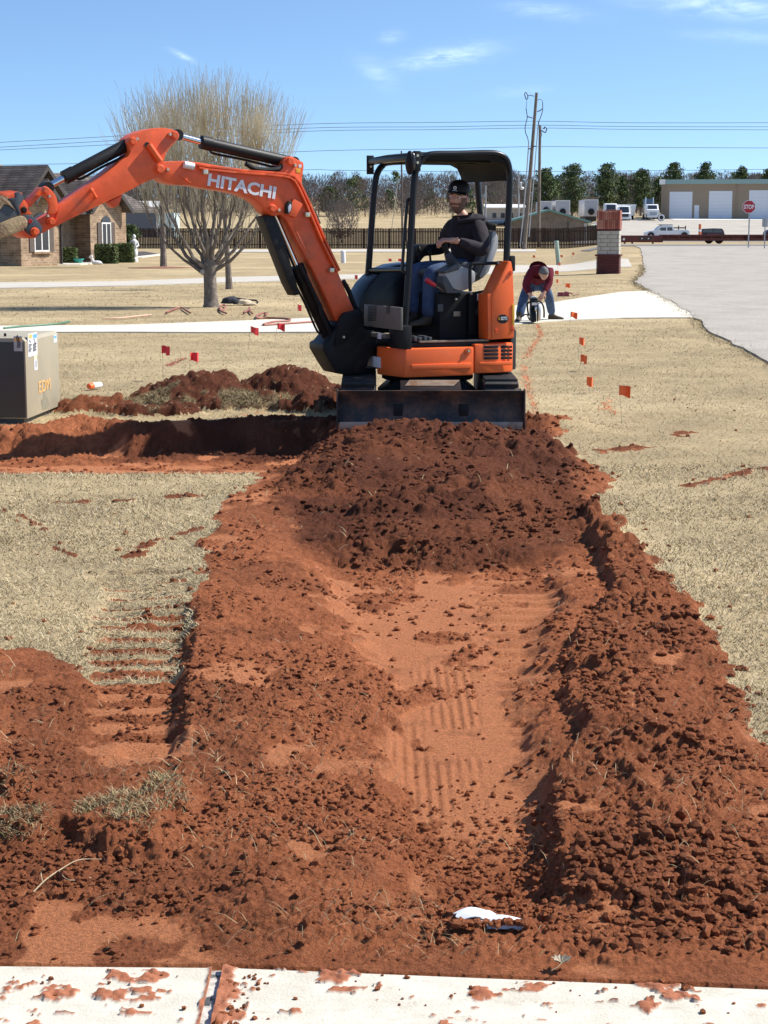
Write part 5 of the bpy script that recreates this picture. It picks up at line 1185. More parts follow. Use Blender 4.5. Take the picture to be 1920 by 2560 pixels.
m = MB(); a, b = sp_(470, 1540), sp_(600, 1900); m.prism([(-.30, b.z), (.16, b.z), (.2, a.z), (-.1, a.z + .02), (-.28, (a.z + b.z) / 2)], 'x', a.x, b.x); m.build('guard', M_BK, saw, bevel=.02)
c_ = sp_(650, 1690); m = MB(); m.lathe([(.155, -.006), (.155, .006), (.04, .012)], (c_.x, -.12, max(c_.z, .155)), 28, 'x'); m.build('cutting_disc', M_TAN, saw)
c2 = sp_(690, 1600); m = MB(); m.lathe([(.17, -.02), (.175, .0), (.17, .02)], (c2.x, -.10, .20), 24, 'x'); m.build('disc_guard', M_WHT, saw)
m = MB(); m.tube(smoothpath([sp_(*p, d) for p, d in (((430, 1750), -.02), ((405, 1600), -.06), ((400, 1460), -.12), ((450, 1400), -.17), ((600, 1385), -.2), ((730, 1395), -.17), ((800, 1480), -.12), ((830, 1620), -.05), ((830, 1800), 0))]), .017, 8); m.build('handle_loop', M_BKP, saw)
m = MB(); m.tube(smoothpath([sp_(*p) for p in ((470, 1870), (430, 1820), (400, 1740), (350, 1720), (290, 1760), (210, 1800))]), .012, 8); m.build('water_hose', M_BKP, saw)
# ============================================================ trees
def limb(mb, p, d, ln, r0, r1, seg, wob, up=0, n=5):
    pts, rs = [Vector(p)], [r0]; d = Vector(d).normalized()
    for i in range(seg):
        d = (d + Vector((rnd.gauss(0, wob), rnd.gauss(0, wob), rnd.gauss(0, wob) + up))).normalized()
        pts.append(pts[-1] + d * ln / seg); rs.append(r0 + (r1 - r0) * (i + 1) / seg)
    mb.tube(pts, rs, n, cap=False); return pts, rs
M_BARK = mat('grey_bark', (.17, .14, .115), .95, var=.3, vscale=14, bump=.5, bscale=40, col2=(.30, .26, .215), c2lo=.5, c2hi=.7, c2scale=9, spec=.1)
M_SHOOT = mat('yellow_shoots', (.62, .55, .41), .8, var=.25, vscale=2, col2=(.46, .37, .22), c2lo=.48, c2hi=.62, c2scale=1.6, spec=.15)
TB = gp(527, 768)
tree = thing('bare_tree', 'large bare tree with spreading limbs and upright yellowish twigs behind the excavator arm', 'tree', TB)
tm = MB(); 
tm.tube([(0.02, 0, -.1), (.02, 0, .0), (.01, 0, .08), (0, 0, .35), (-.01, 0, .7), (.0, 0, 1.0), (.02, 0, 1.12)], [.25, .215, .175, .15, .145, .165, .12], 14)
tm.build('trunk', M_BARK, tree)
lm_, sm_ = MB(), MB()
# main limbs: (tip x, tip y, tip z, start z, radius)
LIMBS = [(-1.75, .3, 2.9, .72, .075), (-1.45, -.6, 3.2, .80, .07), (-1.1, .7, 3.4, .85, .065), (-.75, -.3, 3.5, .95, .075), (-.35, .5, 3.6, 1.0, .085), (-.15, -.7, 3.5, 1.0, .07), (.15, .2, 3.7, 1.0, .085),
         (.45, -.5, 3.5, .95, .075), (.75, .5, 3.4, .95, .07), (1.1, -.3, 3.2, .9, .07), (1.4, .5, 3.0, .85, .065), (1.65, -.5, 2.7, .8, .06), (-1.9, -.2, 2.5, .70, .055), (.9, 1.0, 3.1, .95, .06), (-.6, 1.1, 3.2, .9, .06)]
tips = []
def bez(a, b, c, t): return a * (1-t)**2 + b * 2*t*(1-t) + c * t*t
for tx, ty, tzp, sz, r in LIMBS:
    tx *= .82 if tx < 0 else .98
    a = Vector((tx * .03, ty * .03, sz)); c = Vector((tx, ty, tzp)); b = Vector((tx * .72, ty * .72, sz + (tzp - sz) * .33))
    pts = [bez(a, b, c, t / 11) + (Vector((rnd.gauss(0, .022), rnd.gauss(0, .022), 0)) if t else Vector()) for t in range(12)]
    rs = [r * .76 * (1 - .84 * t / 11) for t in range(12)]; lm_.tube(pts, rs, 7, cap=False)
    for k in range(4, 12):
        for _ in range(1 if k < 8 else 2):
            d = (pts[k] - pts[k-1]).normalized() + Vector((rnd.gauss(0, .4), rnd.gauss(0, .4), rnd.uniform(.1, .5)))
            q, qr = limb(lm_, pts[k], d, rnd.uniform(.5, 1.05), rs[k] * .45, .0045, 6, .13, .14, 4)
            tips += [(q[j], (q[j] - q[j-1]).normalized()) for j in range(2, 7)]
    tips += [(pts[j], Vector((tx*.1, ty*.1, 1)).normalized()) for j in range(6, 12)]
lm_.build('limbs', M_BARK, tree)
shoots = []
for k in range(1250):
    p, d0 = tips[rnd.randrange(len(tips))]
    if p.z < 1.7 and rnd.random() < .7: continue
    rad = math.hypot(p.x, p.y); top = 5.55 - .36 * (abs(p.x) / 1.9) ** 2.4 * 2.4 - rnd.random() * .7
    ln = min(max(.35, (top - p.z) * rnd.uniform(.7, 1.03)), 2.4)
    d = Vector((p.x * .10 + rnd.gauss(0, .16), p.y * .10 + rnd.gauss(0, .16), 1)).normalized()
    limb(sm_, p, d, ln, rnd.uniform(.0042, .0066), .0022, 4, .075, .05, 3)
    if rnd.random() < .5: 
        q = p + d * ln * .5; limb(sm_, q, d + Vector((rnd.gauss(0, .35), rnd.gauss(0, .35), .2)), ln * .5, .0038, .002, 3, .08, .1, 3)
sh = sm_.build('shoots', M_SHOOT, tree, smooth=0); sh['kind'] = 'stuff'
m = MB(); m.ball((-.17, -.10, .80), (.055, .03, .07), 10, 7); m.build('pruning_scar', mat('pruned_wood', (.45, .38, .29), .9, var=.1), tree)
def young_tree(loc, h, r, lean, label, sd):
    t = thing('young_tree', label, 'tree', loc); st = random.Random(sd); m = MB()
    pts = [Vector((lean * (k / 6.) ** 1.3 * h, 0, h * k / 6. - .05)) for k in range(7)]
    m.tube(pts, [r * 1.15] + [r * (1 - .08 * k) for k in range(1, 7)], 10); m.build('trunk', M_BARK, t)
    m = MB(); 
    for k in range(14):
        a = st.uniform(0, 6.28); d = Vector((cos(a) * .7, sin(a) * .7, 1)); q, _ = limb(m, pts[-1] - Vector((0, 0, st.random() * .3 * h * .4)), d, h * st.uniform(.5, .9), r * .45, .01, 6, .1, .08, 4)
        for j in range(2, 7):
            for _ in range(3): limb(m, q[j], Vector((st.gauss(0, .5), st.gauss(0, .5), 1)), h * st.uniform(.15, .35), .012, .005, 3, .1, .1, 3)
    m.build('branches', M_BARK, t, smooth=0); return t
young_tree(gp(573, 723), 2.4, .105, -.05, 'bare young tree with a leaning dark trunk standing past the second driveway', 5)
young_tree(gp(409, 669), 4.2, .16, 0, 'slim bare tree with a straight grey trunk in a ring of mulch', 9)
MLCH = mat('mulch', (.20, .085, .045), .95, var=.4, vscale=4, bump=.4, bscale=8)
p = gp(402, 671); m = MB(); m.lathe([(1.55, -.02), (1.5, .04), (.9, .07), (.15, .09)], (0, 0, 0), 26); o = m.build('mulch_ring', MLCH); o.location = p; tagit(o, 'ring of reddish mulch round the slim grey trunk', 'mulch bed')

# ---- evergreens: trunk, whorled limbs and needle clumps
M_NEED = bpy.data.materials.new('pine_needles'); n_, l_ = nodes(M_NEED); b_ = n_['Principled BSDF']; b_.inputs['Roughness'].default_value = .8; b_.inputs['Specular IOR Level'].default_value = .15
g_ = n_.new('ShaderNodeNewGeometry'); cr_ = n_.new('ShaderNodeValToRGB'); e_ = cr_.color_ramp.elements; e_[0].color = (.045, .070, .032, 1); e_[1].color = (.15, .19, .08, 1)
l_.new(g_.outputs['Random Per Island'], cr_.inputs[0]); l_.new(cr_.outputs[0], b_.inputs['Base Color'])
def needle_cloud(cs, per, size, rgn):
    """many small leaf-sized faces round clump centres"""
    k = np.repeat(np.arange(len(cs)), per); c = np.array([q[:3] for q in cs])[k]; r = np.array([q[3] for q in cs])[k]
    n = len(k); v = rgn.normal(size=(n, 3)); v /= np.linalg.norm(v, axis=1)[:, None]; v *= (rgn.random(n) ** .4 * r)[:, None]; v[:, 2] *= .65
    p = c + v; a = rgn.normal(size=(n, 3)); a /= np.linalg.norm(a, axis=1)[:, None]; b = rgn.normal(size=(n, 3)); b = np.cross(a, b); b /= np.linalg.norm(b, axis=1)[:, None]
    s = size * rgn.uniform(.6, 1.3, n)[:, None]
    o = np.stack([p - a*s, p + b*s*.45, p + a*s, p - b*s*.45], 1); f = np.arange(n * 4).reshape(n, 4); return o.reshape(-1, 3), f
def pine(loc, h, wd, label, sd, base=.18, per=20, size=.24, group='pines beyond the yards', name='pine_tree'):
    t = thing(name, label, 'tree', loc, 0, group); st = random.Random(sd); rgn = np.random.default_rng(sd)
    m = MB(); pts = [Vector((st.gauss(0, .03) * k, 0, h * k / 7. * .97 - .1)) for k in range(8)]; m.tube(pts, [h * .022 * (1.1 - .14 * k) for k in range(8)], 8); m.build('trunk', M_BARK, t)
    cs, lb = [], MB(); nl = 64
    for k in range(nl):
        q = base + (1 - base) * (k + st.random()) / nl; z = h * q; a = k * 2.4 + st.gauss(0, .4)
        env = wd * (.5 + .5 * math.sin(min(1, (q - base) / .30) * pi / 2)) * (1 - max(0, (q - .55) / .45) ** 2.2 * .70) * st.uniform(.35, 1.22)
        p0 = Vector((0, 0, z - .12 * env)); p1 = Vector((cos(a) * env, sin(a) * env, z + .1 * env)); lb.tube([p0, p0.lerp(p1, .5) + Vector((0, 0, .03 * h * st.random())), p1], [h*.006, h*.004, h*.002], 4, cap=False)
        for f_ in (.35, .65, 1.0): q_ = p0.lerp(p1, f_); cs.append((q_.x + st.gauss(0, .1), q_.y + st.gauss(0, .1), q_.z, wd * st.uniform(.20, .36)))
    lb.build('branches', M_BARK, t)
    co_, f_ = needle_cloud(cs, per, size, rgn); linkmesh('crown', npmesh('crown', co_, f_, smooth=False), M_NEED, t); return t
def zoomr(x, y): return (1240 + x / 2.44, 200 + y / 2.44)
# (x, top y, foot y, half width) in the photograph, all about 330 m off
PN = [(300, 545, 740, 66, 'dark pine partly hidden behind the shorter power pole', 315), (460, 520, 745, 88, 'broad pine just right of the two power poles', 322), (668, 517, 760, 84, 'tall pine standing over the white cab truck', 330),
      (880, 550, 765, 78, 'rounded pine between the dump truck and the warehouse', 338), (985, 600, 770, 40, 'narrow pine squeezed against the warehouse corner', 345), (1075, 513, 760, 78, 'pine rising over the left end of the warehouse roof', 350), (1262, 512, 760, 70, 'second pine over the warehouse roof', 350), (1488, 534, 760, 56, 'low pine over the middle of the warehouse roof', 350), (1655, 545, 760, 52, 'pine over the warehouse roof at the picture edge', 350), (760, 590, 765, 42, 'small pine between the two tall pines', 345)]
for i, (x, t0, b0, hw, lab, Y) in enumerate(PN):
    px, pt = zoomr(x, t0); _, pb = zoomr(x, b0); p = onground(px, Y); zt = at(px, pt, Y).z; pine(p, zt - p.z, hw / 2.44 / FPX * Y * 1.12, lab, 20 + i, base=.22 if hw > 60 else .12)
# ---- the far wood: grey and russet bare crowns on rising land
def twig_crowns(name, spots, mt, per, rgn):
    vs, k0 = [], 0
    O = []
    for (x, y, z, h, r, nn) in spots:
        n = nn; th = rgn.uniform(0, 2*pi, n); rr = r * np.sqrt(rgn.random(n)); zz = h * (.12 + .88 * rgn.random(n) ** .8)
        lim = np.sqrt(np.clip(1 - ((zz / h - .55) / .5) ** 2, .08, 1)); px_ = x + np.cos(th) * rr * lim; py_ = y + np.sin(th) * rr * lim; pz_ = z + zz
        d = np.stack([np.cos(th) * rr / r * .55 + rgn.normal(0, .25, n), np.sin(th) * .3, np.ones(n)], -1); d /= np.linalg.norm(d, axis=1)[:, None]
        ln = (h * rgn.uniform(.06, .18, n))[:, None]; w_ = (h * rgn.uniform(.004, .010, n))[:, None]; p = np.stack([px_, py_, pz_], -1); s = np.stack([np.ones(n), np.zeros(n), np.zeros(n)], -1)
        O.append(np.stack([p - s*w_, p + s*w_, p + d*ln], 1))
        # trunk
        tw = h * .014; O.append(np.array([[[x - tw, y, z - .5], [x + tw, y, z - .5], [x, y, z + h * .85]]]))
    o = np.concatenate(O).reshape(-1, 3); f = np.arange(len(o)).reshape(-1, 3); return linkmesh(name, npmesh(name, o, f, smooth=False), mt)
M_WOOD = grass_mat('bare_twigs', [(.15, .13, .125), (.22, .19, .175), (.27, .23, .205), (.19, .16, .15), (.31, .265, .235), (.23, .175, .155)])
M_WOODR = grass_mat('russet_twigs', [(.20, .14, .115), (.27, .19, .145), (.22, .17, .15)])
rgn = np.random.default_rng(77); sp, sp2, evg = [], [], []
for i in range(620):
    u = rgn.uniform(-.27, .27); Y = rgn.uniform(405, 640) if rgn.random() < .8 else rgn.uniform(395, 420); x = u * Y; z = tz(x, Y); h = rgn.uniform(5, 8.6)
    (sp2 if rgn.random() < .14 else sp).append((x, Y, z, h, h * rgn.uniform(.32, .5), 230))
    if rgn.random() < .15: evg.append((u * Y + 3, Y + 2, z, rgn.uniform(5, 9)))
for i in range(700):                                              # undergrowth along the wood's foot
    u = rgn.uniform(-.27, .27); Y = rgn.uniform(396, 440); x = u * Y; sp.append((x, Y, tz(x, Y), rgn.uniform(1.6, 3.6), 2.4, 120))
for i in range(240):
    u = rgn.uniform(.075, .27); Y = rgn.uniform(338, 372); x = u * Y; sp.append((x, Y, tz(x, Y), rgn.uniform(2.2, 5.0), 2.6, 130))
tagit(twig_crowns('bare_woodland', sp, M_WOOD, 0, rgn), kind='stuff'); tagit(twig_crowns('russet_woodland', sp2, M_WOODR, 0, rgn), kind='stuff')
cs = []
for x, y, z, h in evg:
    for _ in range(16): a = rgn.uniform(0, 6.28); q = rgn.random(); r = h * .28 * (1.1 - q); cs.append((x + cos(a)*r, y + sin(a)*r, z + h * (.2 + .8*q), h * .13))
co_, f_ = needle_cloud(cs, 22, .38, rgn); tagit(linkmesh('evergreen_woodland', npmesh('evergreen_woodland', co_, f_, smooth=False), M_NEED), kind='stuff')
# single trees in front of the wood
def bare_shrubtree(loc, h, r, label, seed, nn=1100, mt=None):
    t = thing('bare_tree', label, 'tree', loc); m = MB(); st = random.Random(seed)
    for k in range(5): a = st.uniform(0, 6.28); m.tube([(0, 0, -.2), (cos(a)*r*.2, sin(a)*r*.2, h*.35), (cos(a)*r*.45, sin(a)*r*.45, h*.8)], [h*.022, h*.014, h*.004], 5, cap=False)
    m.build('trunk', M_BARK, t); o = twig_crowns('twigs', [(0, 0, 0, h, r, nn)], mt or M_WOOD, 0, np.random.default_rng(seed)); o.parent = t; o['kind'] = 'stuff'; return t
bare_shrubtree(onground(855, 200), 7.2 * .62, 1.9, 'bushy bare tree in the field just behind the board fence', 3)
bare_shrubtree(onground(1265, 390), 9.5, 4.2, 'wide bare tree at the edge of the wood seen through the canopy', 4, 1500)
bare_shrubtree(onground(1025, 395), 8.5, 3.2, 'dark bare tree at the wood edge behind the cab posts', 6, 1300)
pine(onground(822, 410), 6.5, 2.3, 'lone green pine in the wood above the bushy bare tree', 61, base=.2, size=.25)
pine(onground(325, 150), 3.4 * .62, .75, 'small dark cedar in front of the grey barn', 62, base=.03, size=.10, name='cedar')
# ============================================================ things about the yard
def redflag_mats():
    return mat('red_flag', (.72, .035, .045), .55, var=.08, vscale=20), mat('orange_flag', (.92, .16, .035), .5, var=.08, vscale=20)
M_RF, M_OF = redflag_mats(); M_WIRE = mat('stake_wire', (.42, .36, .28), .5, metal=.5)
FLAGS = [((417, 874), 'r', .36, 40, 'red marker flag left of the earth mound, the further left of two'), ((484, 893), 'r', .34, -35, 'red marker flag rising behind the peak of the earth mound'), ((627, 824), 'r', .30, 10, 'red marker flag on the near edge of the driveway, left of the red hose'),
 ((693, 816), 'r', .30, 0, 'red marker flag in front of the coiled red hose on the driveway'), ((751, 767), 'r', .26, 60, 'small red marker flag beyond the driveway beside the boom cylinder'), ((1572, 976), 'o', .30, 25, 'folded orange marker flag alone on the open grass near the road'),
 ((1431, 786), 'o', .30, 0, 'orange marker flag on the driveway edge right of the sawing person'), ((1413, 713), 'o', .32, 8, 'large orange marker flag just above the red tool case'), ((1455, 851), 'o', .26, 62, 'orange marker flag on the near grass below the driveway flag'),
 ((1457, 896), 'o', .16, 65, 'faded low orange marker flag, middle one of the row towards the blade'), ((1489, 952), 'o', .14, 68, 'faded low orange marker flag nearest the painted cross'), ((1397, 702), 'o', .28, 70, 'thin edge-on orange marker flag above the large one'),
 ((1392, 680), 'o', .30, 42, 'diamond-folded orange marker flag beside the second driveway'), ((1396, 659), 'o', .28, 66, 'curled orange marker flag at the foot of the pale green pedestal'), ((1403, 639), 'o', .30, 30, 'orange marker flag touching the pale green pedestal'),
 ((1432, 633), 'o', .36, 48, 'orange marker flag between the pedestal and the brick pillar'), ((1336, 640), 'o', .30, 35, 'orange marker flag left of the pale green pedestal'), ((976, 649), 'r', .30, 0, 'square red marker flag between the cab posts, left of its twin'), ((1000, 649), 'r', .30, 0, 'square red marker flag close to the cab front post, right of its twin'),
 ((955, 667), 'r', .24, 68, 'thin red marker flag above the canopy crossbar'), ((889, 691), 'r', .28, 60, 'red marker flag on the second driveway between boom and cab'), ((869, 714), 'r', .26, 30, 'red marker flag hugging the lower boom edge'), ((708, 671), 'r', .26, 20, 'small red marker flag touching the boom cylinder top')]
for (q, colr, hz, tw, lab) in FLAGS:
    p = gp(q[0], q[1], hz); p = Vector((p.x, p.y, 0))
    for _ in range(6):
        g = gp(q[0], q[1], min(1.6, hz + tz(p.x, p.y))); p = Vector((g.x, g.y, tz(g.x, g.y)))
    t = thing('marker_flag', lab, 'flag', p, 0, 'utility marker flags'); m = MB(); ln = rnd.uniform(-.06, .06); m.cyl((-.05, 0, -.05), (-.05 + ln, 0, hz + .05), .0015 + p.y * .00004, 5); m.build('stake', M_WIRE, t)
    a = radians(tw); m = MB(); n = 6; top, bot = [], []; s = 1.0 if q[1] > 780 else (1.12 if q[1] > 700 else 1.35); dr = rnd.uniform(.0, .03)
    for k in range(n + 1):
        x = .115 * s * k / n; wv = .022 * sin(k * 1.25 + tw) ; top.append((-.05 + ln + x * cos(a) - wv * sin(a), -x * sin(a) - wv * cos(a), hz + .05 - dr * k / n)); bot.append((-.05 + ln + x * cos(a) * .97 - wv * sin(a), -x * sin(a) - wv * cos(a), hz + .05 - .095 * s - dr * 1.3 * k / n + .010 * sin(k)))
    m._add(top + bot, [(k, k+1, n+2+k, n+1+k) for k in range(n)]); m._add([(x, y + .0015, z) for x, y, z in top + bot], [(k, n+1+k, n+2+k, k+1) for k in range(n)]); m.build('flag_cloth', M_RF if colr == 'r' else M_OF, t, smooth=60)
# ---- marking paint, sprayed over the grass
def paint(name, lines, mt, den, wd, hz=None):
    xs, ys = [], []
    for P in lines:
        q = np.array([tuple(gp(*p)[:2]) for p in P]); L_ = np.sum(np.hypot(*np.diff(q, axis=0).T)); n = int(den * L_); r_ = resample([Vector((*a, 0)) for a in q], 400); k = rg.integers(0, 400, n)
        k = k[vnoise(k * .035, k * 0. + len(xs), 9) > .38]; xs.append(r_[k, 0] + rg.normal(0, wd, len(k))); ys.append(r_[k, 1] + rg.normal(0, wd * 1.4, len(k)))
    x, y = np.concatenate(xs), np.concatenate(ys); o = blades(name, x, y, rg.uniform(.02, .05, len(x)) * 1.5, np.full(len(x), .009), np.clip(rg.normal(1.25, .2, len(x)), .4, 1.5), mt, z=hgt(x, y) + .012); tagit(o, kind='stuff')
q4 = lambda x, y: (1280 + x / 2.592, 780 + y / 2.592); q3 = lambda x, y: (200 + x / 2.514, 880 + y / 2.514)
M_PO = grass_mat('orange_marking_paint', [(.80, .17, .05), (.70, .22, .10), (.62, .28, .16)]); M_PR = grass_mat('red_marking_paint', [(.48, .10, .08), (.40, .16, .12)])
paint('orange_paint_line', [[q4(*p) for p in ((165, 85), (190, 150), (120, 250), (85, 310), (75, 380), (100, 470), (120, 560), (150, 640), (185, 700))], [q4(560, 580), q4(700, 685)], [q4(655, 575), q4(570, 640)], [q3(*p) for p in ((920, 432), (1100, 395), (1250, 370), (1400, 340))], [q3(1430, 325), q3(1600, 262)]], M_PO, 60, .022)
paint('red_paint_line', [[q3(*p) for p in ((555, 90), (610, 65), (660, 45))], [q3(*p) for p in ((20, 375), (90, 350))], [(140, 1030), (165, 1022), (200, 1010)]], M_PR, 180, .022)
# ---- hoses on the ground
def hose(name, pts, r, mt, label, cat='hose', grp=None):
    m = MB(); m.tube(smoothpath([Vector((gp(*p).x, gp(*p).y, r + .022 + tz(gp(*p).x, gp(*p).y))) for p in pts], 6), r, 6); o = m.build(name, mt); return tagit(o, label, cat, grp)
M_HR = mat('red_rubber_hose', (.27, .085, .055), .6, var=.2, vscale=3); M_HG = mat('green_hose', (.05, .16, .09), .5, var=.1)
hose('air_hose', [z2(*p) for p in ((1490, 1400), (1300, 1412), (1120, 1424), (990, 1432), (1060, 1410), (1170, 1402), (1150, 1388), (1000, 1383), (948, 1386), (950, 1365), (985, 1350), (1018, 1352), (1000, 1362))], .02, M_HR, 'long red hose snaking over the driveway into a loop on the grass')
hose('air_hose', [z2(*p) for p in ((735, 1350), (700, 1335), (690, 1310), (712, 1290), (730, 1300), (715, 1325), (690, 1332))], .02, M_HR, 'curl of red hose on the grass just below the tree trunk')
hose('air_hose', [z2(*p) for p in ((855, 1345), (885, 1328), (893, 1312), (900, 1335), (915, 1352))], .02, M_HR, 'forked bend of red hose between the curl and the loop')
hose('air_hose', [z2(*p) for p in ((320, 1345), (380, 1318), (425, 1310), (455, 1328), (485, 1347))], .02, M_HR, 'arched length of red hose in the shade left of the trunk')
hose('air_hose', [z2(*p) for p in ((-120, 1388), (0, 1384), (120, 1370), (215, 1362))], .02, mat('sun_bleached_hose', (.55, .33, .22), .6), 'bleached orange hose lying along the far driveway edge at left')
hose('garden_hose', [(10, 826), (60, 821), (120, 817), (150, 814), (174, 809)], .018, M_HG, 'green garden hose on the driveway above the steel cabinet')
# ---- coat in a heap by the trunk
J = gp(560, 764); co2 = thing('dropped_coat', 'dark and tan coat dropped in a heap on the grass beside the trunk', 'coat', J)
def heap(name, c, r, mt, par, sd):
    bm = bmesh.new(); bmesh.ops.create_icosphere(bm, subdivisions=3, radius=1); o_ = Vector((sd * 3.1, 0, 0))
    for v in bm.verts:
        from mathutils import noise as nz
        v.co *= 1 + .28 * nz.noise(v.co * 2.2 + o_) + .14 * nz.noise(v.co * 6 + o_); v.co = Vector((v.co.x * r[0], v.co.y * r[1], max(v.co.z * r[2], -.02))) + Vector(c)
    me = bpy.data.meshes.new(name); bm.to_mesh(me); bm.free(); me.polygons.foreach_set('use_smooth', [True] * len(me.polygons)); return linkmesh(name, me, mt, par)
M_TANC = mat('tan_canvas', (.52, .42, .29), .9, var=.15, vscale=8, bump=.2); M_NAVY = mat('navy_cloth', (.02, .022, .03), .9, var=.2, bump=.2)
heap('dark_lining', (.16, 0, .07), (.24, .2, .14), M_NAVY, co2, 1); heap('tan_shell', (.46, .0, .05), (.22, .2, .10), M_TANC, co2, 2); heap('sleeve', (.62, -.08, .03), (.16, .09, .05), M_TANC, co2, 3)
m = MB(); m.tube(smoothpath([(.3, 0, .17), (.45, 0, .15), (.6, .0, .13), (.75, 0, .12), (.79, -.06, .07), (.70, -.08, .05), (.6, -.05, .09)]), .02, 8); m.build('strap', M_NAVY, co2)
# ---- paint can lying on the lawn
a, b = gp(224, 976), gp(273, 969); cn = thing('spray_can', 'white spray can with an orange cap lying on the lawn by the mound', 'spray can', a)
d = (b - a).normalized(); U = lambda t: Vector((0, 0, .045)) + d * t
m = MB(); m.tube([U(.05), U(.056), U(.20), U(.212), U(.218)], [.02, .034, .034, .030, .02], 16); m.build('can', M_WHT, cn); m = MB(); m.tube([U(-.02), U(-.012), U(.045), U(.056)], [.02, .03, .035, .035], 16); m.build('cap', M_OF, cn)
# ---- steel transformer cabinet
M_CAB = mat('cabinet_paint', (.36, .315, .225), .5, var=.06, vscale=2, bump=.04, bscale=30, col2=(.30, .27, .20), c2lo=.5, c2hi=.75, c2scale=2.2)
K0 = at(68.7, 1040, 15.8); K1 = at(150.3, 1011, 17.0); kd = (Vector((K1.x, K1.y, 0)) - Vector((K0.x, K0.y, 0))); ang = atan2(kd.y, kd.x) - pi / 2
cab_ = thing('transformer_cabinet', 'squat tan steel utility cabinet with warning stickers on its lit side', 'utility cabinet', (K0.x, K0.y, 0), ang)
HT = .775; DP = kd.length
m = MB(); m.prism([(-1.35, .05), (0, .05), (0, HT - .03), (-.03, HT), (-1.32, HT), (-1.35, HT - .03)], 'y', 0, DP); m.build('body', M_CAB, cab_, bevel=.006)
m = MB(); m.box((-1.30, .04, -.05), (-.04, DP - .04, .055)); m.build('concrete_pad', M_DGRY, cab_)
m = MB(); m.box((-1.335, -.012, .06), (-.012, .0, HT - .035)); fd = m.build('front_door', mat('dark_bronze_door', (.045, .040, .036), .5, var=.1, vscale=3), cab_, bevel=.004)
m = MB(); m.lathe([(.02, -.03), (.02, -.012)], (-.66, 0, .4), 12, 'y'); m.build('lock', M_BOLT, fd)
m = MB(); m.lathe([(.012, 0), (.012, .025), (.006, .03)], (-.25, .25, HT), 10); m.build('lifting_stud', M_BK, cab_)
zk = lambda x, y: (x / 8.85, 810 + y / 8.85)
def onside(x0, y0, x1, y1):              # place on the right side: (y, z) range
    def one(x, y):
        p = zk(x, y); dd = ray(*p); nn = Vector((cos(ang), sin(ang), 0)); o_ = Vector((K0.x, K0.y, 0)); t = (o_ - CAMP).dot(nn) / dd.dot(nn); q = CAMP + dd * t; return (q - o_).dot(Vector((-sin(ang), cos(ang), 0))), q.z
    a, b = one(x0, y0), one(x1, y1); return a[0], a[1], b[0], b[1]
def sidebox(name, x0, y0, x1, y1, mt, par, th=.003):
    a, z1_, b, z0_ = onside(x0, y0, x1, y1); m = MB(); m.box((-.004 if th > .003 else -.002, a, z0_), (th, b, z1_)); return m.build(name, mt, par)
st = sidebox('warning_label', 605, 225, 825, 680, M_WHT, cab_)
M_LB = mat('label_blue', (.12, .38, .72), .4); M_LO = mat('label_orange', (.85, .45, .12), .4); M_INK = mat('label_ink', (.12, .12, .13), .6)
sidebox('label_band', 620, 240, 705, 310, M_LO, st, .0036); sidebox('label_band', 712, 235, 810, 300, M_LB, st, .0036)
for r_, (x0, y0, x1, y1) in enumerate(((635, 345, 650, 400), (655, 380, 680, 410), (730, 330, 760, 350), (740, 365, 765, 395), (745, 410, 795, 435))): sidebox('pictogram', x0, y0, x1, y1, M_INK, st, .0038)
for r_ in range(6): sidebox('print_line', 625, 450 + r_ * 32, 700 - (r_ % 3) * 12, 458 + r_ * 32, M_INK, st, .0038); sidebox('print_line', 720, 440 + r_ * 30, 800 - (r_ % 2) * 16, 448 + r_ * 30, M_INK, st, .0038)
s2 = sidebox('number_label', 750, 780, 825, 1010, M_WHT, cab_); sidebox('number_strip', 745, 695, 815, 770, mat('buff_label', (.75, .66, .45), .5), cab_)
for r_ in range(4): sidebox('numeral', 778, 810 + r_ * 40, 800, 838 + r_ * 40, M_INK, s2, .0038)
s3 = sidebox('small_label', 1178, 250, 1248, 400, M_WHT, cab_); sidebox('label_band', 1185, 262, 1240, 312, M_LB, s3, .0036)
a, zt, b, zb_ = onside(852, 1275, 1110, 1440)
nrm_ = Vector((1, 0, 0)); place_text('paint_scrawl', 'EDM', Vector((.003, (a+b)/2, (zt+zb_)/2)), Vector((0, 1, 0)), Vector((0, 0, 1)), abs(b-a), abs(zt-zb_), mat('orange_scrawl', (.80, .42, .12), .8, var=.2, vscale=30, col2=(.42, .33, .21), c2lo=.5, c2hi=.6, c2scale=30), cab_, .0)
a, zt, b, zb_ = onside(885, 1440, 1090, 1850); m = MB(); ya, yb = (a + b) / 2, abs(b - a) / 2
m.poly([(.0025, ya - .02, zt), (.0025, ya + .03, zt), (.0025, ya + .04, zt - .08), (.0025, ya + yb*.8, zt - .13), (.0025, ya + yb, zb_ + .02), (.0025, ya + yb * .4, zb_), (.0025, ya - yb * .6, zb_ + .01), (.0025, ya - yb * .8, zb_ + .10), (.0025, ya - .04, zt - .10)]); m.build('water_stain', mat('stain', (.235, .215, .155), .6, var=.15, vscale=12), cab_)
p0, p1 = (at(*zk(305, 270), K0.y), at(*zk(505, 600), K0.y)); Rm = Matrix.Rotation(-ang, 3, 'Z'); q0, q1 = Rm @ (p0 - Vector((K0.x, K0.y, 0))), Rm @ (p1 - Vector((K0.x, K0.y, 0)))
m = MB(); m.box((q0.x, -.016, q1.z), (q1.x, -.011, q0.z)); fl_ = m.build('hazard_sticker', mat('grey_sticker', (.42, .42, .43), .5), fd)
xm, hz_ = (q0.x + q1.x) / 2, q0.z - q1.z
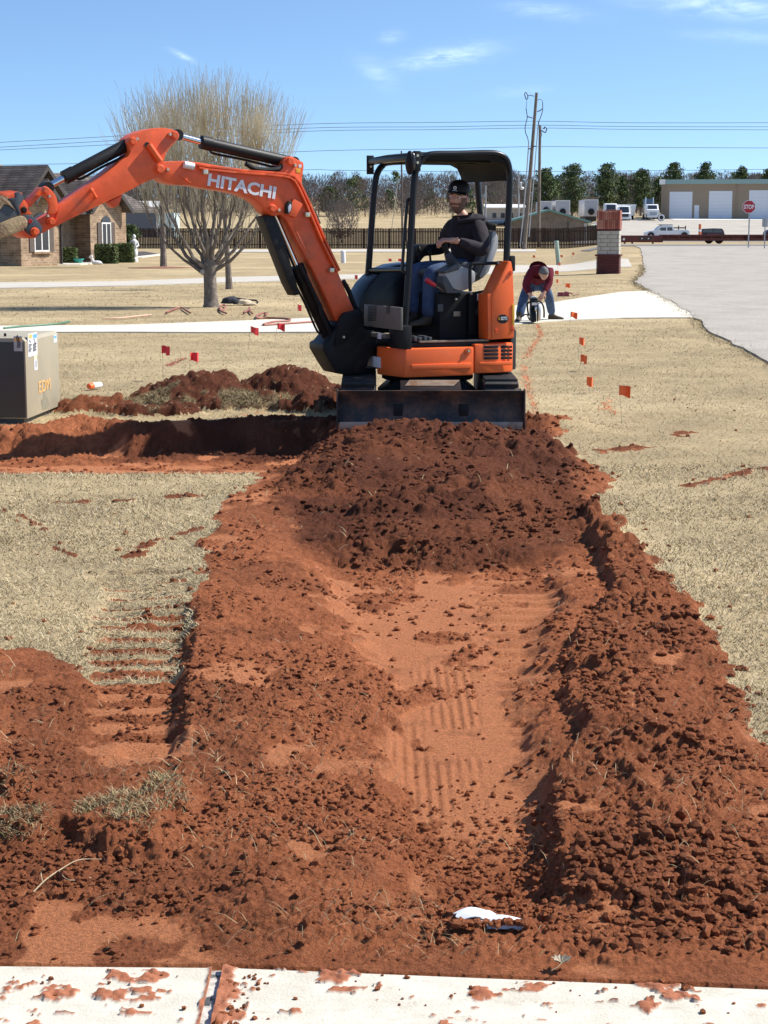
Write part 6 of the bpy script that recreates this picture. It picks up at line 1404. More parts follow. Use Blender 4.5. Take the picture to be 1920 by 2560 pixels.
m = MB(); m.box((q0.x + .008, -.018, q0.z - .045), (q1.x - .008, -.0158, q0.z - .015)); m.build('sticker_band', M_LO, fl_)
m = MB(); m.prism([(xm - .012, q1.z + .03), (xm + .02, q1.z + .03), (xm + .025, q1.z + .06), (xm + .012, q1.z + .12), (xm - .004, q1.z + .15), (xm - .018, q1.z + .12), (xm - .006, q1.z + .07)], 'y', -.018, -.0158); m.build('sticker_figure', M_INK, fl_)
# ---- bits in the dirt at the front
def ongr(px, py, dz=0): 
    p = gp(px, py, -.03)
    for _ in range(4): p = gp(px, py, float(hgt([p.x], [p.y])[0]))
    return p + Vector((0, 0, dz))
M_PVC = mat('white_plastic', (.80, .81, .83), .35, var=.04, vscale=20, col2=(.55, .38, .28), c2lo=.68, c2hi=.78, c2scale=30)
p = ongr(1200, 2316, .016); wp = thing('broken_pipe', 'broken white plastic pipe pieces half buried in the trench near the pavement', 'pipe', p)
def shell(name, c, L_, r, ry, ang0, a0, a1, par):
    m = MB(); n, k = 10, 9; vs = []
    for i in range(k):
        for j in range(n):
            a = a0 + (a1 - a0) * j / (n - 1); x = (i / (k - 1) - .5) * L_ * (1 + .12 * sin(j * 2.1)); rr = r * (1 - .55 * abs(i / (k - 1) - .45) ** 1.5 * 2)
            vs.append(Matrix.Rotation(ang0, 3, 'Z') @ Vector((x, cos(a) * ry, sin(a) * rr)) + Vector(c))
    vs2 = [v + Vector((0, .001, -.003)) for v in vs]; o = len(vs); f = []
    for i in range(k - 1):
        for j in range(n - 1): f += [(i*n+j, i*n+j+1, (i+1)*n+j+1, (i+1)*n+j), (o+i*n+j, o+(i+1)*n+j, o+(i+1)*n+j+1, o+i*n+j+1)]
    m._add(vs + vs2, f); return m.build(name, M_PVC, par, smooth=60)
shell('pipe_piece', (-.020, .012, -.010), .085, .040, .026, .30, .15, pi * .8, wp); shell('pipe_piece', (.055, -.010, -.012), .105, .030, .022, -.06, .1, pi * .95, wp); shell('pipe_piece', (.022, .034, -.004), .035, .016, .016, -.5, .2, pi, wp)
qx, qy = p.x + rg.uniform(-.075, .12, 130), p.y - .028 - np.abs(rg.normal(0, .016, 130)); o = clods('pipe_soil', qx, qy, np.clip(np.exp(rg.normal(math.log(.006), .5, 130)), .003, .013), M_SOIL, np.zeros(130), .1, z=np.full(130, p.z) + .004); tagit(o, kind='stuff')
p = ongr(1402, 2424, .012); lf = thing('dry_leaf', 'curled grey dead leaf on the soil at the pavement edge', 'leaf', p)
m = MB(); n = 9; up_, lo_ = [], []
out = [(0, -.022), (.012, -.016), (.020, -.020), (.018, -.008), (.026, .002), (.015, .006), (.012, .018), (.004, .012), (0, .026), (-.006, .012), (-.014, .016), (-.014, .004), (-.024, .0), (-.016, -.008), (-.018, -.018), (-.009, -.014)]
P = [Vector((x, y * .8, .012 + .35 * abs(x) + .25 * max(y, 0))) for x, y in out]; m._add([Vector((0, 0, .006))] + P, [(0, i + 1, (i + 1) % len(P) + 1) for i in range(len(P))]); m._add([Vector((0, 0, .004))] + [q - Vector((0, 0, .002)) for q in P], [(0, (i + 1) % len(P) + 1, i + 1) for i in range(len(P))])
m.build('leaf_blade', mat('dead_leaf', (.34, .28, .20), .8, var=.2, vscale=60, bump=.3, bscale=200), lf); m = MB(); m.tube([(0, -.018, .012), (-.012, -.03, .006), (-.026, -.034, .0)], .0014, 5); m.build('leaf_stalk', M_STRAW, lf)
zt_ = lambda x, y: (x / 1.728, 1700 + y / 1.728)
p = ongr(*zt_(150, 920)); tw = thing('twig', 'pale forked dry twig lying on the soil below the sod clumps', 'twig', p); M_TW = mat('dry_twig', (.40, .30, .18), .8, var=.15)
def twp(x, y, dz): return ongr(*zt_(x, y), dz) - p
m = MB(); m.tube(smoothpath([twp(145, 925, .006), twp(200, 880, .012), twp(260, 845, .016), twp(340, 805, .018), twp(440, 792, .012)]), [.0021] * 11 + [.0017] * 6 + [.001] * 4, 6); m.build('stem', M_TW, tw)
m = MB(); m.tube(smoothpath([twp(255, 850, .015), twp(300, 880, .010), twp(395, 868, .010)]), .0013, 5); m.build('side_shoot', M_TW, tw)
m = MB(); m.tube(smoothpath([twp(185, 890, .012), twp(178, 865, .02), twp(190, 848, .02)]), .0015, 5); m.build('side_shoot', M_TW, tw)
# ============================================================ pillar, fence, poles, buildings, vehicles
def boxo(name, a, b, mt, par, bevel=0): m = MB(); m.box(a, b); return m.build(name, mt, par, bevel=bevel)
# ---- masonry pillar
M_MORT = mat('mortar', (.20, .18, .155), .95, var=.15); M_BLOCK = mat('white_block', (.45, .415, .35), .9, var=.14, vscale=3, island=.0, col2=(.40, .36, .30), c2scale=4)
M_BRK = [mat('red_brick_%d' % i, c, .9, var=.22, vscale=6) for i, c in enumerate(((.34, .10, .065), (.42, .15, .10), (.27, .075, .055), (.48, .21, .15)))]
M_BRKD = mat('dark_red_brick', (.10, .024, .022), .9, var=.25, vscale=8, col2=(.14, .038, .03), c2scale=12)
PLp = gpt(1521, 684); PLp.z = tz(PLp.x, PLp.y)
pil = thing('brick_pillar', 'unfinished masonry pillar with white block middle and red brick top beside the road', 'pillar', PLp, radians(-12.3))
boxo('core', (-.40, -.40, .0), (.40, .40, 2.40), M_MORT, pil)
def four_sides(name, w_, z0, z1, cuts, mts, half, par, jt_=.012, ragged=0, dep=.05):
    """pieces set round the four faces; cuts are the joints along each face"""
    shared = {}
    for s_ in range(4):
        R = Matrix.Rotation(s_ * pi / 2, 4, 'Z')
        for i in range(len(cuts) - 1):
            a, b = cuts[i] + jt_ / 2, cuts[i+1] - jt_ / 2
            if b - a < .02: continue
            key = (round(b - a, 4), round(z1 - z0, 3), dep); mt = mts[rnd.randrange(len(mts))]; k2 = key + (mt.name,)
            if k2 not in shared: mm = MB(); mm.box((-(b-a)/2, -dep, 0), ((b-a)/2, 0, z1 - z0)); me = mm.mesh(name, 0); me.materials.append(mt); shared[k2] = me
            o = bpy.data.objects.new(name, shared[k2]); C.objects.link(o); o.parent = par; zz = z0 + (rnd.uniform(0, ragged) if ragged else 0)
            o.matrix_local = R @ Matrix.Translation(((a+b)/2, -half + dep - rnd.uniform(0, .006), zz))
W_ = .44
m = MB()
for j in range(9):
    for s_ in range(4):
        R = Matrix.Rotation(s_ * pi / 2, 4, 'Z'); off = (.11 if j % 2 else 0)
        xs = [-W_] + [x for x in np.arange(-W_ + .2 - off, W_ - .03, .21)] + [W_]
        for i in range(len(xs) - 1): m.cbox(((xs[i] + xs[i+1]) / 2, -W_ + .03 - rnd.uniform(0, .006), .035 + j * .075), (xs[i+1] - xs[i] - .012, .06, .064), R)
bb = m.build('base_bricks', M_BRKD, pil, smooth=0); bb['kind'] = 'stuff'
m = MB(); m.box((-.50, -.50, .685), (.50, .50, .755)); m.build('ledge', M_BRKD, pil, bevel=.01)
for j in range(6):
    cuts = [-.425, -.02, .36, .425] if j % 2 == 0 else [-.425, -.285, .075, .425]
    four_sides('block', .85, .765 + j * .152, .765 + (j+1) * .152 - .016, cuts, [M_BLOCK], .425, pil, .018)
boxo('dark_course', (-.44, -.44, 1.68), (.44, .44, 1.735), M_BRKD, pil, .006)
for r_, z0 in enumerate((1.745, 2.095)):
    four_sides('brick', .88, z0, z0 + .335, list(np.linspace(-.44, .44, 12)), M_BRK, .45, pil, .014, .015 if r_ else 0)
for k in range(22): 
    o = boxo('brick', (-.035, -.05, 0), (.035, .05, rnd.uniform(.02, .06)), M_BRK[rnd.randrange(4)], pil); s_ = k % 4; t_ = rnd.uniform(-.38, .38)
    o.matrix_local = Matrix.Rotation(s_ * pi / 2, 4, 'Z') @ Matrix.Translation((t_, -.39, 2.43))
# ---- board fence
M_FEN = mat('weathered_fence', (.060, .040, .030), .9, var=.3, vscale=5, island=.45, spec=.15); YF = 165.0
fx0, fx1 = onground(262, YF).x, onground(1494, YF).x; fen = thing('board_fence', 'long dark brown board fence closing the back of the yards', 'fence', (0, YF, 0))
m = MB(); x = fx0; i = 0
while x < fx1:
    z0 = tz(x, YF); h = 1.86 + rnd.gauss(0, .018) + .05 * vnoise(np.array([x*.11]), np.array([.5]), 3)[0]
    m.hull([(x, 0, z0 - .2), (x + .125, 0, z0 - .2), (x + .125, 0, z0 + h - .03), (x + .095, 0, z0 + h), (x + .03, 0, z0 + h), (x, 0, z0 + h - .03)], [(x, .02, z0 - .2), (x + .125, .02, z0 - .2), (x + .125, .02, z0 + h - .03), (x + .095, .02, z0 + h), (x + .03, .02, z0 + h), (x, .02, z0 + h - .03)]); x += .142 + rnd.uniform(0, .012)
o = m.build('pickets', M_FEN, fen, smooth=0); o['kind'] = 'stuff'
x = fx0
while x < fx1:
    z0 = tz(x, YF); x2 = min(x + 2.4, fx1)
    boxo('post', (x - .05, -.10, z0 - .2), (x + .05, -.003, z0 + 1.83), M_FEN, fen)
    for zz in (.32, 1.5): boxo('rail', (x + .052, -.045, z0 + zz), (x2 - .052, -.003, z0 + zz + .09), M_FEN, fen)
    x += 2.4
# ---- poles and wires
M_POLE = mat('pole_wood', (.19, .155, .125), .9, var=.25, vscale=3, col2=(.12, .09, .07), c2scale=2); M_POLED = mat('dark_pole', (.12, .095, .08), .9, var=.2); M_COND = mat('grey_conduit', (.36, .37, .38), .5, var=.1); M_IRON = mat('line_iron', (.10, .115, .14), .6)
zc5 = lambda x, y: (1260 + x / 5.267, 220 + y / 5.267); YP = 158.0
PP = lambda x, y, Y=YP: at(*zc5(x, y), Y)
b0, t0 = PP(268, 2085), PP(430, 62); up = thing('utility_pole', 'tall leaning utility pole with cables and brackets near its top', 'utility pole', b0)
m = MB(); m.tube([b0 - b0 - (t0 - b0) * .03, (t0 - b0) * .5, t0 - b0], [.20, .165, .125], 12); m.build('shaft', M_POLE, up)
def pth(name, pts, r, mt, par, Y=YP, n=6): m = MB(); m.tube(smoothpath([PP(*p[:2], Y + (p[2] if len(p) > 2 else -.25)) - par.location for p in pts]), r, n); return m.build(name, mt, par)
pth('conduit', [(212, 2085), (270, 1500), (325, 735)], .055, M_COND, up); pth('conduit', [(328, 1960), (380, 1350), (445, 545)], .05, M_COND, up)
pth('riser_cable', [(325, 735), (312, 660), (285, 590), (278, 520), (295, 440), (305, 385), (300, 330), (290, 265)], .04, M_IRON, up); pth('riser_cable', [(445, 545), (455, 460), (480, 390), (500, 330), (510, 270), (508, 180)], .04, M_IRON, up)
pth('bracket', [(305, 378), (340, 385), (378, 398)], .05, M_IRON, up); pth('bracket', [(435, 308), (470, 300), (500, 275)], .05, M_IRON, up); pth('bracket', [(400, 110), (360, 98), (318, 95)], .04, M_IRON, up)
pth('arrester', [(270, 75), (292, 60), (315, 120), (292, 148), (270, 80)], .045, M_IRON, up); pth('jumper', [(440, 160), (480, 150), (510, 175)], .025, M_IRON, up); pth('jumper', [(300, 150), (298, 210), (292, 265)], .02, M_IRON, up)
for q in ((335, 800), (345, 1185), (400, 768)): c_ = PP(*q, YP - .2) - b0; boxo('standoff', c_ - Vector((.12, .1, .05)), c_ + Vector((.12, .1, .05)), M_IRON, up)
Y2 = 176.0; b1, t1 = PP(455, 1960, Y2), PP(475, 488, Y2); up2 = thing('utility_pole', 'shorter straight utility pole with an angled bracket, just right of the leaning pole', 'utility pole', b1)
m = MB(); m.tube([(0, 0, -1), (t1 - b1) * .5, t1 - b1], [.175, .15, .125], 12); m.build('shaft', M_POLE, up2)
pth('bracket', [(490, 555), (525, 580), (550, 580), (565, 525)], .06, M_IRON, up2, Y2); pth('bracket', [(520, 540), (545, 510)], .08, M_IRON, up2, Y2); pth('pole_top_pin', [(455, 500), (455, 440)], .06, M_IRON, up2, Y2); pth('ground_wire', [(487, 560), (495, 620), (480, 660)], .03, M_IRON, up2, Y2)
def pole(pb, pt, Y, r, label, mt=M_POLED, extra=None):
    b_, t_ = at(*pb, Y), at(*pt, Y); t = thing('utility_pole', label, 'utility pole', b_); m = MB(); m.tube([(0, 0, -2.5), (t_ - b_) * .5, t_ - b_], [r * 1.15, r, r * .8], 10); m.build('shaft', mt, t); return t, b_, t_
q, b_, t_ = pole(z3(670, 712), z3(662, 110), 185, .10, 'thin dark utility pole seen between the cab posts, with a pale guy wire')
g1, g0 = at(*z3(640, 310), 185) - b_, at(*z3(588, 705), 185) - b_; m = MB(); m.cyl(g0, g1, .045, 6); m.build('guy_guard', mat('guy_guard', (.55, .50, .38), .6), q)
q, b_, t_ = pole(zc5(195, 1690), zc5(193, 1090), 240, .10, 'distant utility pole carrying a small grey transformer and lamp', M_COND)
m = MB(); c_ = at(*zc5(208, 1275), 240) - b_; m.lathe([(.25, -.4), (.28, -.35), (.28, .3), (.22, .38)], tuple(c_), 12); m.build('transformer', M_COND, q); m = MB(); c_ = at(*zc5(238, 1320), 240) - b_; m.ball(tuple(c_), (.28, .25, .2), 10, 6); m.build('lamp', M_WHT, q)
q, b_, t_ = pole(z3(1285, 650), z3(1287, 365), 215, .09, 'pale grey post standing behind the rear canopy post', M_COND)
q, b_, t_ = pole(zc5(95, 1690), zc5(97, 1345), 225, .075, 'short yellowish post at the right edge of the canopy', mat('yellow_post', (.45, .33, .13), .7))
M_WIREL = mat('line_wire', (.055, .075, .11), .6, var=0)
WR = [([(-260, 371), (0, 356), (312, 339), (748, 311), (1100, 306), (1345, 303), (1600, 307), (2200, 306)], 'top wire of the three power lines crossing the sky'), ([(-260, 383), (0, 368), (312, 349.5), (748, 321), (1100, 317), (1345, 313), (1600, 316.5), (2200, 317)], 'middle wire of the three power lines crossing the sky'),
      ([(-260, 391), (0, 375), (312, 359.5), (748, 329), (1100, 324), (1345, 320), (1600, 323.5), (2200, 325)], 'lowest wire of the three close power lines'), ([(-260, 424), (0, 413), (312, 405), (748, 379), (1100, 372), (1345, 366.5), (1600, 368.5), (2200, 371)], 'single wire strung well below the three power lines'), ([(-260, 450), (300, 440), (748, 425), (870, 426), (1345, 429), (2200, 420)], 'lowest single wire just over the tree line')]
for P, lab in WR: m = MB(); m.tube(smoothpath([at(*p, 176.3) for p in P], 6), .022, 4); tagit(m.build('power_line', M_WIREL), lab, 'power line', 'power lines')
# ---- stop sign and the back of another
M_SIGN = mat('sign_red', (.42, .012, .025), .45, var=.03); M_GALV = mat('galvanised_post', (.40, .40, .40), .45, metal=.4, var=.08)
sg = onground(1871.5, 106); sb = at(1871, 619, 106); sg = Vector((sb.x, 106, tz(sb.x, 106))); stp = thing('stop_sign', 'red octagonal stop sign on a thin steel post beside the road', 'stop sign', sg)
ct = at(1872.5, 517, 106) - sg; boxo('post', (-.035, .0, -.3), (.035, .04, ct.z + .3), M_GALV, stp)
def octo(r): return [(ct.x + r * cos(pi/8 + k*pi/4), ct.z + r * sin(pi/8 + k*pi/4)) for k in range(8)]
m = MB(); m.prism(octo(.405), 'y', -.012, -.004); pl = m.build('sign_border', M_WHT, stp); m = MB(); m.prism(octo(.378), 'y', -.016, -.012); m.build('sign_face', M_SIGN, stp)
place_text('sign_lettering', 'STOP', Vector((ct.x, -.018, ct.z)), Vector((1, 0, 0)), Vector((0, 0, 1)), .60, .26, M_WHT, stp, .03)
sb = at(1911, 619, 104); s2 = thing('road_sign', 'plain grey back of a small rectangular road sign at the right edge', 'road sign', (sb.x, 104, tz(sb.x, 104))); c_ = at(1911, 557, 104) - s2.location
boxo('post', (-.03, .0, -.3), (.03, .035, c_.z + .42), M_GALV, s2); boxo('sign_plate', (-.17, .037, c_.z - .24), (.17, .043, c_.z + .24), M_GALV, s2)
# ---- pedestals
def pedestal(px, py, top, Y, r, lean, label, mt): 
    p = Vector((at(px, py, Y).x, Y, tz(at(px, py, Y).x, Y))); t = thing('utility_pedestal', label, 'pedestal', p, 0, None); h = at(px, top, Y).z - p.z; m = MB(); m.tube([(0, 0, -.1), (lean * h * .5, 0, h * .5), (lean * h * .93, 0, h * .92)], [r, r, r], 14); m.build('housing', mt, t, bevel=0); m = MB(); m.tube([(lean * h * .93, 0, h * .92), (lean * h, 0, h)], [r * 1.12, r * .95], 14); m.build('cap', mt, t)
pedestal(1397, 651, 602, 90, .115, -.12, 'pale green utility pedestal tilting on the grass near the flags', mat('pale_green_plastic', (.34, .42, .34), .5)); pedestal(859, 654, 627, 96, .13, -.06, 'short white utility pedestal on the lawn beyond the boom', M_WHT)
# ---- red case and can by the sawing man
p = gp(1409, 741); cs_ = thing('tool_case', 'dark red tool case open on the grass above the driveway', 'tool case', p, radians(8))
M_CASE = mat('maroon_case', (.22, .03, .05), .5); m = MB(); m.prism([(-.15, 0), (.13, 0), (.13, .11), (-.13, .11), (-.15, .08)], 'y', -.1, .1); m.build('box', M_CASE, cs_, bevel=.012); m = MB(); m.hull([(.05, -.1, .115), (.22, -.1, .06), (.22, .1, .06), (.05, .1, .115)], [(.05, -.1, .135), (.23, -.1, .085), (.23, .1, .085), (.05, .1, .135)]); m.build('lid', mat('pink_case_lid', (.45, .15, .16), .5), cs_, bevel=.005)
m = MB(); m.cyl((.24, -.02, .04), (.42, .02, .05), .018, 8); m.build('nozzle', mat('tan_nozzle', (.45, .26, .16), .6), cs_)
# ---- brick house on the left
def brickmat(name, c1, c2, mo):
    m = bpy.data.materials.new(name); n, l = nodes(m); b = n['Principled BSDF']; b.inputs['Roughness'].default_value = .9; b.inputs['Specular IOR Level'].default_value = .15
    t = n.new('ShaderNodeTexCoord'); g = n.new('ShaderNodeSeparateXYZ'); l.new(t.outputs['Object'], g.inputs[0]); ad = n.new('ShaderNodeMath'); ad.operation = 'ADD'; l.new(g.outputs[0], ad.inputs[0]); l.new(g.outputs[1], ad.inputs[1]); cb = n.new('ShaderNodeCombineXYZ'); l.new(ad.outputs[0], cb.inputs[0]); l.new(g.outputs[2], cb.inputs[1])
    k = n.new('ShaderNodeTexBrick'); k.inputs['Scale'].default_value = 1; k.inputs['Brick Width'].default_value = .30; k.inputs['Row Height'].default_value = .12; k.inputs['Mortar Size'].default_value = .014; k.inputs['Color1'].default_value = (*c1, 1); k.inputs['Color2'].default_value = (*c2, 1); k.inputs['Mortar'].default_value = (*mo, 1); k.inputs['Bias'].default_value = 0
    l.new(cb.outputs[0], k.inputs[0]); nz = n.new('ShaderNodeTexNoise'); nz.inputs['Scale'].default_value = 1.7; nz.inputs['Detail'].default_value = 5; l.new(t.outputs['Object'], nz.inputs['Vector']); mr = n.new('ShaderNodeMapRange'); mr.inputs[1].default_value = .3; mr.inputs[2].default_value = .7; mr.inputs[3].default_value = .7; mr.inputs[4].default_value = 1.25; l.new(nz.outputs['Fac'], mr.inputs[0])
    v = n.new('ShaderNodeVectorMath'); v.operation = 'SCALE'; l.new(k.outputs[0], v.inputs[0]); l.new(mr.outputs[0], v.inputs['Scale']); l.new(v.outputs[0], b.inputs['Base Color']); return m
M_HBR = brickmat('buff_brick', (.40, .27, .17), (.24, .15, .095), (.36, .30, .22)); M_SHI = brickmat('roof_shingle', (.17, .14, .12), (.105, .088, .078), (.06, .05, .045)); M_TRIM = mat('dark_trim', (.045, .038, .035), .7); M_WFR = mat('white_frame', (.74, .73, .69), .5); M_GLS = mat('window_glass', (.03, .035, .045), .08, var=.1, spec=.8); M_SHUT = mat('brown_shutter', (.10, .075, .06), .7)
HP = gp(54, 667); hs = thing('brick_house', 'brick house with dark shingle gables and shuttered windows behind the bucket', 'house', HP)
u_, v_ = Vector((.5, .866, 0)), Vector((-.866, .5, 0)); n_out = Vector((.866, -.5, 0)); HM = Matrix(((u_.x, v_.x, 0, 0), (u_.y, v_.y, 0, 0), (0, 0, 1, 0), (0, 0, 0, 1)))
def HB(): return MB(HM)
def hbox(name, a, b, mt, par=None, bevel=0): m = HB(); m.box(a, b); return m.build(name, mt, par or hs, bevel=bevel)
EV = 3.0
m = HB(); m.prism([(0, -.2), (3.0, -.2), (3.0, EV), (1.5, 4.55), (0, EV)], 'y', 0, 8); w1 = m.build('wall', M_HBR, hs)
hbox('wall', (3.0, 5.2, -.2), (10.3, 12, EV), M_HBR); m = HB(); m.prism([(10.3, -.2), (13.1, -.2), (13.1, EV), (11.7, 4.2), (10.3, EV)], 'y', 4.1, 11); m.build('wall', M_HBR, hs)
hbox('wall', (13.1, 6.5, -.2), (16.5, 12, EV), M_HBR)
def gable_roof(uc, hw, zr_, ze, v0, v1, name='roof', th=.16):
    m = HB()
    for s in (-1, 1): m.hull([(uc, v0, zr_), (uc + s*hw, v0, ze), (uc + s*hw, v0, ze + th), (uc, v0, zr_ + th)], [(uc, v1, zr_), (uc + s*hw, v1, ze), (uc + s*hw, v1, ze + th), (uc, v1, zr_ + th)])
    r = m.build(name, M_SHI, hs); m = HB()
    for s in (-1, 1): m.hull([(uc, v0 - .04, zr_ - .12), (uc + s*hw, v0 - .04, ze - .14), (uc + s*hw, v0 - .04, ze + th * .9), (uc, v0 - .04, zr_ + th * .9)], [(uc, v0 - .003, zr_ - .12), (uc + s*hw, v0 - .003, ze - .14), (uc + s*hw, v0 - .003, ze + th * .9), (uc, v0 - .003, zr_ + th * .9)])
    m.build('barge_board', M_TRIM, r); return r
gable_roof(1.5, 2.1, 4.78, 2.62, -.55, 11); gable_roof(1.15, .95, 4.1, 3.1, -.85, 1.2); gable_roof(11.7, 1.8, 4.35, 2.75, 3.6, 11)
m = HB(); m.hull([(2.6, 4.5, 2.75), (17.0, 4.5, 2.75), (17.0, 4.5, 2.9), (2.6, 4.5, 2.9)], [(4.2, 8.4, 4.85), (15.2, 8.4, 4.85), (15.2, 8.4, 5.0), (4.2, 8.4, 5.0)]); m.build('roof', M_SHI, hs)
m = HB(); m.hull([(-6, 2.0, 3.2), (6.5, 2.0, 3.2), (6.5, 14, 3.2), (-6, 14, 3.2)], [(-1.5, 8.0, 7.6), (0.5, 8.0, 7.6), (.5, 8.8, 7.6), (-1.5, 8.8, 7.6)]); m.build('roof', mat('lighter_shingle', (.20, .155, .13), .9, var=.15, vscale=6), hs)
m = HB(); m.hull([(3.05, 3.9, 2.62), (10.25, 3.9, 2.62), (10.25, 5.2, 2.75), (3.05, 5.2, 2.75)], [(3.05, 3.9, 2.7), (10.25, 3.9, 2.7), (10.25, 5.2, 3.3), (3.05, 5.2, 3.3)]); m.build('porch_roof', M_TRIM, hs)
hbox('porch_column', (4.2, 4.0, -.1), (4.6, 4.4, 2.61), M_HBR)
def hwin(u0, u1, z0, z1, v, shut=.3, arch=False):
    f = hbox('window', (u0, v - .05, z0), (u1, v - .004, z1), M_WFR); hbox('pane', (u0 + .07, v - .056, z0 + .08), ((u0 + u1) / 2 - .04, v - .051, z1 - .08), M_GLS, f); hbox('pane', ((u0 + u1) / 2 + .04, v - .056, z0 + .08), (u1 - .07, v - .051, z1 - .08), M_GLS, f)
    hbox('sill', (u0 - .1, v - .12, z0 - .1), (u1 + .1, v - .004, z0 - .003), M_HBR, f)
    for a, b in ((u0 - shut - .03, u0 - .03), (u1 + .03, u1 + shut + .03)): hbox('shutter', (a, v - .045, z0), (b, v - .004, z1), M_SHUT)
    if arch: m = HB(); m.prism([(u0, z1 + .003)] + [((u0+u1)/2 - (u1-u0)/2 * cos(pi*k/8), z1 + .003 + .35 * sin(pi*k/8)) for k in range(1, 8)] + [(u1, z1 + .003)], 'y', v - .05, v - .004); m.build('window_arch', M_GLS, hs)
hwin(.95, 2.05, .72, 2.25, 0, .32, True); hwin(11.25, 12.05, .45, 2.2, 4.1, .32, True)
d_ = hbox('door', (5.6, 5.12, .0), (6.5, 5.196, 2.1), M_TRIM); hbox('handle', (5.66, 5.09, 1.0), (5.72, 5.118, 1.12), M_BOLT, d_)
f = hbox('window', (3.3, 5.14, .1), (4.0, 5.196, 2.1), M_WFR); hbox('pane', (3.4, 5.134, .25), (3.9, 5.139, 2.0), M_GLS, f)
hbox('front_step', (4.4, 3.7, -.05), (6.8, 5.1, .14), M_CONC2)
m = HB(); m.tube([(2.95, -.06, 2.6), (2.95, -.06, .1)], .05, 8); m.build('downpipe', M_TRIM, hs)
# ---- planting and ornaments before the house
M_HEDGE = bpy.data.materials.new('clipped_hedge'); n_, l_ = nodes(M_HEDGE); b_ = n_['Principled BSDF']; b_.inputs['Roughness'].default_value = .8; g_ = n_.new('ShaderNodeNewGeometry'); cr_ = n_.new('ShaderNodeValToRGB'); cr_.color_ramp.elements[0].color = (.05, .075, .02, 1); cr_.color_ramp.elements[1].color = (.15, .19, .06, 1); l_.new(g_.outputs['Random Per Island'], cr_.inputs[0]); l_.new(cr_.outputs[0], b_.inputs['Base Color'])
def hedge(px0, px1, pyt, pyb, dp_, label, sd, Y):
    b0 = at((px0 + px1) / 2, pyb, Y); b0.z = 0; x0, x1 = at(px0, pyb, Y).x, at(px1, pyb, Y).x; h = at(px0, pyt, Y).z; hw = (x1 - x0) / 2; rgn = np.random.default_rng(sd); n = 2600
    t = thing('hedge', label, 'hedge', b0, 0, 'clipped hedges before the brick house'); q = rgn.uniform(-1, 1, (n, 3)); k = rgn.integers(0, 3, n); q[np.arange(n), k] = np.sign(q[np.arange(n), k]) * rgn.uniform(.88, 1.02, n); e = np.maximum(0, np.sort(np.abs(q), 1)[:, 1] - .8)[:, None]; q *= 1 - .35 * e; p = q * np.array([hw, dp_, h / 2]) + np.array([0, dp_, h / 2])
    a = rgn.normal(size=(n, 3)); a /= np.linalg.norm(a, axis=1)[:, None]; b = np.cross(a, rgn.normal(size=(n, 3))); b /= np.linalg.norm(b, axis=1)[:, None]; s = .07; o = np.stack([p - a*s, p + b*s*.6, p + a*s, p - b*s*.6], 1).reshape(-1, 3); linkmesh('foliage', npmesh('foliage', o, np.arange(n*4).reshape(n, 4), smooth=False), M_HEDGE, t)
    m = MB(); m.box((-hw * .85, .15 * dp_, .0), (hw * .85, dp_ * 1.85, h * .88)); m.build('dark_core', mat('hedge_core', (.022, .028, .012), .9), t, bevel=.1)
hedge(143, 188, 620, 656, .45, 'clipped green hedge left of the teal pot', 1, 92); hedge(236, 290, 611, 653, .5, 'clipped green hedge right of the white animal ornament', 2, 93.5); hedge(292, 330, 609, 649, .5, 'clipped green hedge beside the white garden statue', 3, 96.5)
M_STAT = mat('white_plaster', (.72, .72, .70), .6, var=.05)
p = at(336, 643, 98); p.z = 0; st_ = thing('garden_statue', 'white garden statue of a standing figure at the end of the hedges', 'statue', p)
m = MB(); m.lathe([(.20, 0), (.20, .22), (.15, .24), (.12, .3)], (0, 0, 0), 12); m.build('plinth', M_STAT, st_); m = MB(); m.lathe([(.12, .3), (.17, .36), (.20, .55), (.15, .8), (.13, .92), (.18, 1.1), (.16, 1.22), (.07, 1.3)], (0, 0, 0), 14); m.ball((0, 0, 1.42), (.10, .10, .13), 12, 8); m.tube([(.16, 0, 1.18), (.24, -.05, .95), (.12, -.18, .85)], .05, 8); m.tube([(-.16, 0, 1.18), (-.24, -.05, .95), (-.08, -.18, .85)], .05, 8); m.build('figure', M_STAT, st_)
p = at(240, 655, 91.5); p.z = 0; dgs = thing('animal_ornament', 'white lying animal ornament on the bed between hedge and pot', 'ornament', p); m = MB(); m.ball((.05, 0, .11), (.26, .13, .12), 14, 9); m.tube([(-.12, 0, .14), (-.2, -.02, .3), (-.22, -.02, .36)], [.09, .07, .06], 10); m.ball((-.24, -.04, .42), (.10, .07, .075), 12, 8); m.ball((-.31, -.05, .40), (.05, .04, .04), 10, 6); m.tube([(.25, 0, .1), (.34, -.04, .05)], [.05, .03], 8); m.build('figure', M_STAT, dgs, smooth=70); m = MB(); m.tube([(-.2, .04, .47), (-.19, .05, .53)], [.03, .01], 6); m.tube([(-.2, -.09, .47), (-.19, -.10, .53)], [.03, .01], 6); m.build('ears', M_STAT, dgs)
p = at(196, 651, 92); p.z = 0; pt = thing('planter', 'teal glazed flower pot standing before the house wall', 'flower pot', p); m = MB(); m.lathe([(.14, 0), (.16, .03), (.25, .26), (.29, .27), (.29, .32), (.25, .32), (.23, .27)], (0, 0, 0), 18); m.build('pot', mat('teal_glaze', (.03, .30, .26), .3), pt); m = MB(); m.lathe([(.235, .255), (.01, .275)], (0, 0, 0), 14); m.build('potting_soil', M_MORT, pt)
strip('flower_bed', [gp(120, 662), gp(260, 660), (gp(405, 639))], [gp(118, 640), gp(260, 636), gp(360, 632)], 30, 6, .03, mat('bed_mulch', (.055, .04, .032), .95, var=.4, vscale=8))
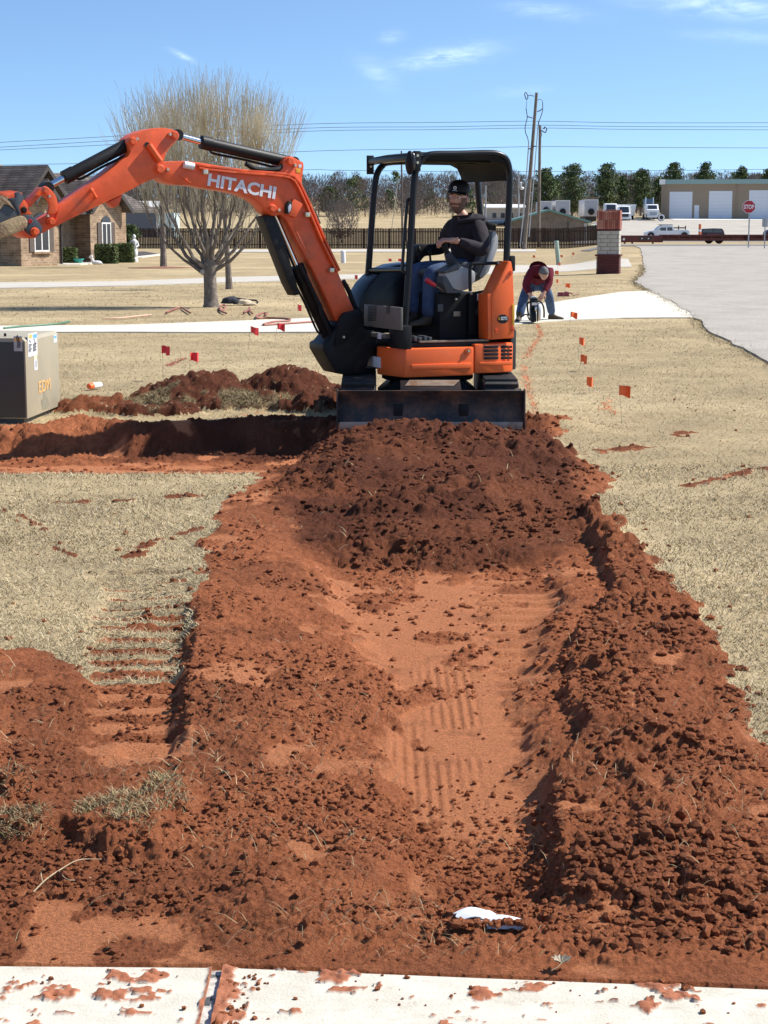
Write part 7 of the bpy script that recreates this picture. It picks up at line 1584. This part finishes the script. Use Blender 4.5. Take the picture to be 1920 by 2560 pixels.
strip('bed_edging', [gp(120, 665), gp(200, 664), gp(265, 660), gp(340, 648), gp(408, 640)], [gp(120, 662.3), gp(200, 661.3), gp(265, 657), gp(340, 645.5), gp(408, 638)], 40, 3, .07, M_CONC)
# ---- grey barn, long far building, shed
def gbuild(name, label, cat, x0, x1, yt, yb, Y, depth, wallm, roofm, rise, ov=.3, ridge='x'):
    a, b = at(x0, yb, Y), at(x1, yb, Y); zt = at(x0, yt, Y).z; z0 = min(a.z, tz(a.x, Y)) - .3; t = thing(name, label, cat, (a.x, Y, z0)); L_ = b.x - a.x; H_ = zt - z0
    if ridge == 'x':
        m = MB(); m.prism([(0, 0), (depth, 0), (depth, H_), (depth/2, H_ + rise), (0, H_)], 'x', 0, L_); m.build('wall', wallm, t); m = MB()
        for s in (0, 1): y0 = -ov if s == 0 else depth + ov; m.hull([(-ov, y0, H_ - ov * rise / depth * 2 + .04), (L_ + ov, y0, H_ - ov * rise / depth * 2 + .04), (L_ + ov, y0, H_ + .2), (-ov, y0, H_ + .2)], [(-ov, depth/2, H_ + rise + .04), (L_ + ov, depth/2, H_ + rise + .04), (L_ + ov, depth/2, H_ + rise + .2), (-ov, depth/2, H_ + rise + .2)])
        m.build('roof', roofm, t)
    else:
        m = MB(); m.prism([(0, 0), (L_, 0), (L_, H_), (L_/2, H_ + rise), (0, H_)], 'y', 0, depth); m.build('wall', wallm, t); m = MB()
        for s in (0, 1): xe = -ov if s == 0 else L_ + ov; m.hull([(xe, -ov, H_ - .1), (L_/2, -ov, H_ + rise + .02), (L_/2, -ov, H_ + rise + .25), (xe, -ov, H_ + .12)], [(xe, depth, H_ - .1), (L_/2, depth, H_ + rise + .02), (L_/2, depth, H_ + rise + .25), (xe, depth, H_ + .12)])
        m.build('roof', roofm, t)
    return t, L_, H_
M_BARN = mat('blue_grey_siding', (.11, .125, .15), .7, var=.08); M_PALE = mat('pale_siding', (.42, .40, .37), .8, var=.08); M_SHED = mat('brown_stucco', (.21, .165, .125), .9, var=.2, vscale=1.5, col2=(.14, .11, .085), c2scale=2); M_GRF = mat('green_metal_roof', (.14, .26, .22), .5, var=.1, vscale=2); M_DOORW = mat('white_roll_door', (.70, .715, .74), .6, var=.04)
br, L_, H_ = gbuild('barn', 'blue-grey barn with white trim behind the slim bare tree', 'barn', 286, 392, 521, 572, 225, 8, M_BARN, mat('pale_roof', (.50, .49, .46), .6), .8); boxo('corner_trim', (L_ - .02, -.06, 0), (L_ + .2, .3, H_), M_WFR, br); boxo('lean_to', (L_ + .25, .4, 0), (L_ + 2.2, 6, H_ * .86), mat('lean_to_panel', (.50, .60, .60), .6), br)
fb, L_, H_ = gbuild('long_building', 'long low pale building at the field edge behind the cab', 'building', 1216, 1312, 521, 542, 360, 10, M_PALE, mat('white_roof', (.70, .69, .66), .6), .7)
for k in range(4): boxo('window', (1.2 + k * 1.7, -.05, .8), (2.0 + k * 1.7, -.004, 1.8), M_GLS, fb)
sd_, L_, H_ = gbuild('shed', 'brown shed with a green metal roof edge behind the fence', 'shed', 1272, 1470, 556, 590, 205, 7, M_SHED, M_GRF, 1.25, .35, 'y'); boxo('annexe', (L_ + .02, .5, 0), (L_ + 2.1, 6, H_ * .78), M_SHED, sd_); boxo('annexe_roof', (L_ + .04, .3, H_ * .78 + .003), (L_ + 2.3, 6.2, H_ * .78 + .22), M_GRF, sd_); boxo('corner_post', (L_ - .5, -.08, 0), (L_ - .1, -.003, H_ - .1), M_PALE, sd_); boxo('door', (L_ * .74, -.06, 0), (L_ * .75, -.003, H_ + .1), M_TRIM, sd_)
# ---- warehouse
M_WARE = mat('tan_metal_wall', (.30, .225, .155), .7, var=.06, vscale=.5); M_FASC = mat('green_fascia', (.25, .36, .34), .5, var=.05)
a = at(1652, 546.5, 284); zt = at(1652, 449, 284).z; wh = thing('warehouse', 'tan metal warehouse with white roll-up doors and a pale green fascia', 'warehouse', (a.x, 284, a.z - .1), radians(-9)); HW = zt - a.z + .1; LW = 62
boxo('wall', (0, 0, -2), (LW, 30, HW - .72), M_WARE, wh); m = MB(); m.hull([(-.3, -.4, HW - .72), (LW, -.4, HW - .72), (LW, -.4, HW), (-.3, -.4, HW)], [(-.3, 15, HW - .71), (LW, 15, HW - .71), (LW, 15, HW + .25), (-.3, 15, HW + .25)]); m.build('fascia_roof', M_FASC, wh); boxo('corner_gutter', (-.36, -.46, HW - .77), (.55, -.403, HW + .03), M_WFR, wh)
def wx(px):
    k = (px - 960) / FPX / (CP + (1280 - 546) / FPX * SP); s_ = (k * 284 - a.x) / (cos(radians(9)) + k * sin(radians(9))); return s_
def wz(py): return at(1700, py, 284).z - a.z + .1
for x0, x1, yt in ((1672.5, 1729.5, 479.5), (1771, 1829, 478), (1871, 1930, 476.5), (1972, 2030, 476)):
    d_ = boxo('roll_door', (wx(x0), -.06, .02), (wx(x1), -.004, wz(yt)), M_DOORW, wh)
    for k in range(1, 8): zz = .02 + (wz(yt) - .02) * k / 8; boxo('door_seam', (wx(x0) + .02, -.066, zz - .02), (wx(x1) - .02, -.0602, zz + .02), mat('door_seam', (.58, .60, .63), .6) if 'door_seam' not in bpy.data.materials else bpy.data.materials['door_seam'], d_)
dr = boxo('walk_door', (wx(1735), -.06, .02), (wx(1747), -.004, wz(513)), M_DOORW, wh); boxo('handle', (wx(1745) , -.1, 1.0), (wx(1746), -.0602, 1.15), M_IRON, dr)
for px in (1661, 1840): boxo('downpipe', (wx(px) - .07, -.12, 0), (wx(px) + .07, -.004, HW - .78), M_WARE, wh)
strip('warehouse_apron', [(a.x + 1, 276), (a.x + 60, 276)], [(a.x + 1, 283.5), (a.x + 60, 283.5)], 8, 4, .10, mat('apron_concrete', (.66, .62, .54), .9))
# ---- trailers seen end on
M_TIRE = mat('tyre', (.018, .018, .019), .85, var=.1); M_TRW = mat('trailer_grey', (.50, .50, .52), .5, var=.05); M_TRF = mat('trailer_white', (.75, .75, .74), .4, var=.04)
def tyre(par, c, r, w_, ax='y', n='wheel'):
    m = MB(); m.lathe([(r * .6, -w_/2), (r * .93, -w_/2), (r, -w_/3), (r, w_/3), (r * .93, w_/2), (r * .6, w_/2)], c, 20, ax); o = m.build(n, M_TIRE, par); m = MB(); m.lathe([(.02, -w_ * .52), (r * .58, -w_ * .45), (r * .6, w_ * .45), (.02, w_ * .52)], c, 16, ax); m.build('rim', M_TRF, o); return o
for (x0, x1, yt, yb, lab) in ((478, 632, 1492, 1668, 'grey box trailer nearest the poles, half behind the shed roof'), (680, 868, 1480, 1690, 'middle grey box trailer with a spare tyre on its nose'), (1058, 1240, 1470, 1690, 'grey box trailer with a spare tyre, just left of the brick pillar')):
    Y = 292; p0, p1 = at(*zc5(x0, yb), Y), at(*zc5(x1, yt), Y); t = thing('box_trailer', lab, 'trailer', (p0.x, Y, p0.z), 0, 'box trailers parked in a row'); W3_, H3 = p1.x - p0.x, p1.z - p0.z
    boxo('box', (0, 0, .0), (W3_, 9, H3), M_TRW, t, .05); boxo('corner_trim', (W3_ - .12, -.04, 0), (W3_ + .05, 8.9, H3 + .05), M_TRF, t); boxo('top_trim', (0, -.045, H3 - .12), (W3_ - .13, -.003, H3 + .05), M_TRF, t)
    m = MB(); m.lathe([(.28, -.12), (.44, -.14), (.52, -.08), (.52, .06), (.44, .1), (.28, .1)], (W3_ * .5, -.15, .75), 20, 'y'); m.build('spare_tyre', M_TIRE, t); boxo('chassis', (.2, .3, -.75), (W3_ - .2, 8.8, -.003), M_TRIM, t)
    for xx in (.15, W3_ - .15): tyre(t, (xx, 6.5, -.75), .42, .3, 'x')
# ---- parked trucks
zcr = lambda x, y: (1480 + x / 7.54, 440 + y / 7.54)
def truck(x0, x1, yt, yb, lab, kind, Y=276):
    p0, p1 = at(*zcr(x0, yb), Y), at(*zcr(x1, yt), Y); W3_, H3 = p1.x - p0.x, p1.z - p0.z; t = thing('parked_truck', lab, 'truck', (p0.x, Y, p0.z)); cx = W3_ / 2
    hood = .5 if kind != 'cabover' else .62
    m = MB(); m.prism([(0, H3 * .16), (0, H3 * hood), (.9, H3 * (hood + .05)), (1.25, H3 * .96), (1.6, H3), (3.2, H3), (3.2, H3 * .16)], 'x', .04, W3_ - .04); m.build('cab', M_TRF, t, bevel=.07)
    m = MB(); m.hull([(.25, .88, H3 * (hood + .06)), (W3_ - .25, .88, H3 * (hood + .06)), (W3_ - .3, 1.22, H3 * .93), (.3, 1.22, H3 * .93)], [(.25, .84, H3 * (hood + .06)), (W3_ - .25, .84, H3 * (hood + .06)), (W3_ - .3, 1.18, H3 * .93), (.3, 1.18, H3 * .93)]); m.build('windscreen', M_GLS, t)
    boxo('grille', (W3_ * .22, -.05, H3 * .28), (W3_ * .78, -.003, H3 * .46), M_TRIM if kind != 'cabover' else M_COND, t, .02); boxo('bumper', (.0, -.18, H3 * .12), (W3_, -.01, H3 * .24), M_TRF, t, .03)
    for xx in (.22, W3_ - .22): m = MB(); m.lathe([(.02, -.03), (.10, -.02), (.11, .05)], (xx, -.02, H3 * .36), 12, 'y'); m.build('headlight', M_CHR, t)
    for xx in (.15, W3_ - .15): tyre(t, (xx, .9, .46), .46, .28, 'x'); tyre(t, (xx, 4.6, .46), .46, .28, 'x')
    boxo('chassis', (.35, 3.22, H3 * .18), (W3_ - .35, 6.4, H3 * .28), M_TRIM, t); return t, W3_, H3
truck(250, 500, 515, 850, 'white cab-over truck hidden behind the brick pillar top', 'van'); dt, W3_, H3 = truck(500, 748, 560, 850, 'white pickup-nosed dump truck with a tall white bed', 'dump')
m = MB(); m.hull([(W3_ * .2, 3.3, H3 * .36), (W3_ * 1.45, 3.3, H3 * .36), (W3_ * 1.45, 7, H3 * .36), (W3_ * .2, 7, H3 * .36)], [(W3_ * .05, 3.2, H3 * 1.1), (W3_ * 1.6, 3.2, H3 * 1.1), (W3_ * 1.6, 7.1, H3 * 1.1), (W3_ * .05, 7.1, H3 * 1.1)]); m.build('dump_bed', M_TRF, dt, bevel=.03)
for k in range(5): xx = W3_ * (1.02 + .10 * k); m = MB(); m.hull([(xx, 3.19, H3 * .4), (xx + .07, 3.19, H3 * .4), (xx + .07, 3.24, H3 * .4), (xx, 3.24, H3 * .4)], [(xx + .05, 3.12, H3 * 1.08), (xx + .12, 3.12, H3 * 1.08), (xx + .12, 3.17, H3 * 1.08), (xx + .05, 3.17, H3 * 1.08)]); m.build('bed_rib', M_TRF, dt)
for yy in (4.6, 5.7): tyre(dt, (W3_ * 1.35, yy, .52), .52, .45, 'x')
ct_, W3_, H3 = truck(1035, 1280, 530, 815, 'white road tractor with a barred grille against the warehouse corner', 'cabover'); boxo('sleeper', (.1, 3.3, H3 * .3), (W3_ * .8, 5.2, H3 * 1.36), mat('blue_sleeper', (.07, .10, .16), .4), ct_, .08)
for xx in (.25, W3_ * .72): m = MB(); m.cyl((xx, 3.26, H3 * .5), (xx, 3.26, H3 * 1.48), .08, 10); m.build('exhaust_stack', M_CHR, ct_)
c_ = at(*zcr(1306, 782), 270); wt = thing('white_wall_tyre', 'loose white-walled tyre leaning by the warehouse corner', 'tyre', (c_.x, 270, c_.z - .55)); m = MB(); m.lathe([(.26, -.12), (.5, -.14), (.56, -.08), (.56, .08), (.5, .12), (.26, .12)], (0, 0, .55), 24, 'y'); m.build('tread', M_TIRE, wt); m = MB(); m.lathe([(.30, -.142), (.30, -.15), (.47, -.15), (.49, -.142)], (0, 0, .55), 24, 'y'); m.v = m.v; m.f = m.f[:-2]; m.build('white_wall', M_TRF, wt)
# ---- pickup and van behind the trailers
zdr = lambda x, y: (1580 + x / 4.88, 400 + y / 4.88)
def car_profile(name, lab, cat, P, Y, wd, mt, zb_, glass=(), extra=None):
    b = at(*zdr(P[0][0], 925), Y); t = thing(name, lab, cat, (b.x, Y, zb_)); pr = [(at(*zdr(*p), Y).x - b.x, at(*zdr(*p), Y).z - zb_) for p in P]; m = MB(); m.prism(pr, 'y', 0, wd); m.build('body', mt, t, bevel=.06)
    for g in glass: m = MB(); m.prism([(at(*zdr(*p), Y).x - b.x, at(*zdr(*p), Y).z - zb_) for p in g], 'y', -.012, .04); m.build('window', M_GLS, t)
    return t, b
zg = tz(at(1670, 590, 218).x, 218)
pu, b_ = car_profile('pickup_truck', 'white crew-cab pickup with a ladder rack parked beyond the red trailers', 'pickup', [(168, 905), (168, 888), (195, 868), (290, 852), (335, 812), (375, 795), (500, 795), (515, 850), (690, 852), (705, 865), (708, 930), (170, 930)], 218, 1.9, M_TRF, zg, [[(322, 862), (352, 825), (415, 822), (415, 862)], [(430, 862), (430, 820), (490, 822), (495, 862)]])
boxo('roof_panel', (at(*zdr(345, 800), 218).x - b_.x, .15, at(*zdr(345, 795), 218).z - zg + .003), (at(*zdr(500, 800), 218).x - b_.x, 1.75, at(*zdr(345, 786), 218).z - zg), M_TRIM, pu, .02)
for px in (230, 640): c_ = at(*zdr(px, 925), 218); tyre(pu, (c_.x - b_.x, -.02, .42), .42, .26, 'y'); tyre(pu, (c_.x - b_.x, 1.92, .42), .42, .26, 'y')
for px in (570, 655): c_ = at(*zdr(px, 850), 218); z2__ = at(*zdr(px, 800), 218).z - zg; boxo('rack_post', (c_.x - b_.x - .06, .1, c_.z - zg - .3), (c_.x - b_.x + .06, .22, z2__), M_TRIM, pu)
c0, c1 = at(*zdr(510, 835), 218), at(*zdr(660, 820), 218); boxo('rack_rail', (c0.x - b_.x, .08, c0.z - zg), (c1.x - b_.x, .20, c1.z - zg), M_TRIM, pu)
m = MB(); c_ = at(*zdr(300, 880), 218); m.box((c_.x - b_.x + .2, -.14, c_.z - zg + .1), (c_.x - b_.x + .45, -.01, c_.z - zg + .3)); m.build('wing_mirror', M_TRF, pu, bevel=.03)
zg2 = tz(at(1780, 590, 212).x, 212)
M_VAN = mat('maroon_paint', (.06, .014, .02), .3, var=.05); sv_, b_ = car_profile('parked_car', 'dark maroon car roof showing above the red trailers', 'car', [(845, 905), (848, 860), (870, 840), (1000, 833), (1100, 836), (1120, 862), (1130, 900), (1150, 935), (845, 935)], 212, 1.8, M_VAN, zg2, [[(856, 880), (872, 848), (985, 843), (985, 885)], [(995, 885), (995, 843), (1092, 845), (1106, 885)]])
for px in (890, 1100): c_ = at(*zdr(px, 925), 212); tyre(sv_, (c_.x - b_.x, -.02, .36), .36, .24, 'y'); tyre(sv_, (c_.x - b_.x, 1.82, .36), .36, .24, 'y')
sv2, b_ = car_profile('parked_car', 'maroon car cut off by the right picture edge', 'car', [(1632, 905), (1645, 870), (1680, 850), (1780, 846), (1850, 870), (1860, 935), (1632, 935)], 210, 1.8, M_VAN, zg2, [[(1655, 885), (1682, 858), (1770, 855), (1775, 885)]])
for px in (1665, 1820): c_ = at(*zdr(px, 925), 210); tyre(sv2, (c_.x - b_.x, -.02, .36), .36, .24, 'y'); tyre(sv2, (c_.x - b_.x, 1.82, .36), .36, .24, 'y')
c_ = at(*zdr(827, 905), 200); ob = thing('marker_post', 'orange post standing up between the pickup and the maroon car', 'post', (c_.x, 200, tz(c_.x, 200))); hh = at(*zdr(827, 781), 200).z - tz(c_.x, 200); m = MB(); m.lathe([(.16, 0), (.16, hh - .1), (.13, hh)], (0, 0, 0), 14); m.build('tube', mat('orange_post', (.62, .17, .06), .5), ob)
m = MB(); m.lathe([(.163, hh * .55), (.163, hh * .68)], (0, 0, 0), 14); m.f = m.f[:-2]; m.build('band', M_TRF, ob)
# ---- red flatbed trailers
M_RTR = mat('oxide_red_steel', (.115, .026, .022), .6, var=.25, vscale=1.2, col2=(.17, .05, .03), c2scale=1.5)
def flatbed(px0, px1, lab, neck):
    Y = 165.0; p0, p1 = at(px0, 600, Y), at(px1, 600, Y); zgr = tz((p0.x + p1.x) / 2, Y); t = thing('flatbed_trailer', lab, 'trailer', (p0.x, Y, zgr), 0, 'red flatbed trailers in a line'); L_ = p1.x - p0.x; zt_ = at(1700, 587, Y).z - zgr; zb_ = at(1700, 603, Y).z - zgr
    n0 = neck
    if neck:
        z2_, z3_ = at(1700, 590, Y).z - zgr, at(1700, 606, Y).z - zgr; boxo('gooseneck', (0, 0, z3_), (neck, 2.4, z2_ + .05), M_RTR, t, .02); boxo('ramp_box', (1.7, -.06, z3_ + .22), (2.9, -.003, z2_ - .08), M_TRIM, t)
        for xx in (1.95, 2.55): m = MB(); m.lathe([(.06, -.09), (.06, -.06)], (xx, 0, z3_ + .35), 10, 'y'); m.build('tail_lamp', M_TRF, t)
        for xx in (.3, 1.0, 2.9): boxo('jack_leg', (xx, .05, .0), (xx + .16, .2, z3_ - .003), M_RTR, t)
        m = MB(); m.lathe([(.11, -.02), (.11, -.003)], (.28, 0, (z2_ + z3_) / 2), 14, 'y'); m.build('reflector', M_TRF, t)
    boxo('deck', (n0 + .01, -.1, zt_ - .16), (L_, 2.5, zt_ + .02), M_RTR, t); boxo('main_beam', (n0 + .01, .25, .25), (L_ - .1, .5, zt_ - .163), M_RTR, t); boxo('far_beam', (n0 + .01, 1.9, .25), (L_ - .1, 2.15, zt_ - .163), M_RTR, t)
    boxo('rub_rail', (n0 + .01, -.17, zt_ - .10), (L_, -.103, zt_ - .04), M_RTR, t); boxo('lower_rail', (n0 + .01, -.06, .28), (L_, .02, .55), M_RTR, t)
    for k in range(int((L_ - n0) / 1.0)): boxo('stake_pocket', (n0 + .4 + k, -.16, .30), (n0 + .52 + k, -.105, zt_ - .105), M_RTR, t)
    for xx in (L_ * .72, L_ * .72 + .95): tyre(t, (xx, .62, .40), .40, .22, 'y')
flatbed(1552, 1862, 'long red flatbed trailer with its neck beside the brick pillar', 3.9); flatbed(1866, 2060, 'second red flatbed trailer running out of the right picture edge', 0)
